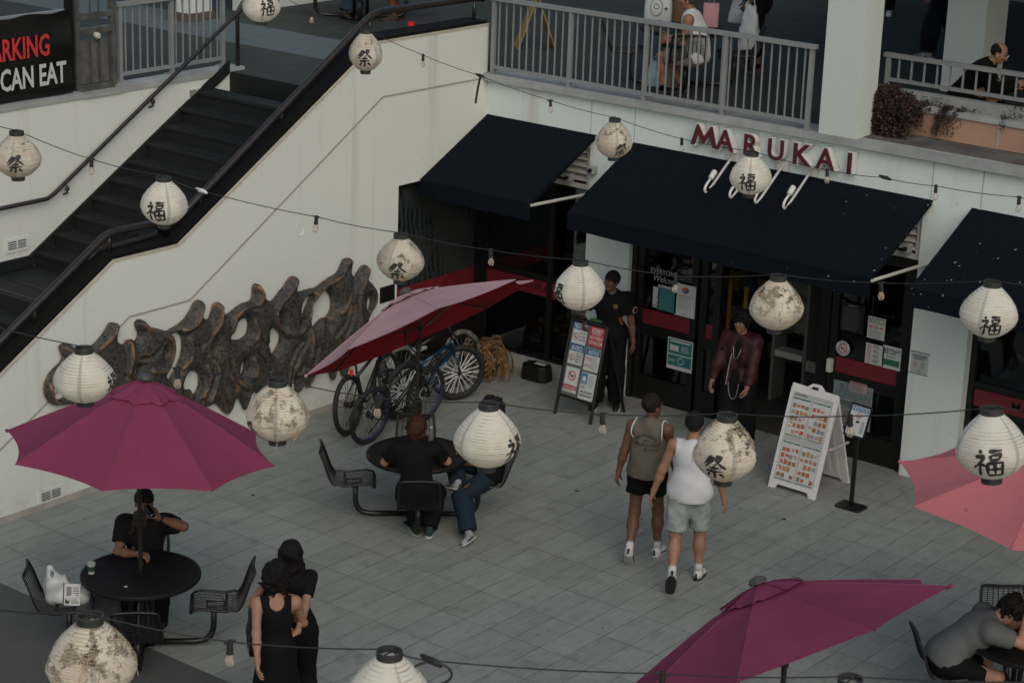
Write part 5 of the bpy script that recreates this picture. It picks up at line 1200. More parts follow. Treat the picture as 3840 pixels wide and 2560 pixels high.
cn = thing('drink_can', 'dark can with shiny end held to the mouth at the left table', 'can', tuple(cp))
obj('can_body', MB().lathe([(.026, -.085), (.033, -.075), (.033, .042), (.028, .052)], 24, axis=U(ax)), mat('can_dark', (.012, .014, .02), .3, metal=.6), cn, smooth=True)
obj('can_end', MB().lathe([(.029, .0525), (.027, .056), (.024, .050), (.0, .050)], 24, axis=U(ax), caps=False), mat('can_silver', (.62, .63, .60), .25, metal=.8), cn, smooth=True)
obj('watch', MB().tube([i1['wL'] + U(i1['elL'] - i1['wL']) * .03, i1['wL'] + U(i1['elL'] - i1['wL']) * .055], .036, 14), M['black'], i1['t'])
# auburn haired man, back view
L3 = (-13.55, 15.86, 0); H3 = 42
i3 = person('auburn haired person in black tee with back turned at the middle table', L3, H3, pale, (.045, .017, .010), up1=(0, .16, 1), wR=(.24, .46, .80), wL=(-.20, .44, .80), eR=(1, -.4, -.8), eL=(-1, -.4, -.8), aR=(.16, .10, .085), aL=(.02, .16, .085),
  top=('tee', blk, dict(hem=.10, e=.026)), bottom=('pants', blk, dict(e=.03)), shoes=(cloth('green_suede', (.02, .05, .045)), solew), hair='shag', hf=(0, 1, -.35), hand=(1.1, 1.), **sit)
# man in jeans with crossed legs
L4 = (-13.36, 16.86, 0); H4 = 128
i4 = person('person with curly black hair in jeans and black tee, one ankle crossed over the knee', L4, H4, tan_, up1=(0, -.02, 1), aR=w2l(L4, H4, dz(1052, 1108, .52)), aL=w2l(L4, H4, dz(1076, 1222, .10)), kR=(1.0, .5, .5), kL=(-.1, 1, .6), fR=(.75, .45, -.25), fL=tuple(w2l((0, 0, 0), H4, (.2, -1, -.02))),
  wR=(.02, .30, .70), wL=(-.12, .32, .66), eR=(1, -.6, -.5), eL=(-1, -.5, -.6), top=('tee', blk, dict(hem=.08, e=.026)), bottom=('pants', jean, dict(e=.022, e2=.045, fold=.010)), shoes=(silv, solew, shk), hair='afro', hf=(.1, 1, -.1), hand=(.8, .9), pel=(0, 0, .535))
# the two women
LB = (-11.60, 12.05, 0); HB = 52
iB = person('person with long black hair in black tee standing close behind the one in the dress', LB, HB, ltan, (.007, .006, .006), female=True, sc=.965, aR=(.1, 0, .085), aL=(-.1, 0, .085), up2=(-.10, .03, 1), wL=w2l(LB, HB, dz(607, 1345, 1.45), .965), wR=w2l(LB, HB, dz(678, 1470, 1.02), .965), eR=(.9, -.5, -.6), eL=(-1, -.2, -1),
  top=('tee', blk, dict(hem=.0, e=.008)), bottom=('pants', blk, dict(e=.02, e2=.04)), hair='long', hf=(-.4, 1, -.35), hand=(.5, .6), hdR=(-.8, .1, -.4), head_off=(0, .03))
LA = (-11.43, 11.64, 0); HA = 48
iA = person('person with short dark curls in sleeveless black dress, back turned, arm hanging', LA, HA, ltan, (.007, .006, .006), female=True, sc=.955, wL=w2l(LA, HA, dz(592, 1600, .80), .955), wR=(.14, .34, 1.15), eR=(.6, -.2, -1), eL=(-.5, -.8, 0), hair='bob', hf=(.15, 1, -.25), hup=(0, .12, 1), hand=(.35, .6))
def dressA():
    t = iA; c1 = Field(t['lo'] - .1, t['hi'] + .1, .0105); t['torso'](c1, .013, .05)
    c1.cap(t['p'] + V3(0, 0, .02), V3(0, .0, .30), .165, .25, .06); c1.disp(folds(.006, f=13., seed=5)); c1.cut((0, 0, .22), (0, 0, -1))
    xs, u2, fs_ = t['xs'], t['u2'], t['fs']
    c1.cut(t['nb'] + u2 * .005, u2)
    for s_, sh in ((1, t['shR']), (-1, t['shL'])): c1.ell(sh + xs * s_ * .028 - u2 * .03, t['A2'], (.070, .16, .125), .015, 'sub')
    c1.ell(t['nb'] - fs_ * .10 - u2 * .02, t['A2'], (.068, .09, .075), .02, 'sub')
    V, Q = c1.mesh(); new_obj('dress', mesh_np('dress', V, Q), blk, t['t'])
dressA()
bgp = w2l(LA, HA, dz(585, 1440, 1.0), .955)
bb = thing('shoulder_bag', 'shiny black quilted bag hanging at the side of the hugging pair', 'bag', tuple(dz(592, 1420, 1.05)))
bg = MB(); rs_ = random.Random(4)
for i in range(7):
    for j in range(9):
        u_, v_ = i / 6 - .5, j / 8 - .5; bg.v.append((.36 * u_ * .6 - .05 * v_, -.28 * u_ * .6, -.42 * v_ - .08 + rs_.uniform(-.012, .012) + .09 * (u_ < -.3) * (v_ > .2)))
for i in range(6):
    for j in range(8): a = i * 9 + j; bg.f.append((a, a + 9, a + 10, a + 1))
bo = obj('bag_body', bg, mat('glossy_black', (.008, .008, .009), .18, bump=.02, bscale=14.), bb, smooth='all'); sm = bo.modifiers.new('solid', 'SOLIDIFY'); sm.thickness = .07
# walking men
L5 = (-11.50, 17.12, 0); H5 = 24
bsk = cloth('olive_jersey', (.125, .110, .085), ns=9.)
i5 = person('person walking away in olive basketball tank top and black shorts', L5, H5, brn, (.014, .010, .008), sc=1.02, build=.96, wL=(-.30, .02, .88), wR=(.26, .16, .90), aL=(-.10, -.24, .17), aR=(.12, .12, .085), fL=(-.05, .75, -.70), fR=(.25, 1, -.03), kL=(-.1, 1, 0), twist=-4, hf=(.75, .8, 0),
  top=('tank', bsk, dict(e=.026, hem=.05, fold=.012)), bottom=('shorts', blk, dict(fr=.50, e=.030, e2=.045)), shoes=(shw, solew, navys), socks=(sockw, .14), hair='short', hand=(.6, .6))
L6 = (-10.84, 16.92, 0); H6 = 28
i6 = person('person walking away in white tank top, pale denim shorts and black cap', L6, H6, pale if 0 else (.29, .155, .10), (.03, .02, .012), sc=1.03, build=1.0, wL=(-.36, .02, .90), wR=(.34, .04, .86), eL=(-.7, -.8, 0), eR=(.7, -.8, 0), aL=(-.10, -.33, .20), aR=(.12, .10, .085), fL=(-.08, .40, -.92), fR=(.2, 1, -.03), hf=(.1, 1, -.05),
  top=('tank', cloth('white_cotton', (.52, .54, .55), noise=.08), dict(e=.022, hem=.08, fold=.013, ff=17., neck=.09, he=.030)), bottom=('shorts', cloth('pale_denim', (.30, .34, .32), noise=.3, ns=14.), dict(fr=.88, e=.028, e2=.055, fold=.010)), shoes=(shw, shk, shk), socks=(sockw, .13), hair='cap', hand=(.45, .5))
def on_back(info, body, size, x, z, m, nm='lettering', arc=0., shear=0., bold=.01, dy=.006, font_sx=1.):
    """letters lying on the back of a shirt, following its surface"""
    sh_ = info['shirt']; from mathutils.bvhtree import BVHTree
    bvh = BVHTree.FromPolygons([v.co for v in sh_.data.vertices], [tuple(p.vertices) for p in sh_.data.polygons])
    v, f = text_mesh(body, size, 0., bold=bold, shear=shear, align='CENTER', sx=font_sx)
    bw_ = -info['fs']; c0 = info['chest']; V_ = []
    for p in v:
        xx, zz = p[0], p[1] + z
        if arc: a = p[0] / arc; r_ = arc + p[1]; xx = r_ * math.sin(a); zz = z + r_ * math.cos(a) - arc
        o_ = c0 + bw_ * .5 - (-1) * info['xs'] * (xx + x) * 1. + info['u2'] * zz
        h_ = bvh.ray_cast(Vector(o_), Vector(-bw_)); V_.append(np.array(h_[0]) + bw_ * dy if h_[0] is not None else o_ - bw_ * .4)
    obj(nm, MB().add(V_, f), m, info['t'])
on_back(i5, 'NATIONAL', .046, 0, .060, inkm, arc=.145); on_back(i5, 'NBA', .030, 0, .015, inkm, bold=.02); on_back(i5, 'Basketball', .064, 0, -.035, inkm, shear=.4, bold=0.); on_back(i5, 'Assoc', .058, .045, -.080, inkm, shear=.4, bold=0.)
wt = mat('white_piping', (.50, .52, .53), .8)
def piping(info, m):
    for s_, sh in ((1, info['shR']), (-1, info['shL'])):
        c0 = sh - info['xs'] * s_ * .040 - info['u2'] * .02
        obj('piping', MB().tube([c0 + info['fs'] * .125 * math.cos(a) * (1.0) + info['u2'] * .100 * math.sin(a) + info['xs'] * s_ * (.006 + .010 * math.cos(2 * a)) for a in np.linspace(-.4, 2 * math.pi - 1.0, 22)], .0075, 6), m, info['t'], smooth='all')
    c0 = info['nb'] + info['u2'] * .004; obj('piping', MB().tube([c0 + info['xs'] * .076 * math.cos(a) + info['fs'] * .068 * math.sin(a) - info['u2'] * .012 * (1 - math.cos(2 * a)) for a in np.linspace(0, 6.28, 24)], .0075, 6, closed=True), m, info['t'], smooth='all')
piping(i5, wt)
obj('necklace', MB().tube([i5['nb'] + i5['u2'] * .03 + i5['xs'] * .062 * math.cos(a) + i5['fs'] * .060 * math.sin(a) for a in np.linspace(0, 6.28, 20)], .003, 4, closed=True), mat('gold', (.5, .32, .1), .3, metal=.8), i5['t'])
obj('bracelet', MB().tube([i6['wL'] + U(i6['elL'] - i6['wL']) * .015, i6['wL'] + U(i6['elL'] - i6['wL']) * .024], .031, 14), sred, i6['t'])
# guard
L7 = (-14.60, 20.74, 0); H7 = 205
i7 = person('person in black uniform shirt with round sleeve patch standing against the pillar', L7, H7, brn, sc=1.0, build=1.12, wL=(-.30, .02, .86), wR=(.30, .26, 1.12), eR=(1, -.6, -.6), aL=(-.12, .02, .085), aR=(.13, .10, .085), hf=(.55, 1, -.1),
  top=('tee', blk, dict(e=.026, hem=.06)), bottom=('pants', blk, dict(e=.03, e2=.05)), shoes=(shk, solew, shw), hair='short', hand=(.6, .8))
def badge(info, pt, d, r, m, nm, h=.004, n=20): obj(nm, MB().lathe([(r, 0), (r, h), (r * .8, h + .001), (0, h + .001)], n, pt, axis=d, caps=False), m, info['t'])
sl7 = i7['shL'] + (i7['elL'] - i7['shL']) * .42 - i7['xs'] * .080 + i7['fs'] * .04; dd7 = U(-i7['xs'] + i7['fs'] * .55)
badge(i7, sl7, dd7, .045, mat('patch_white', (.30, .31, .30), .7), 'sleeve_patch'); badge(i7, sl7 + dd7 * .003, dd7, .037, mat('patch_red', (.16, .02, .02), .7), 'sleeve_patch'); badge(i7, sl7 + dd7 * .006, dd7, .024, M['black'], 'sleeve_patch')
badge(i7, i7['chest'] + i7['u2'] * .06 - i7['xs'] * .075 + i7['fs'] * .145, U(i7['fs']), .030, mat('badge_gold', (.16, .12, .04), .5, metal=.4), 'badge')
# man in maroon jacket
L8 = (-12.50, 20.42, 0); H8 = 196
mar = mat('maroon_leather', (.032, .006, .007), .6, noise=.3, nscale=10., bump=.006, bscale=26., spec=.3)
i8 = person('person in maroon bomber jacket looking down in front of the dark doorway', L8, H8, (.21, .115, .075), (.008, .007, .007), sc=1.0, wR=(.30, .14, .86), wL=(-.16, .25, .86), eR=(.8, -1, 0), eL=(-1, -.7, -.1), aL=(-.10, -.10, .085), aR=(.10, .16, .085), hf=(.25, 1, -.45), twist=-8,
  top=('tee', blk, dict(e=.008, hem=.14, fold=.003, name='undershirt')), bottom=('pants', blk, dict(e=.035, e2=.06)), shoes=(shk, shk), hair='fringe', hand=(.8, 1.0))
def jacket8():
    t = i8; c1 = Field(t['lo'] - .08, t['hi'] + .08, .0105); t['torso'](c1, .036, .06); c1.ell(t['p'], t['A1'], (.205, .155, .15), .05)
    for s_ in (1, -1): t['arm'](c1, s_, .026, .04, 1.)
    c1.disp(folds(.010, f=17., seed=8)); c1.cut(t['p'] - t['u1'] * .02, -t['u1'])
    for wr, el in ((t['wR'], t['elR']), (t['wL'], t['elL'])):
        pc = wr + (el - wr) * .08; d_ = U(wr - el); sl_, P_ = c1.blk(wr - .12, wr + .12, .02); m__ = np.linalg.norm(P_ - pc, axis=-1) < .13; c1.F[sl_] = np.where(m__, np.maximum(c1.F[sl_], (P_ - pc) @ d_), c1.F[sl_])
    c1.cap(t['nb'] + t['u2'] * .06 + t['fs'] * .02, t['nb'] + t['u2'] * .14, .068, .08, .01, 'sub')
    c1.cap(t['nb'] + t['fs'] * .16 + t['u2'] * .02, t['p'] + t['fs'] * .19 - t['u2'] * .1, .072, .062, .02, 'sub')
    V, Q = c1.mesh(); new_obj('jacket', mesh_np('jacket', V, Q), mar, t['t'])
jacket8()
ch = mat('chain_silver', (.55, .56, .56), .3, metal=.8); c0 = i8['p'] + i8['fs'] * .165
obj('wallet_chain', MB().tube([c0 + i8['xs'] * (.065 * math.cos(a)) + V3(0, 0, -.02 - .20 * math.sin(a)) for a in np.linspace(0, math.pi, 18)], .005, 5), ch, i8['t'])
obj('necklace', MB().tube([i8['nb'] + i8['fs'] * (.07 + .085 * math.sin(a)) + i8['xs'] * .055 * math.cos(a) - V3(0, 0, .26 * math.sin(a)) for a in np.linspace(0, math.pi, 18)], .003, 4), ch, i8['t'])
obj('lanyard', MB().tube([i8['nb'] + i8['fs'] * .15 + i8['xs'] * .05 - V3(0, 0, .20), i8['waist'] + i8['fs'] * .175 + i8['xs'] * .07, i8['p'] + i8['fs'] * .19 + i8['xs'] * .085 - V3(0, 0, .05)], .007, 6), ch, i8['t'])
# man in grey T-shirt leaning over the table
L9 = (-7.50, 16.06, 0); H9 = -52
i9 = person('person in grey tee slumped over the right table with the head in a hand', L9, H9, (.38, .21, .145), (.010, .008, .007), sc=1.04, build=1.18, pel=(0, 0, .54), up1=(0, .55, 1), up2=(0, 1.25, 1), kR=(.1, .6, 1), kL=(-.1, .6, 1), aR=(.18, .22, .085), aL=(-.15, .30, .085),
  wR=(.06, .62, .985), wL=(-.14, .70, .80), eR=(.55, .15, -1), eL=(-.8, -.1, -.6), hf=(.1, 1, -1.0), hup=(0, 1.0, .75), top=('tee', cloth('grey_cotton', (.115, .125, .125), ns=4.), dict(e=.024, hem=.06, fold=.006)), bottom=('shorts', blk, dict(fr=.8, e=.03, e2=.05)), shoes=(shk, shk), hair='curly', hand=(1.0, .8), hdR=(-.1, .2, 1), pR=(-.2, -1, 0), head_off=(0, .0))
ph = thing('phone', 'grey phone held over the table top at the lower right', 'phone', tuple(l2w(L9, H9, (-.06, .84, .80), 1.04)))
obj('phone_body', MB().box((-.035, -.075, 0), (.035, .075, .009)), mat('phone_grey', (.09, .10, .11), .3), ph, bevel=.004); obj('screen', MB().box((-.031, -.069, .009), (.031, .069, .0096)), mat('phone_screen', (.02, .022, .025), .1), ph); ph.rotation_euler = (R(20), 0, R(-70))
# upper deck people
L10 = (-14.20, 21.72, DZ); H10 = 112
wtop = cloth('white_cotton', (.52, .54, .55), noise=.08)
i10 = person('person in white sleeveless top and khaki shorts seated behind the long railing', L10, H10, (.27, .13, .085), (.05, .05, .048), up1=(0, .10, 1), up2=(0, .30, 1), wR=(.02, .38, .72), wL=(-.14, .36, .70), eR=(.6, -.5, -1), eL=(-.6, -.5, -1), aL=(-.10, .38, .085), aR=(.14, .16, .085), hf=(0, 1, -.25),
  top=('tank', wtop, dict(e=.026, hem=.08)), bottom=('shorts', cloth('khaki', (.17, .155, .125)), dict(fr=.92, e=.03, e2=.05)), shoes=(shk, shk), socks=(blk, .20), hair='short', hand=(.9, .9), **sit)
L11 = (-14.62, 23.72, DZ); H11 = 120
i11 = person('person in black standing on the upper deck holding two plastic bags', L11, H11, brn, wR=(.16, .34, 1.02), wL=(-.30, .12, .95), top=('tee', blk, dict(e=.035, hem=.15)), bottom=('shorts', blk, dict(fr=1.02, e=.04, e2=.055)), shoes=(mat('brown_boot', (.03, .025, .022), .7), shk), socks=(blk, .20), aR=(.12, .10, .085), aL=(-.10, -.06, .085), hair='short', face=False, hand=(1.2, 1.2))
L12 = (-13.55, 26.78, DZ); H12 = 110
i12 = person('person in dark trousers and black and white sneakers half hidden by a column', L12, H12, (.30, .17, .12), wL=(-.28, .16, .86), bottom=('pants', cloth('dark_denim', (.012, .022, .034), ns=12.) if 0 else cloth('ink_denim', (.008, .010, .018)), dict(e=.04, e2=.07)), top=('tee', blk, {}), shoes=(mat('panel_leather', (.45, .46, .46), .5, noise=.0, col2=(.01, .01, .01), nscale=9.), solew, shk), aR=(.10, -.28, .12), aL=(-.1, .14, .085), face=False)
L13 = (-16.05, 29.7, DZ); H13 = 200
i13 = person('distant person in black seen between the two near columns', L13, H13, brn, bottom=('pants', blk, {}), top=('tee', blk, {}), shoes=(shw, solew), face=False, hair='short')
L14 = (-11.12, 22.66, DZ); H14 = -72
i14 = person('balding person in black bending forward behind the low railing', L14, H14, (.30, .165, .105), (.013, .010, .009), build=1.05, pel=(0, 0, .34), up1=(0, .35, 1), up2=(0, .80, 1), kR=(.1, .6, 1), kL=(-.1, .6, 1), aR=(.14, .36, .085), aL=(-.14, .40, .085), wR=(.10, .60, .56), wL=(-.14, .56, .50), eR=(.6, -.6, -1), eL=(-.6, -.6, -1), hf=(.05, 1, -.45), hup=(0, .45, 1),
  top=('long', blk, dict(e=.03, hem=.1)), bottom=('pants', blk, dict(e=.03, e2=.05)), shoes=(shk, shk), hair='balding', hand=(.4, .5))
gls = [i14['head'] + i14['HU'] * .010 + i14['HF'] * .108 + i14['HX'] * x for x in (-.055, .055)]
mbg = MB()
for s_ in (-1, 1):
    c_ = i14['head'] + i14['HU'] * .008 + i14['HF'] * .112 + i14['HX'] * s_ * .032; mbg.tube([c_ + i14['HX'] * .024 * math.cos(a) + i14['HU'] * .018 * math.sin(a) for a in np.linspace(0, 6.28, 16)[:-1]], .0018, 4, closed=True); mbg.tube([c_ + i14['HX'] * s_ * .024, i14['head'] + i14['HX'] * s_ * .080 + i14['HU'] * .01], .0016, 4)
obj('glasses', mbg, M['cream'], i14['t']); obj('earbud', MB().tube([i14['head'] + i14['HX'] * .088 - i14['HU'] * .008 + i14['HF'] * .008, i14['head'] + i14['HX'] * .090 - i14['HU'] * .035 + i14['HF'] * .012], .005, 6), M['white'], i14['t'])
bench = obj('bench_seat', MB().box((-11.55, 22.50, DZ), (-10.75, 22.90, DZ + .21)), M['dark']); tag(bench, 'low dark bench under the balding person', 'bench')
L15 = (-21.40, 23.45, DZ); H15 = -110
person('person in blue jeans and brown shoes seated at the table above the stairs', L15, H15, tan_, pel=(0, 0, .535), kR=(.1, .6, 1), kL=(-.1, .6, 1), aR=w2l(L15, H15, (-21.05, 23.05, DZ + .09)), aL=w2l(L15, H15, (-21.15, 22.95, DZ + .09)), wR=(.1, .4, .8), wL=(-.1, .4, .8), bottom=('pants', cloth('mid_denim', (.035, .065, .085), ns=12.), dict(e2=.05)), top=('tee', blk2, {}), shoes=(cloth('brown_suede', (.06, .04, .025)), shk), face=False, hair='short')
L16 = (-20.35, 23.62, DZ); H16 = 135
person('person with bare legs and brown boots seated at the table above the stairs', L16, H16, (.15, .06, .035), pel=(0, 0, .535), kR=(.1, .6, 1), kL=(-.1, .6, 1), aR=(.12, .22, .085), aL=(-.16, .34, .085), wR=(.1, .4, .8), wL=(-.1, .4, .8), bottom=('shorts', blk, dict(fr=.6)), top=('tee', blk, {}), shoes=(cloth('brown_suede', (.06, .04, .025)), shk), face=False, hair='short')
# ================================================================ signs
class Panel:
    """flat board: origin at lower left, u to the right, v up, n outwards"""
    def __init__(s, o, u, v, w, h): s.o = V3(*o); s.u = U(u); s.v = U(v); s.n = np.cross(s.u, s.v); s.w = w; s.h = h; s.k = 0
    def P(s, x, y, d=0.): return s.o + s.u * x * s.w + s.v * y * s.h + s.n * d
    def rect(s, nm, x0, y0, x1, y1, m, par, d=.002, th=.0015):
        s.k += 1; a = [s.P(x0, y0, d), s.P(x1, y0, d), s.P(x1, y1, d), s.P(x0, y1, d)]; b = [p + s.n * th for p in a]
        return obj(nm, MB().add(a + b, [(3, 2, 1, 0), (4, 5, 6, 7), (0, 1, 5, 4), (1, 2, 6, 5), (2, 3, 7, 6), (3, 0, 4, 7)]), m, par)
    def text(s, body, x, y, size, m, par, d=.005, align='LEFT', sx=1., bold=.01, fit=None, nm='lettering', shear=0.):
        v, f = text_mesh(body, size, 0., bold=bold, align=align, sx=sx, res=2, shear=shear)
        if fit:
            xs = [p[0] for p in v]; k = fit * s.w / (max(xs) - min(xs)); v = [(p[0] * k, p[1], p[2]) for p in v]
        return obj(nm, MB().add(place2d(v, s.P(x, y, d), s.u, s.v), f), m, par)
    def lines(s, x0, y0, x1, y1, n, m, par, d=.004, frac=.35, seed=0):
        r_ = random.Random(seed); mb = MB(); st = (y1 - y0) / n
        for i in range(n):
            ya = y1 - st * (i + 1) + st * (1 - frac) / 2; xe = x1 - (x1 - x0) * r_.uniform(0, .25)
            mb.add([s.P(x0, ya, d), s.P(xe, ya, d), s.P(xe, ya + st * frac, d), s.P(x0, ya + st * frac, d)], [(0, 1, 2, 3)])
        return obj('text_lines', mb, m, par)
    def ring(s, cx, cy, r_, m, par, d=.005, w_=.2, slash=True, nm='prohibition_ring'):
        mb = MB(); n = 28
        for i in range(n):
            a, b = 2 * math.pi * i / n, 2 * math.pi * (i + 1) / n; q_ = []
            for rr, an in ((r_ * (1 - w_), a), (r_, a), (r_, b), (r_ * (1 - w_), b)): q_.append(s.P(cx, cy, d) + s.u * rr * math.cos(an) + s.v * rr * math.sin(an))
            mb.add(q_, [(0, 1, 2, 3)])
        if slash:
            dd = s.u * .7071 + s.v * -.7071; ee = s.u * .7071 + s.v * .7071; c = s.P(cx, cy, d + .0006); mb.add([c - dd * r_ * .9 - ee * r_ * .08, c + dd * r_ * .9 - ee * r_ * .08, c + dd * r_ * .9 + ee * r_ * .08, c - dd * r_ * .9 + ee * r_ * .08], [(0, 1, 2, 3)])
        return obj(nm, mb, m, par)
    def poly(s, pts, m, par, d=.004, nm='pictogram'):
        return obj(nm, MB().add([s.P(x, y, d) for x, y in pts], [tuple(range(len(pts)))]), m, par)
greym = mat('board_grey', (.095, .098, .092), .6, noise=.2)
DOG = [(-.9,.1),(-.75,.35),(-.5,.4),(-.35,.15),(.4,.15),(.75,.45),(.8,.35),(.55,.0),(.5,-.6),(.35,-.6),(.3,-.15),(-.2,-.15),(-.3,-.6),(-.45,-.6),(-.4,-.05),(-.6,.05)]
CUP = [(-.4,-.6),(-.5,.3),(-.1,.3),(-.05,.6),(.0,.6),(.0,.3),(.05,-.1),(.5,-.1),(.5,-.6)]
def picto(pn, pts, cx, cy, r_, m, par): pn.poly([(cx + x * r_ / pn.w, cy + y * r_ / pn.h) for x, y in pts], m, par)
# black A-frame
ts = thing('notice_board', 'black A-frame board full of blue and red notices by the pillar', 'sign', (-14.63, 20.38, 0))
def loc(ob, t):  # world coordinates to children of an unrotated root
    pass
O1 = V3(-14.63, 20.38, 0)
fl, fr_l = V3(-14.906, 20.071, 0) - O1, V3(-14.354, 20.056, 0) - O1; bl, br = V3(-14.90, 20.72, 0) - O1, V3(-14.321, 20.723, 0) - O1
tl, tr = V3(-14.905, 20.36, 1.17) - O1, V3(-14.365, 20.35, 1.17) - O1
for a, b in ((fl, tl), (fr_l, tr)): obj('front_leg', MB().tube([a + V3(0, 0, .0), b], .022, 8), M['black'], ts)
for a, b in ((bl, tl), (br, tr)): obj('rear_leg', MB().tube([a, b + V3(0, .03, -.02)], .020, 8), M['black'], ts)
obj('top_bar', MB().tube([tl, tr], .03, 10), M['black'], ts)
pd = U(tl - fl); P0 = fl + pd * .25; pn = Panel(P0 + V3(.022, 0, 0), fr_l - fl, pd, .51, .95)
bd = pn.rect('board', 0, 0, 1, 1, greym, ts, d=-.012, th=.012)
obj('board_frame', MB().tube([pn.P(0, 0), pn.P(1, 0)], .017, 8).tube([pn.P(0, 1), pn.P(1, 1)], .017, 8), M['black'], ts)
def sgn(x0, y0, x1, y1, m=papm): return pn.rect('notice', x0, y0, x1, y1, m, ts, d=.001)
a = sgn(.04, .70, .46, .985); pn.rect('header', .04, .885, .46, .985, bluem, a, d=.0035); pn.text('NOTICE', .06, .90, .085, wht_l, a, fit=.37, d=.006, bold=.02); pn.ring(.14, .79, .042, sred, a); picto(pn, CUP, .14, .79, .026, inkm, a)
for i, l_ in enumerate(('NO FOOD', 'NO DRINK', 'ALLOWED')): pn.text(l_, .245, .83 - i * .043, .036, inkm, a, fit=.20)
a = sgn(.04, .43, .46, .695); pn.rect('header', .04, .60, .46, .695, bluem, a, d=.0035); pn.text('AVISO', .08, .612, .085, wht_l, a, fit=.34, d=.006, bold=.02); pn.ring(.14, .51, .042, sred, a); picto(pn, CUP, .14, .51, .026, inkm, a)
for i, l_ in enumerate(('NO SE', 'PERMITE', 'COMIDA O', 'BEBIDA')): pn.text(l_, .25, .562 - i * .034, .030, inkm, a, fit=.18)
a = sgn(.05, .06, .45, .39); pn.ring(.25, .28, .062, sred, a); picto(pn, DOG, .25, .28, .045, inkm, a); pn.rect('header', .05, .10, .45, .155, sred, a, d=.0035); pn.text('NO PETS ALLOWED', .07, .112, .035, wht_l, a, fit=.36, d=.006); pn.lines(.08, .065, .42, .095, 2, sred, a)
a = sgn(.53, .72, .97, .985, sred); pn.text('SORRY', .585, .895, .08, wht_l, a, fit=.33, bold=.015); pn.rect('underline', .60, .875, .88, .882, wht_l, a, d=.003); pn.text('NO PUBLIC', .56, .81, .06, wht_l, a, fit=.38); pn.text('RESTROOM', .56, .745, .06, wht_l, a, fit=.38)
a = sgn(.53, .40, .97, .69); pn.rect('header', .54, .60, .96, .685, bluem, a, d=.0035); pn.text('NOTICE', .60, .615, .07, wht_l, a, fit=.32, d=.006, shear=.2, bold=.02)
for i in range(2):
    for j in range(2): pn.ring(.60 + i * .095, .55 - j * .09, .021, sred, a, w_=.25)
pn.lines(.73, .42, .94, .58, 6, inkm, a, frac=.25)
a = sgn(.53, .02, .97, .37); pn.rect('parking_symbol', .54, .22, .72, .36, cyan, a, d=.0035); pn.poly([(.57, .28), (.60, .32), (.66, .32), (.69, .28), (.69, .26), (.57, .26)], wht_l, a, d=.006); pn.text('PARKING', .555, .230, .022, wht_l, a, fit=.15, d=.006); pn.lines(.75, .20, .93, .35, 5, inkm, a, frac=.2); pn.lines(.56, .155, .72, .205, 2, inkm, a)
pn.text('WELLER COURT', .565, .105, .036, inkm, a, fit=.37, bold=.03); pn.text('PARKING ONLY!', .565, .060, .036, inkm, a, fit=.37, bold=.03)
gp_ = thing('green_packet', 'crumpled green packet lying on top of the black A-frame board', 'packet', (-14.55, 20.36, 1.20)); obj('packet_body', MB().sphere((0, 0, .015), (.10, .035, .022), 10, 6), mat('packet_green', (.03, .13, .03), .4, noise=.7, nscale=30.), gp_)
gp_ = thing('black_pouch', 'small black pouch lying on the left end of the A-frame board', 'pouch', (-14.78, 20.36, 1.20)); obj('pouch_body', MB().sphere((0, 0, .012), (.10, .035, .02), 10, 6), M['black'], gp_)
# white A-frame with flyers
tw = thing('flyer_board', 'white plastic A-frame board with four pages of grocery flyers', 'sign', (-11.33, 20.15, 0)); O2 = V3(-11.33, 20.15, 0)
nl, nr = V3(-11.64, 19.785, 0) - O2, V3(-11.02, 19.773, 0) - O2; ftl, ftr = V3(-11.62, 20.13, 1.16) - O2, V3(-11.03, 20.12, 1.14) - O2
H2 = np.linalg.norm(ftl - nl)
pw = Panel(nl, nr - nl, ftl - nl, .62, H2)
def plast(P_, th, par, nm):
    out = [(0, 0), (.0, .97), (.02, .985), (.28, .985), (.36, 1.02), (.42, 1.045), (.58, 1.045), (.64, 1.02), (.72, .985), (.98, .985), (1, .97), (1, 0), (.86, 0), (.84, .03), (.80, .045), (.20, .045), (.16, .03), (.14, 0)]
    n = len(out); vs = [P_.P(x, y, 0) for x, y in out] + [P_.P(x, y, -th) for x, y in out]
    return obj(nm, MB().add(vs, [tuple(range(n))[::-1], tuple(range(n, 2 * n))] + [(i, (i + 1) % n, n + (i + 1) % n, n + i) for i in range(n)]), M['white'], par, bevel=.005)
fp = plast(pw, .035, tw, 'front_panel')
obj('handle_slot', MB().tube([pw.P(.44, 1.005, .001), pw.P(.56, 1.005, .001)], .016, 8), M['frame'], fp)
bl2, br2 = V3(-11.60, 20.53, 0) - O2, V3(-11.00, 20.54, 0) - O2
pb = Panel(br2, bl2 - br2, ftr + V3(0, .05, 0) - br2, .60, H2 * .985); bpn = plast(pb, .035, tw, 'rear_panel')
for k in range(4): obj('rib', MB().bar(pb.P(.14 + .18 * k + .08, .10, -.036), pb.P(.14 + .18 * k + .08, .90, -.036), .05, .012, up=tuple(pb.n)), M['white'], bpn)
obj('hinge_bar', MB().tube([ftl + V3(0, .03, -.02), ftr + V3(0, .03, -.02)], .022, 8), M['white'], tw)
obj('side_brace', MB().bar(V3(-10.99, 19.98, .55) - O2, V3(-10.97, 20.36, .55) - O2, .03, .012), M['cream'], tw)
pw.rect('frame_edge', .08, .09, .92, .93, mat('frame_grey', (.36, .37, .36), .5), tw, d=.001, th=.002)
foodm = []
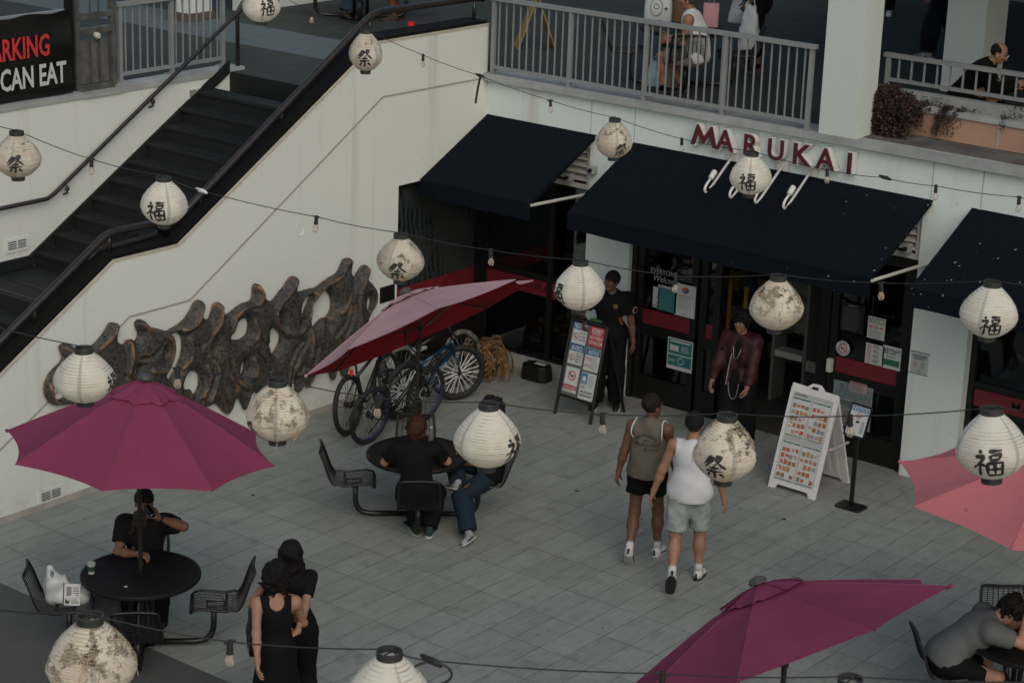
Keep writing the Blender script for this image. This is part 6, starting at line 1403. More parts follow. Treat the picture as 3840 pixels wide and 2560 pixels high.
for nm, c1, c2, c3 in (('flyer_a', (.40, .10, .05), (.45, .28, .16), (.50, .50, .46)), ('flyer_b', (.32, .15, .07), (.48, .46, .40), (.38, .05, .03))):
    q = NT(nm); P, x, y, z = q.pos(); vo = q.n.new('ShaderNodeTexVoronoi'); vo.inputs['Scale'].default_value = 42.; vo.distance = 'CHEBYCHEV'; q.l.new(P, vo.inputs['Vector']); sc_ = q.n.new('ShaderNodeSeparateColor'); q.l.new(vo.outputs['Color'], sc_.inputs[0])
    c = q.mix(q.math('GREATER_THAN', sc_.outputs[0], .5), c1, c2); c = q.mix(q.math('GREATER_THAN', sc_.outputs[1], .60), c, c3); c = q.mix(q.rng(q.noise(P, 90., 4), .60, .75), c, (.50, .50, .47)); q.base(c); foodm.append(q.m)
for cc, c2_ in (((.30, .05, .03), (.42, .20, .10)), ((.34, .17, .05), (.16, .06, .03)), ((.40, .36, .28), (.20, .12, .07)), ((.07, .12, .05), (.30, .26, .12)), ((.30, .32, .33), (.10, .10, .11)), ((.42, .30, .12), (.30, .08, .04))): foodm.append(mat('product_print', cc, .5, col2=c2_, nscale=60., noise=.1))
for gx, gy_, k in ((.10, .52, 0), (.52, .52, 1), (.10, .10, 1), (.52, .10, 0)):
    a = pw.rect('flyer_page', gx, gy_, gx + .38, gy_ + .37, papm, tw, d=.0035); top_ = gy_ + .37
    pw.rect('green_rule', gx + .01, top_ - .022, gx + .37, top_ - .008, greenm, a, d=.0055); pw.rect('green_rule', gx + .01, gy_ + .003, gx + .37, gy_ + .010, greenm, a, d=.0055)
    r2 = random.Random(int(gx * 100 + gy_ * 10))
    for i in range(4):
        for j in range(5):
            if r2.random() < .86:
                x0_ = gx + .015 + i * .09; y0_ = gy_ + .018 + j * .062; a2 = pw.rect('product_picture', x0_ + r2.uniform(0, .012), y0_ + r2.uniform(0, .01), x0_ + .078, y0_ + r2.uniform(.036, .052), foodm[r2.randrange(len(foodm))], a, d=.0055)
    if (gx, gy_) == (.10, .52): pw.text('TOKYO CENTRAL', gx + .02, top_ + .012, .034, inkm, a, fit=.26, d=.006)
    else: pw.text('WEEKLY DEALS', gx + .03, top_ - .021, .014, wht_l, a, fit=.24, d=.0085)
# notice stand
tn = thing('notice_stand', 'black pole stand with a small framed notice on a flat base', 'sign stand', (-10.61, 19.88, 0))
obj('base', MB().prism([(-.13, -.12), (.13, -.12), (.16, -.09), (.16, .09), (.13, .12), (-.13, .12), (-.16, .09), (-.16, -.09)], 0, .022, lambda u, v, w_: (u, v, w_)), M['black'], tn, bevel=.006)
obj('pole', MB().box((-.022, -.014, .02), (.022, .014, 1.02)), M['black'], tn)
pq_ = Panel(V3(-.135, -.05, .86), (1, -.12, .0), (0.02, .42, 1), .25, .34)
fo = pq_.rect('sign_frame', -.06, -.05, 1.06, 1.05, M['frame'], tn, d=-.012, th=.012); pq_.rect('paper', .03, .03, .97, .97, papm, fo, d=.001); pq_.rect('header', .06, .80, .94, .95, bluem, fo, d=.003); pq_.text('NOTICE', .09, .825, .052, wht_l, fo, fit=.80, d=.006, bold=.02)
pq_.ring(.5, .66, .036, sred, fo, d=.004); picto(pq_, CUP, .5, .66, .02, inkm, fo); pq_.rect('taped_page', .12, .10, .66, .55, papm, fo, d=.004); pq_.lines(.72, .12, .92, .52, 6, inkm, fo)
# ================================================================ posters on the doors
def poster(label, a, b, y=21.285, m=papm, name='poster', off=(2840, 1280)):
    A = on_y(off[0] + a[0] / 2.352, off[1] + a[1] / 2.352, y); B = on_y(off[0] + b[0] / 2.352, off[1] + b[1] / 2.352, y)
    t = thing(name, label, 'poster', (A[0], y, B[2])); P_ = Panel((0, 0, 0), (1, 0, 0), (0, 0, 1), B[0] - A[0], A[2] - B[2]); s = P_.rect('sheet', 0, 0, 1, 1, m, t, d=0, th=.002); return t, P_
a_, b_ = (1900, 640), (2840, 640); c_l = (2840, 1280)
YD = 21.262
t, p_ = poster('teal store policy sheet on the left glass door', (1340, 1000), (1490, 1262), YD, teal, off=a_); p_.rect('header', 0, .90, 1, 1, papm, t, d=.003); p_.text('Store Policies', .05, .925, .035, inkm, t, fit=.9, d=.006); p_.lines(.1, .08, .9, .85, 16, mat('teal_text', (.12, .26, .25), .6), t, frac=.25)
t, p_ = poster('white sheet with a coloured hexagon on the left glass door', (1492, 985), (1655, 1310), YD, papm, off=a_)
for k, cc in enumerate(((.45, .12, .06), (.03, .12, .25), (.30, .04, .05))):
    an = [(.5 + .20 * math.cos(x), .82 + .105 * math.sin(x)) for x in (R(90 + 120 * k), R(150 + 120 * k), R(210 + 120 * k))]; p_.poly([(.5, .82)] + an, mat('logo_colour', cc, .5), t, d=.004 + .0004 * k)
p_.text('Statement to all Food Lovers', .08, .62, .02, inkm, t, fit=.84); p_.lines(.15, .22, .85, .60, 10, mat('faint_text', (.22, .23, .22), .6), t, frac=.2); p_.lines(.35, .05, .65, .09, 1, inkm, t)
t, p_ = poster('half hidden white notice left of the teal sheet', (1295, 1018), (1336, 1212), YD, papm, off=a_); p_.text('S', .6, .45, .05, inkm, t); p_.text('RES', .05, .05, .04, inkm, t, fit=.8); p_.text('P', .6, .2, .04, inkm, t)
t, p_ = poster('teal and white promotion sheet low on the left glass door', (1425, 1460), (1630, 1790), YD, papm, off=a_); p_.rect('panel', .04, .50, .96, .96, teal, t, d=.003); p_.rect('panel', .04, .12, .96, .46, teal, t, d=.003); p_.rect('header', .1, .88, .9, .93, papm, t, d=.006); p_.rect('picture', .1, .6, .45, .78, papm, t, d=.006); p_.lines(.55, .58, .9, .8, 4, papm, t, d=.006); p_.ring(.55, .30, .045, wht_l, t, slash=False, d=.006, nm='circle'); p_.lines(.08, .24, .4, .34, 2, papm, t, d=.006)
wl = thing('window_lettering', 'white chalk style words of welcome on the left glass door', 'lettering', (0, 0, 0))
for body, q0, sz, sh_ in (('EVERYONE', (1268, 893), .095, 0.), ('Welcome', (1285, 965), .12, .3)):
    A = on_y(1900 + q0[0] / 2.352, 640 + q0[1] / 2.352, YD); v, f = text_mesh(body, sz, 0., shear=sh_, sx=.86); obj('word', MB().add(place2d(v, A, (1, 0, 0), (0, 0, 1)), f), mat('chalk_white', (.30, .31, .30), .8), wl)
t, p_ = poster('black sheet of fine white lines on the right glass door', (748, 1150), (930, 1445), YD, M['frame'], off=b_); p_.lines(.08, .04, .92, .84, 18, mat('dim_text', (.14, .15, .15), .6), t, frac=.2); p_.lines(.3, .90, .75, .93, 1, wht_l, t)
t, p_ = poster('white sheet headed NOTICE in green on the right glass door', (982, 1276), (1118, 1502), YD, papm, off=b_); p_.text('NOTICE', .05, .70, .10, greenm, t, fit=.88, bold=.01); p_.lines(.2, .92, .8, .95, 1, greenm, t)
for k in range(3): p_.rect('red_box', .07 + .31 * k, .50, .30 + .31 * k, .56, sred, t, d=.004); p_.ring(.185 + .31 * k, .61, .018, sred, t, slash=False, nm='circle')
p_.lines(.06, .05, .9, .44, 9, inkm, t, frac=.22)
t, p_ = poster('white sheet of four NO symbols on the right glass door', (962, 1512), (1108, 1730), YD, papm, off=b_)
for k in range(4): p_.ring(.2, .87 - .24 * k, .026, sred, t); p_.text('NO', .42, .85 - .24 * k, .045, inkm, t); p_.lines(.45, .78 - .24 * k, .92, .82 - .24 * k, 1, inkm, t)
t, p_ = poster('white and green RECEIPT sheet beside the four NO symbols', (1112, 1532), (1256, 1770), YD, papm, off=b_); p_.text('RECEIPT', .06, .66, .085, inkm, t, fit=.88, bold=.01); p_.lines(.15, .86, .85, .90, 1, inkm, t); p_.lines(.2, .48, .8, .60, 3, inkm, t, frac=.3); p_.rect('green_block', .06, .15, .94, .42, greenm, t, d=.004)
t, p_ = poster('worn beer poster low on the right glass door', (678, 330), (990, 800), YD, mat('faded_blue_paper', (.20, .25, .255), .5, noise=.25, nscale=6.), off=c_l); p_.text('KI', .16, .80, .13, mat('faded_text', (.09, .13, .145), .6), t, bold=.02); p_.text('ICHIBAN', .06, .64, .12, mat('faded_text', (.11, .15, .16), .6), t, fit=.88, bold=.02); p_.poly([(.1, .5), (.5, .42), (.9, .5), (.9, .58), (.1, .58)], mat('poster_dark_shape', (.10, .115, .11), .6), t); p_.sphere if 0 else None  # polygon is a flat darker shape below the large lettering
p_.rect('picture', .25, .12, .75, .38, mat('poster_food', (.26, .24, .20), .6, noise=.6, nscale=20.), t, d=.004); p_.lines(.2, .03, .85, .10, 2, inkm, t)
t, p_ = poster('small pink edged note taped over the beer poster', (818, 345), (960, 470), YD - .006, mat('pink_paper', (.36, .27, .26), .6), off=c_l); p_.lines(.06, .06, .94, .80, 6, mat('grey_text', (.14, .12, .12), .6), t, frac=.35); p_.rect('header', .03, .84, .97, .97, mat('pink_bar', (.32, .12, .12), .6), t, d=.003)
cst = on_y(2840 + 755 / 2.352, 1280 + 60 / 2.352, YD); t = thing('round_sticker', 'round white NO PETS sticker on the right glass door', 'sticker', tuple(cst)); P_ = Panel((-.1, 0, -.1), (1, 0, 0), (0, 0, 1), .2, .2)
obj('disc', MB().lathe([(.092, 0), (.092, .002), (0, .002)], 36, (0, 0, 0), axis=(0, -1, 0), caps=False), papm, t); P_.ring(.5, .5, .058, sred, t); picto(P_, DOG, .5, .5, .036, inkm, t)
for body, up in (('NO PETS', 1), ('EXCEPT SERVICE ANIMALS', -1)):
    v, f = text_mesh(body, .026 if up > 0 else .019, 0., align='CENTER', bold=.01); vv_ = []
    for p in v:
        if up > 0: a = math.pi / 2 - p[0] / .07; r_ = .066 + p[1]
        else: a = -math.pi / 2 + p[0] / .07; r_ = .083 - p[1]
        vv_.append((r_ * math.cos(a), -.005, r_ * math.sin(a)))
    obj('lettering', MB().add(vv_, f), inkm, t)
t, p_ = poster('small framed sign hanging inside the doorway edge', (432, 165), (518, 280), 21.30, mat('dim_paper', (.12, .11, .10), .6), off=c_l, name='small_sign'); p_.text('PLEASE', .08, .70, .05, M['dark'], t, fit=.84); p_.lines(.1, .1, .9, .62, 3, M['dark'], t, frac=.5)
t, p_ = poster('white store hours paper in a torn plastic pocket on the white pillar', (1365, 85), (1497, 300), FY - .004, mat('hours_paper', (.42, .44, .42), .6), off=c_l); p_.text('TOKYO CENTRAL', .06, .80, .035, inkm, t, fit=.86); p_.rect('rule', .06, .765, .92, .775, bluem, t, d=.004); p_.text('STORE HOURS', .16, .66, .03, inkm, t, fit=.62); p_.lines(.1, .25, .42, .58, 7, sred, t, frac=.25); p_.lines(.55, .25, .86, .58, 7, inkm, t, frac=.25); p_.ring(.5, .13, .02, inkm, t, slash=False, nm='stamp')
tp = mat('torn_plastic', (.30, .31, .29), .35, noise=.5); p_.rect('pocket', -.06, .97, 1.08, 1.06, tp, t, d=0, th=.001); p_.rect('pocket', -.10, -.06, 1.02, -.005, tp, t, d=0, th=.001)
# dark letters on the red bands
for par_, x0_, z0_, sz, nm2 in ((wf, -16.62, 1.07, .13, 'MARUKAI'), (wf2, -9.50, 1.06, .15, 'MARUKAI')):
    v, f = text_mesh(nm2, sz, 0., bold=.01, sx=1.15); obj('band_lettering', MB().add(place2d(v, (x0_, 21.317, z0_), (1, 0, 0), (0, 0, 1)), f), mat('band_ink', (.012, .006, .006), .5), par_)
# ================================================================ shop interior seen through the glass
sh = thing('shelf_unit', 'dim shelves of packaged goods behind the left glass door', 'shelf', (-14.3, 23.2, 0))
for k in range(5): obj('shelf_board', MB().box((-.9, 0, .2 + .4 * k), (1.2, .45, .23 + .4 * k)), M['dark'], sh)
r2 = random.Random(3)
for k in range(4):
    for j in range(9):
        c = r2.choice([(.12, .11, .09), (.10, .03, .02), (.03, .06, .09), (.13, .10, .03)]); obj('product_box', MB().box((-.85 + j * .22, .05, .235 + .4 * k), (-.70 + j * .22, .35, .235 + .4 * k + r2.uniform(.15, .3))), mat('package', c, .5), sh)
for x_, y_ in ((-13.42, 21.95), (-13.75, 22.1)):
    bp_ = thing('yellow_post', ['slim yellow post standing just inside the doorway', 'slim yellow post seen through the left glass door'][x_ < -13.5], 'post', (x_, y_, 0)); obj('post_body', MB().box((-.02, -.02, 0), (.02, .02, 1.55)), mat('post_yellow', (.22, .13, .012), .5), bp_, bevel=.004); obj('foot_plate', MB().box((-.08, -.08, 0), (.08, .08, .01)), M['black'], bp_)
br_ = thing('brochure_rack', 'tall pale rack of brochures inside the doorway', 'rack', (-13.05, 22.4, 0))
obj('rack_frame', MB().box((-.22, 0, 0), (-.18, .3, 2.0)).box((.24, 0, 0), (.28, .3, 2.0)), mat('rack_metal', (.16, .17, .16), .5), br_)
obj('rack_poster', MB().box((-.17, .02, .95), (.23, .03, 1.95)), mat('rack_poster', (.15, .145, .12), .6, noise=.7, nscale=9.), br_); obj('rack_tray', MB().box((-.17, .0, .6), (.23, .2, .68)), M['cream'], br_)
cr_ = thing('counter', 'grey counter front deep inside the dark shop', 'counter', (-12.3, 23.6, 0)); obj('counter_body', MB().box((0, 0, 0), (1.3, .6, .92)), mat('counter_grey', (.045, .05, .05), .5, noise=.3), cr_); obj('counter_top', MB().box((-.03, -.03, .92), (1.33, .63, .96)), M['frame'], cr_)
obj('left_case', MB().box((-17.0, 22.3, 0), (-15.4, 22.9, 1.1)), mat('case_dark', (.035, .037, .036), .3, noise=.5), sb)
for k in range(6): obj('bakery_case_item', MB().box((-16.9 + k * .25, 22.15, 1.12), (-16.72 + k * .25, 22.35, 1.28 + .05 * (k % 3))), mat('case_goods', (.07, .075, .07), .6, noise=.5), sb)
# ================================================================ bicycles
def bicycle(label, rear, ang, tyre_m, frame_m, spoke_m, spoke_r, Rw=.345, steer=0., lean=6., tw_=.030, wb=1.04, txt=None, ns=28, rim_m=None, fork_m=None, group='bicycles parked by the side wall'):
    t = thing('bicycle', label, 'bicycle', (rear[0], rear[1], 0), group); t.rotation_euler = (R(lean), 0, R(ang)); rim_m = rim_m or M['black']; fork_m = fork_m or frame_m
    def wheel(cx, st):
        c, s_ = math.cos(R(st)), math.sin(R(st)); X = V3(c, s_, 0); Y = V3(-s_, c, 0); C_ = V3(cx, 0, Rw)
        w = obj('wheel', MB().lathe([(.018, -.05), (.035, -.03), (.035, .03), (.018, .05)], 14, C_, axis=Y), M['frame'], t, smooth=True)
        k_ = MB(); n = 44; m_ = 10
        for i in range(n):
            a = 2 * math.pi * i / n
            for j in range(m_):
                b = 2 * math.pi * j / m_; rr = Rw - tw_ + tw_ * math.cos(b) * (1 + (.05 if (i % 2) else 0) * (math.cos(b) > .3)); k_.v.append(tuple(C_ + X * rr * math.cos(a) + V3(0, 0, 1) * rr * math.sin(a) + Y * tw_ * .95 * math.sin(b)))
        for i in range(n):
            for j in range(m_): k_.f.append((i * m_ + j, i * m_ + (j + 1) % m_, ((i + 1) % n) * m_ + (j + 1) % m_, ((i + 1) % n) * m_ + j))
        obj('tyre', k_, tyre_m, w, smooth='all')
        r_ = Rw - tw_ * 1.9
        obj('rim', MB().tube([C_ + X * r_ * math.cos(a) + V3(0, 0, r_ * math.sin(a)) for a in np.linspace(0, 2 * math.pi, 41)[:-1]], .012, 6, closed=True), rim_m, w, smooth='all')
        sp_ = MB()
        for i in range(ns):
            a = 2 * math.pi * (i + .5 * (i % 4 // 2)) / ns; b = a + (.55 if i % 2 else -.55); sd = .028 if (i // 2) % 2 else -.028
            sp_.tube([C_ + X * .03 * math.cos(b) + V3(0, 0, .03 * math.sin(b)) + Y * sd, C_ + X * r_ * math.cos(a) + V3(0, 0, r_ * math.sin(a))], spoke_r, 4)
        obj('spokes', sp_, spoke_m, w)
        obj('disc', MB().lathe([(.055, .036), (.075, .036), (.075, .038), (.055, .038)], 20, C_, axis=Y, caps=False), M['cream'], w)
        return C_, X, Y
    rc, _, _ = wheel(0, 0); fc, X, Y = wheel(wb, steer)
    bbp = V3(.40, 0, .30); stt = V3(.27, 0, .70); ht = V3(wb - .19, 0, .83); hb = V3(wb - .14, 0, .70); Z = V3(0, 0, 1)
    fr = obj('frame', MB().tube([bbp, stt], .019, 10).tube([stt - Z * .05 + V3(.02, 0, 0), ht - Z * .03], .020, 10).tube([bbp, hb], .026, 10).tube([hb - Z * .03 + V3(.01, 0, 0), ht + Z * .02], .024, 10)
        .tube([bbp + V3(0, .03, 0), rc + V3(0, .062, 0)], .011, 8).tube([bbp - V3(0, .03, 0), rc - V3(0, .062, 0)], .011, 8).tube([stt - Z * .06 + V3(.01, .02, 0), rc + V3(0, .062, 0)], .010, 8).tube([stt - Z * .06 + V3(.01, -.02, 0), rc - V3(0, .062, 0)], .010, 8), frame_m, t, smooth=True)
    obj('fork', MB().tube([hb, hb + V3(.02, 0, -.05)], .02, 8).tube([hb + V3(.02, 0, -.05) + Y * .055, fc + Y * .060], .014, 8).tube([hb + V3(.02, 0, -.05) - Y * .055, fc - Y * .060], .014, 8).tube([hb + V3(.02, 0, -.05) + Y * .06, hb + V3(.02, 0, -.05) - Y * .06], .016, 8), fork_m, t, smooth=True)
    hp = ht + V3(-.02, 0, .08); obj('stem', MB().tube([ht, hp, hp + X * .05], .015, 8), M['black'], t); hbx = hp + X * .05
    hbr = obj('handlebar', MB().tube([hbx + Y * .34 - X * .08 + Z * .06, hbx + Y * .2 - X * .02 + Z * .07, hbx + Y * .08, hbx - Y * .08, hbx - Y * .2 - X * .02 + Z * .07, hbx - Y * .34 - X * .08 + Z * .06], .012, 8), M['black'], t, smooth='all')
    for s_ in (1, -1): obj('grip', MB().tube([hbx + Y * s_ * .36 - X * .085 + Z * .06, hbx + Y * s_ * .24 - X * .035 + Z * .065], .018, 8), M['frame'], hbr)
    obj('seat_post', MB().tube([stt, stt + V3(-.03, 0, .13)], .014, 8), M['black'], t)
    sc0 = stt + V3(-.04, 0, .15); obj('saddle', MB().add(*_saddle(sc0)), M['frame'] if txt is None else mat('saddle_two_tone', (.02, .03, .045), .4, col2=(.42, .44, .44), nscale=4., noise=.1), t, smooth='all')
    cr = obj('crank', MB().lathe([(.085, .03), (.095, .03), (.095, .036), (.085, .036)], 24, bbp, axis=(0, -1, 0), caps=False).tube([bbp + V3(0, -.04, 0), bbp + V3(.14, -.05, .02)], .010, 6).tube([bbp + V3(0, .04, 0), bbp + V3(-.14, .05, -.02)], .010, 6).tube([bbp + V3(0, -.05, 0), bbp + V3(0, .05, 0)], .02, 8), M['black'], t)
    for p_, s_ in ((V3(.15, -.11, .02), 1), (V3(-.15, .11, -.02), -1)): obj('pedal', MB().box(tuple(bbp + p_ - V3(.045, .045, .012)), tuple(bbp + p_ + V3(.045, .045, .012))), mat('pedal_pale', (.20, .22, .23), .4) if txt else M['black'], cr)
    obj('chain', MB().tube([bbp + V3(0, -.035, .09), rc + V3(0, -.035, .035), rc + V3(-.035, -.035, 0), rc + V3(0, -.035, -.035), bbp + V3(0, -.035, -.09)], .005, 5), M['frame'], t)
    obj('kickstand', MB().tube([bbp + V3(-.1, .03, -.02), V3(.2, .16, .02)], .008, 6), M['black'], t)
    if txt:
        d_ = U(hb - bbp); up_ = U(np.cross(V3(0, -1, 0), d_)) * -1
        v, f = text_mesh(txt, .055, 0., bold=.02, shear=.3, align='CENTER'); o_ = (bbp + hb) / 2 + V3(0, -.028, 0)
        obj('lettering', MB().add(place2d(v, o_ - U(np.cross(d_, V3(0, 1, 0))) * .018, d_, -np.cross(d_, V3(0, -1, 0)), V3(0, -1, 0)), f), wht_l, fr)
    return t
def _saddle(c):
    vs = []; fs = []; pr_ = [(-.13, .010, -.01), (-.12, .055, .0), (-.08, .075, .012), (-.02, .06, .012), (.05, .028, .008), (.11, .018, .004), (.13, .006, -.006)]
    n = 10
    for x, w_, z in pr_:
        for k in range(n): a = 2 * math.pi * k / n; vs.append(c + V3(x, w_ * math.cos(a), z + .022 * math.sin(a) * (1 if math.sin(a) > 0 else 1.3)))
    for i in range(len(pr_) - 1):
        for k in range(n): fs.append((i * n + k, i * n + (k + 1) % n, (i + 1) * n + (k + 1) % n, (i + 1) * n + k))
    fs += [tuple(range(n))[::-1], tuple((len(pr_) - 1) * n + k for k in range(n))]; return vs, fs
tyre = mat('tyre_rubber', (.010, .010, .010), .75, noise=.4, nscale=30.); bluef = mat('metallic_blue', (.008, .045, .085), .28, metal=.5, coat=.4); camo = mat('marbled_tyre', (.015, .014, .013), .7, col2=(.22, .21, .18), nscale=7.); spw = mat('white_spokes', (.55, .56, .56), .4); spd = mat('dark_spokes', (.05, .05, .05), .4)
bicycle('blue bicycle with thick white spokes standing behind the middle table', (-16.16, 18.62), 88, tyre, bluef, spw, .0058, txt='THRONE', steer=-22, lean=5, tw_=.040, Rw=.37, wb=1.0)
bicycle('black bicycle with a marbled tyre behind the blue bicycle', (-16.52, 19.05), 84, camo, M['black'], spd, .003, lean=-6, tw_=.036, Rw=.37)
bicycle('dark bicycle seen from behind, leftmost against the white wall', (-16.22, 17.76), 106, tyre, M['black'], spd, .003, lean=-4, Rw=.37, tw_=.032)
bicycle('dark bicycle with a purple rim, next to the leftmost one', (-15.86, 17.68), 92, tyre, M['black'], spd, .003, lean=5, Rw=.36, tw_=.030, rim_m=mat('purple_rim', (.03, .015, .10), .3))
rl_ = thing('rear_light', 'small red rear light glowing red on the leftmost dark bicycle', 'light', (-16.17, 17.72, .80)); obj('lens', MB().box((-.018, -.015, -.04), (.018, .015, .04)), mat('red_lens', (.65, .03, .02), .3), rl_, bevel=.006)
# ================================================================ plants
leafm = {}
def leaf_mat(nm, c, c2):
    m_ = mat(nm, c, .6, col2=c2, nscale=9., noise=.1); return m_
rs3 = random.Random(11)
def leaflet(mb, p, d, l_, w_):
    d = U(d); s_ = U(np.cross(d, V3(rs3.uniform(-1, 1), rs3.uniform(-1, 1), rs3.uniform(-1, 1)))); mb.add([p, p + d * l_ * .5 + s_ * w_, p + d * l_, p + d * l_ * .5 - s_ * w_], [(0, 1, 2, 3)])
pp = thing('palm_plant', 'dried orange brown palm with drooping fronds by the corner window', 'plant', (-16.50, 20.62, 0))
obj('trunk', MB().tube([(0, 0, 0), (0, 0, .15), (.01, 0, .30)], [.13, .14, .10], 12), mat('palm_trunk', (.07, .035, .012), .9, noise=.6, nscale=30.), pp, smooth='all')
pmats = [leaf_mat('dry_frond', (.19, .095, .028), (.10, .045, .014)), leaf_mat('pale_dry_frond', (.26, .16, .06), (.14, .07, .02))]
for k in range(34):
    a = 2 * math.pi * k / 34 * 5.03; rr = rs3.uniform(.26, .46); up_ = rs3.uniform(.06, .22); mb = MB(); pts = []
    for i in range(10):
        t_ = i / 9; pts.append(V3(math.cos(a) * rr * math.sin(t_ * 1.7), math.sin(a) * rr * math.sin(t_ * 1.7), .30 + up_ * math.sin(t_ * 2.6) * 1.3 - .34 * t_ ** 2.2))
    mb.tube(pts, [.007 - .0005 * i for i in range(10)], 4)
    for i in range(1, 9):
        for q_ in range(3):
            t0 = pts[i] + (pts[i + 1 if i < 9 else i] - pts[i]) * q_ / 3; T_ = U(pts[i + 1] - pts[i]); S_ = U(np.cross(T_, V3(0, 0, 1)))
            for s_ in (-1, 1): leaflet(mb, t0, T_ * .8 + S_ * s_ + V3(0, 0, -.25), rs3.uniform(.07, .10), .0075)
    obj('frond', mb, pmats[k % 2], pp)
def px_x(sx, sy, y=21.76): return float(on_y(sx, sy, y)[0])
def vine(label, cx, wdt, drops, dens, z_top=4.19, y_front=21.76, m=None, spread_up=0., seed=1, big=1.15):
    rs = random.Random(seed); t = thing('trailing_vine', label, 'plant', (cx, y_front, z_top - .1), 'plants growing in the long planter'); mb = MB(); st = MB()
    for k in range(drops):
        x = rs.gauss(0, wdt * .42); ln_ = dens[1] * (1 - .5 * abs(x) / wdt) * rs.uniform(.45, 1.08); p = V3(x, .10 + rs.uniform(-.02, .16), .10 + spread_up * rs.random() * max(0, 1 - (x / wdt) ** 2)); pts = [p]
        n = max(4, int(ln_ / .035)); dx = rs.uniform(-.012, .012)
        for i in range(n):
            if i < 3: stp = V3(dx, -.05, .012 - .02 * i)
            else: stp = V3(dx + rs.uniform(-.010, .010), rs.uniform(-.008, .006), -.035)
            p = p + stp; pts.append(p)
            for _ in range(dens[0]): leaflet(mb, p + V3(rs.uniform(-.03, .03), rs.uniform(-.035, .01), rs.uniform(-.02, .02)), (rs.uniform(-1, 1), rs.uniform(-1, .3), rs.uniform(-.9, .5)), rs.uniform(.016, .034) * big, rs.uniform(.005, .009) * big)
        st.tube(pts, .0022, 3)
    st.tube([(-wdt, .1, .1), (0, .1, .105), (wdt, .1, .1)], .003, 3); obj('stems', st, mat('vine_stem', (.05, .025, .018), .8), t); obj('leaves', mb, m, t); return t
vm1 = leaf_mat('red_brown_leaf', (.050, .018, .012), (.018, .012, .008)); vm2 = leaf_mat('dark_leaf', (.035, .020, .012), (.014, .018, .008)); vm3 = leaf_mat('green_leaf', (.030, .060, .018), (.012, .025, .010))
vine('massive red brown vine spilling over the planter at the column foot', -11.47, .40, 210, (6, .60), m=vm1, spread_up=.22, seed=2, big=1.6, y_front=21.52, z_top=4.17)
vine('second vine hanging over the planter rim, right of the big one', px_x(3444, 440), .08, 26, (5, .38), m=vm1, seed=3)
vine('straggly vine with long thin tips, middle of the planter', px_x(3533, 450), .10, 20, (4, .44), m=vm2, seed=4)
vine('short thin vine just right of the straggly one', px_x(3593, 440), .06, 10, (3, .28), m=vm2, seed=5)
vine('small isolated vine strand near the right edge', px_x(3752, 470), .04, 5, (3, .26), m=vm2, seed=6)
for k, (x, lb, h_) in enumerate(((px_x(3403, 361, 22.02), 'green sprig behind the planter rim near the big vine', .14), (px_x(3503, 365, 22.02), 'green weed in the planter under the low railing', .16), (px_x(3809, 425, 22.02), 'bushy green weed in the planter at the right edge', .2), (px_x(3625, 400, 22.02), 'low green ground weed in the middle of the planter', .09))):
    t = thing('weed', lb, 'plant', (x, 22.02, 4.09), 'plants growing in the long planter'); mb = MB()
    for _ in range(150):
        a = rs3.uniform(0, 6.28); r_ = rs3.uniform(0, .12); leaflet(mb, V3(r_ * math.cos(a) * 1.3, r_ * math.sin(a) * .6, rs3.uniform(0, h_)), (math.cos(a), math.sin(a), rs3.uniform(0, 1.2)), .035, .006)
    obj('leaves', mb, vm3, t)
# ================================================================ small things
bx = thing('bait_box', 'black eight sided box with a paper label on the floor by the curb', 'box', (-15.90, 20.98, 0)); oc = [(-.21, -.07), (-.14, -.14), (.14, -.14), (.21, -.07), (.21, .07), (.14, .14), (-.14, .14), (-.21, .07)]
obj('box_body', MB().prism(oc, 0, .2, lambda u, v, w_: (u * (1 - w_ * .5), v * (1 - w_ * .5), w_)), M['frame'], bx, bevel=.012); obj('paper_label', MB().box((-.05, .00, .2005), (.11, .07, .203)), papm, bx)
cu = thing('plastic_cup', 'clear cup with dark rings near the edge of the left table', 'cup', (-14.03, 11.89, .752)); obj('cup_wall', MB().lathe([(.028, 0), (.040, .10), (.042, .102), (.038, .100), (.026, .004)], 24, caps=False), mat('cup_pale', (.42, .46, .44), .25, alpha=.75), cu, smooth=True); obj('cup_base', MB().lathe([(.028, 0), (.028, .004), (0, .004)], 20, caps=False), papm, cu); obj('cup_print', MB().lathe([(.0322, .03), (.0385, .08)], 24, caps=False), mat('cup_print', (.03, .05, .04), .4), cu, smooth=True)
nk = obj('napkin_scrap', MB().prism([(-.015, -.012), (.012, -.014), (.018, .006), (-.002, .018)], 0, .003, lambda u, v, w_: (-13.60 + u, 11.92 + v, .743 + w_)), papm); tag(nk, 'tiny white paper scrap on the left table', 'paper scrap')
bt = thing('water_bottle', 'small clear water bottle on the middle table', 'bottle', tuple(gz(1615, 1662, .745))); obj('bottle_body', MB().lathe([(.03, 0), (.032, .01), (.032, .13), (.014, .165), (.013, .175)], 18), mat('bottle_plastic', (.14, .16, .17), .15, alpha=.7), bt, smooth=True); obj('cap', MB().lathe([(.015, .175), (.015, .193)], 14), papm, bt)
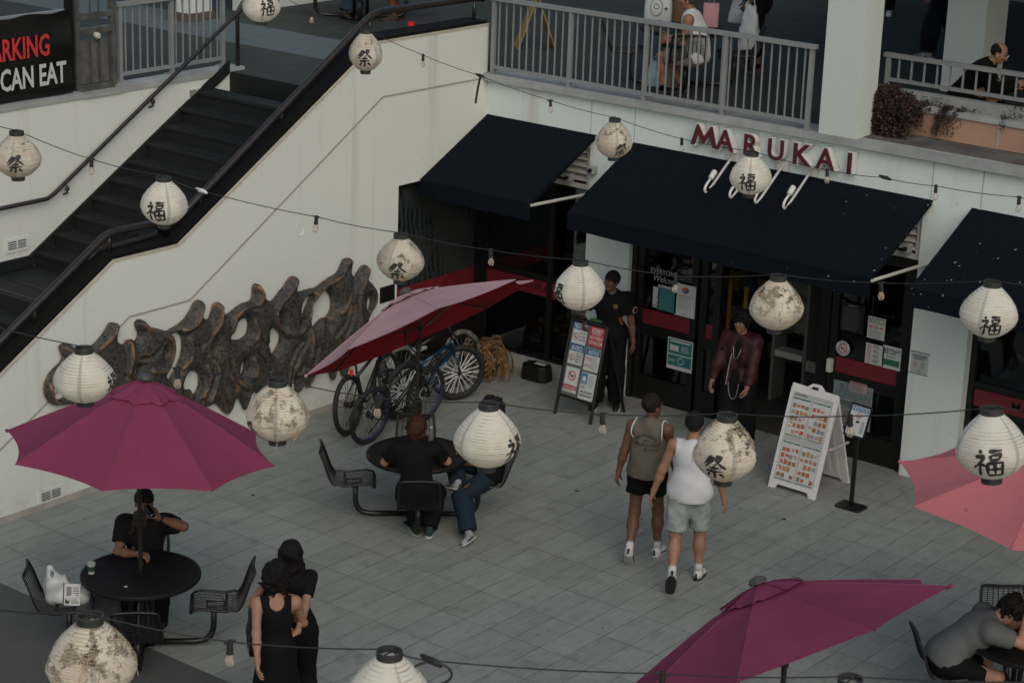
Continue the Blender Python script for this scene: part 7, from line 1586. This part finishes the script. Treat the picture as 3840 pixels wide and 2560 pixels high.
def soft_bag(name, label, loc, w, d, h, m, handles=True, crumple=.03, rz=0., seed=1, top=.6, cat='bag', tilt=0.):
    t = thing(name, label, cat, loc, rz=R(rz)); t.rotation_euler = (R(tilt), 0, R(rz)); rs = np.random.RandomState(seed); K = rs.randn(4, 3) * 14; n, mm = 28, 20; mb = MB()
    for j in range(mm + 1):
        t_ = j / mm; k_ = (1 - (1 - top) * max(0, t_ - .35) / .65)
        for i in range(n):
            a = 2 * math.pi * i / n; ca, sa = math.cos(a), math.sin(a); sx_ = np.sign(ca) * abs(ca) ** .6; sy_ = np.sign(sa) * abs(sa) ** .6
            P_ = V3(sx_ * w / 2 * k_, sy_ * d / 2 * (k_ if t_ < .4 else k_ * (1 - .55 * (t_ - .4) / .6)), h * t_); P_ = P_ * (1 + crumple * (np.sin(P_ @ K[0] + 1) + np.sin(P_ @ K[1] * 1.6) * .7)) if crumple else P_; P_[2] = max(P_[2], 0); mb.v.append(tuple(P_))
    for j in range(mm):
        for i in range(n): mb.f.append((j * n + i, j * n + (i + 1) % n, (j + 1) * n + (i + 1) % n, (j + 1) * n + i))
    mb.f.append(tuple(range(n))[::-1]); obj('bag_body', mb, m, t, smooth='all')
    if handles:
        for s_ in (-1, 1): obj('handle', MB().tube([(-w * .18, s_ * d * .1, h * .97), (-w * .12, s_ * d * .06, h * 1.16), (w * .12, s_ * d * .06, h * 1.16), (w * .18, s_ * d * .1, h * .97)], .006, 5), m, t, smooth='all')
    return t
plw = mat('white_plastic_bag', (.46, .50, .50), .4, noise=.15, nscale=9., trans=0.); kraft = mat('kraft_paper', (.11, .07, .035), .8, noise=.2); pinkp = mat('pink_paper_bag', (.50, .25, .27), .7, noise=.1)
wb_ = thing('shopping_bag', 'white plastic shopping bag with black print on the left mesh seat', 'bag', (-14.20, 11.74, .455), rz=R(38))
f_b = Field((-.3, -.2, -.05), (.35, .2, .5), .009); I3 = np.eye(3)
f_b.ell((-.10, 0, .14), I3, (.11, .09, .15), .05); f_b.ell((.05, 0, .09), I3, (.17, .10, .10), .05); f_b.cap((-.13, 0, .18), (-.15, 0, .34), .075, .02, .04); f_b.cap((.0, 0, .15), (-.02, 0, .27), .06, .012, .03); f_b.ell((-.125, 0, .30), I3, (.022, .2, .035), .01, 'sub')
f_b.disp(folds(.016, f=26., seed=6)); f_b.cut((0, 0, .0), (0, 0, -1)); V, Q = f_b.mesh(); new_obj('bag_body', mesh_np('bag_body', V, Q), plw, wb_)
Pb = Panel(V3(-.01, -.112, .03), (1, 0, 0), (0, .30, 1), .15, .20)
Pb.rect('printed_panel', 0, 0, 1, 1, papm, wb_, d=.006); Pb.rect('black_bar', -.04, 0, .02, 1.05, inkm, wb_, d=.010); Pb.rect('print_block', .10, .08, .35, .30, inkm, wb_, d=.009); Pb.lines(.45, .08, .95, .30, 4, inkm, wb_, d=.009); Pb.rect('print_block', .16, .44, .46, .86, mat('print_grey', (.16, .17, .17), .6), wb_, d=.009); Pb.lines(.55, .44, .95, .86, 5, inkm, wb_, d=.009)
bkp = dz(250, 1410, .22); bk_ = soft_bag('backpack', 'grey tweed backpack standing under the left table', (bkp[0], bkp[1], 0.), .34, .22, .46, mat('tweed', (.05, .052, .056), .9, col2=(.018, .019, .022), nscale=45., bump=.01, bscale=60.), handles=False, crumple=.02, rz=20, seed=2, top=.75)
obj('strap', MB().tube([(.10, -.12, .08), (.17, -.16, .02), (.22, -.12, .01)], .012, 6), M['black'], bk_)
TZ = DZ + .745
def on_deck_table(x, y, z=TZ): return gz(2180 + x / 2.94, y / 2.94, z)
q1 = on_deck_table(830, 250); wb2 = soft_bag('shopping_bag', 'white plastic bag with a line drawing, standing on the deck table', (q1[0] - .02, q1[1] + .05, TZ), .36, .18, .42, plw, rz=30, seed=7, top=.9, crumple=.02)
Pd = Panel(V3(-.14, -.105, .05), (1, 0, 0), (0, .12, 1), .28, .30)
def outl(P_, pts, par, r_=.0035): return obj('line_drawing', MB().tube([P_.P(x, y, .012) for x, y in pts], r_, 4, closed=True), inkm, par)
outl(Pd, [(.45 + .27 * math.cos(a), .5 + .36 * math.sin(a)) for a in np.linspace(0, 6.2, 22)], wb2); outl(Pd, [(.32, .55), (.42, .66), (.52, .58), (.60, .48), (.45, .42), (.34, .46)], wb2)
Pd.rect('plus', .86, .38, .90, .52, inkm, wb2, d=.012); Pd.rect('plus', .80, .43, .96, .47, inkm, wb2, d=.013); Pd.rect('print_bar', .32, -.06, .72, -.03, inkm, wb2, d=.012)
q1 = on_deck_table(1080, 265); soft_bag('paper_bag', 'brown paper bag on the deck table behind the seated person', (q1[0] - .05, q1[1] + .15, TZ), .30, .16, .40, kraft, rz=30, seed=3, top=1., crumple=.008)
q1 = on_deck_table(1445, 300); soft_bag('gift_bag', 'pink paper bag with rope handles on the deck table', (q1[0] - .02, q1[1] - .02, TZ), .20, .10, .30, pinkp, rz=30, seed=5, top=1., crumple=.004)
q1 = gz(2180 + 1710 / 2.94, 250 / 2.94, DZ + .62); soft_bag('shopping_bag', 'thin white plastic bag hanging from the hand of the standing person', tuple(q1), .22, .14, .38, plw, rz=20, seed=9, top=.35, crumple=.04)
q1 = gz(2180 + 1840 / 2.94, 560 / 2.94, DZ + .42); soft_bag('shopping_bag', 'long white printed plastic bag beside the standing person legs', tuple(q1), .26, .16, .58, plw, rz=20, seed=12, top=.5, crumple=.045)
q1 = gz(2180 + 800 / 2.94, 950 / 2.94, DZ); soft_bag('shopping_bag', 'pale blue plastic bag on the deck floor by the seated person feet', tuple(q1), .20, .12, .32, mat('pale_blue_plastic', (.30, .40, .45), .4), rz=30, seed=13, top=.5, crumple=.03)
q1 = gz(2180 + 1040 / 2.94, 960 / 2.94, DZ); soft_bag('patterned_bag', 'colourful patterned bag under the mesh seat on the deck', tuple(q1), .28, .16, .36, mat('colourful_print', (.30, .26, .10), .6, col2=(.22, .10, .18), nscale=16., noise=.1), rz=30, seed=14, top=.8, crumple=.03)
wf_ = thing('wet_floor_sign', 'yellow folding floor sign behind the long railing', 'sign', (-17.77, 23.11, DZ)); yl = mat('sign_yellow', (.30, .20, .035), .5, noise=.3)
dd_ = U((.31, .38, 0)); pe = V3(-dd_[1], dd_[0], 0)
for s_ in (-1, 1):
    a0 = dd_ * s_ * .25; vs = [a0 - pe * .15, a0 + pe * .15, pe * .11 + V3(0, 0, .66) + dd_ * s_ * .01, -pe * .11 + V3(0, 0, .66) + dd_ * s_ * .01]; vs += [v + dd_ * s_ * .018 for v in vs]; obj('sign_panel', MB().add(vs, [(3, 2, 1, 0), (4, 5, 6, 7), (0, 1, 5, 4), (1, 2, 6, 5), (2, 3, 7, 6), (3, 0, 4, 7)]), yl, wf_)
rc_ = obj('red_cap', MB().lathe([(.05, 0), (.055, .01), (.05, .07), (.0, .075)], 14, gz(960 + 1368 / 2.352, 240 / 2.352, DZ), caps=False), mat('vivid_red_plastic', (.75, .03, .02), .4), smooth=True); tag(rc_, 'small vivid red plastic cap on the upper floor by the handrail', 'cap')
ws = obj('coffee_stain', MB().prism([(.10 * math.cos(a) * (1 + .12 * math.sin(3 * a)), .055 * math.sin(a)) for a in np.linspace(0, 6.2, 20)], 0, .0035, lambda u, v, w_: (-15.47 + u, 12.72 + v, w_)), mat('coffee_brown', (.15, .075, .03), .6, noise=.4, nscale=20.)); tag(ws, 'round brown coffee stain on the tiles by the left mesh seat', 'stain')
rs4 = random.Random(21); lm = mat('litter_dark', (.03, .022, .016), .8)
for k, (x, y, lb) in enumerate(((605, 1130, 'dark scrap under the open floor left of the middle table'), (418, 1778 / D_ + 770, 'scrap'),)):
    pass
spots_ = [(580, 1137, 'small reddish leaf below the left mesh seat of the middle table'), (1800, 1192, 'dark leaf scrap beside the feet of the walking men'), (1155, 1140, 'dark scrap near the middle of the courtyard floor'), (1697, 955 / 1, 'scrap')]
for x, y, lb in spots_[:3]:
    c = dz(x if x != 1155 else 1325, y if x != 1155 else 1127, 0); l_ = obj('leaf_scrap', MB().prism([(-.03, 0), (0, -.014), (.035, .0), (.0, .016)], .001, .008, lambda u, v, w_: (c[0] + u, c[1] + v, w_)), lm); tag(l_, lb, 'litter')
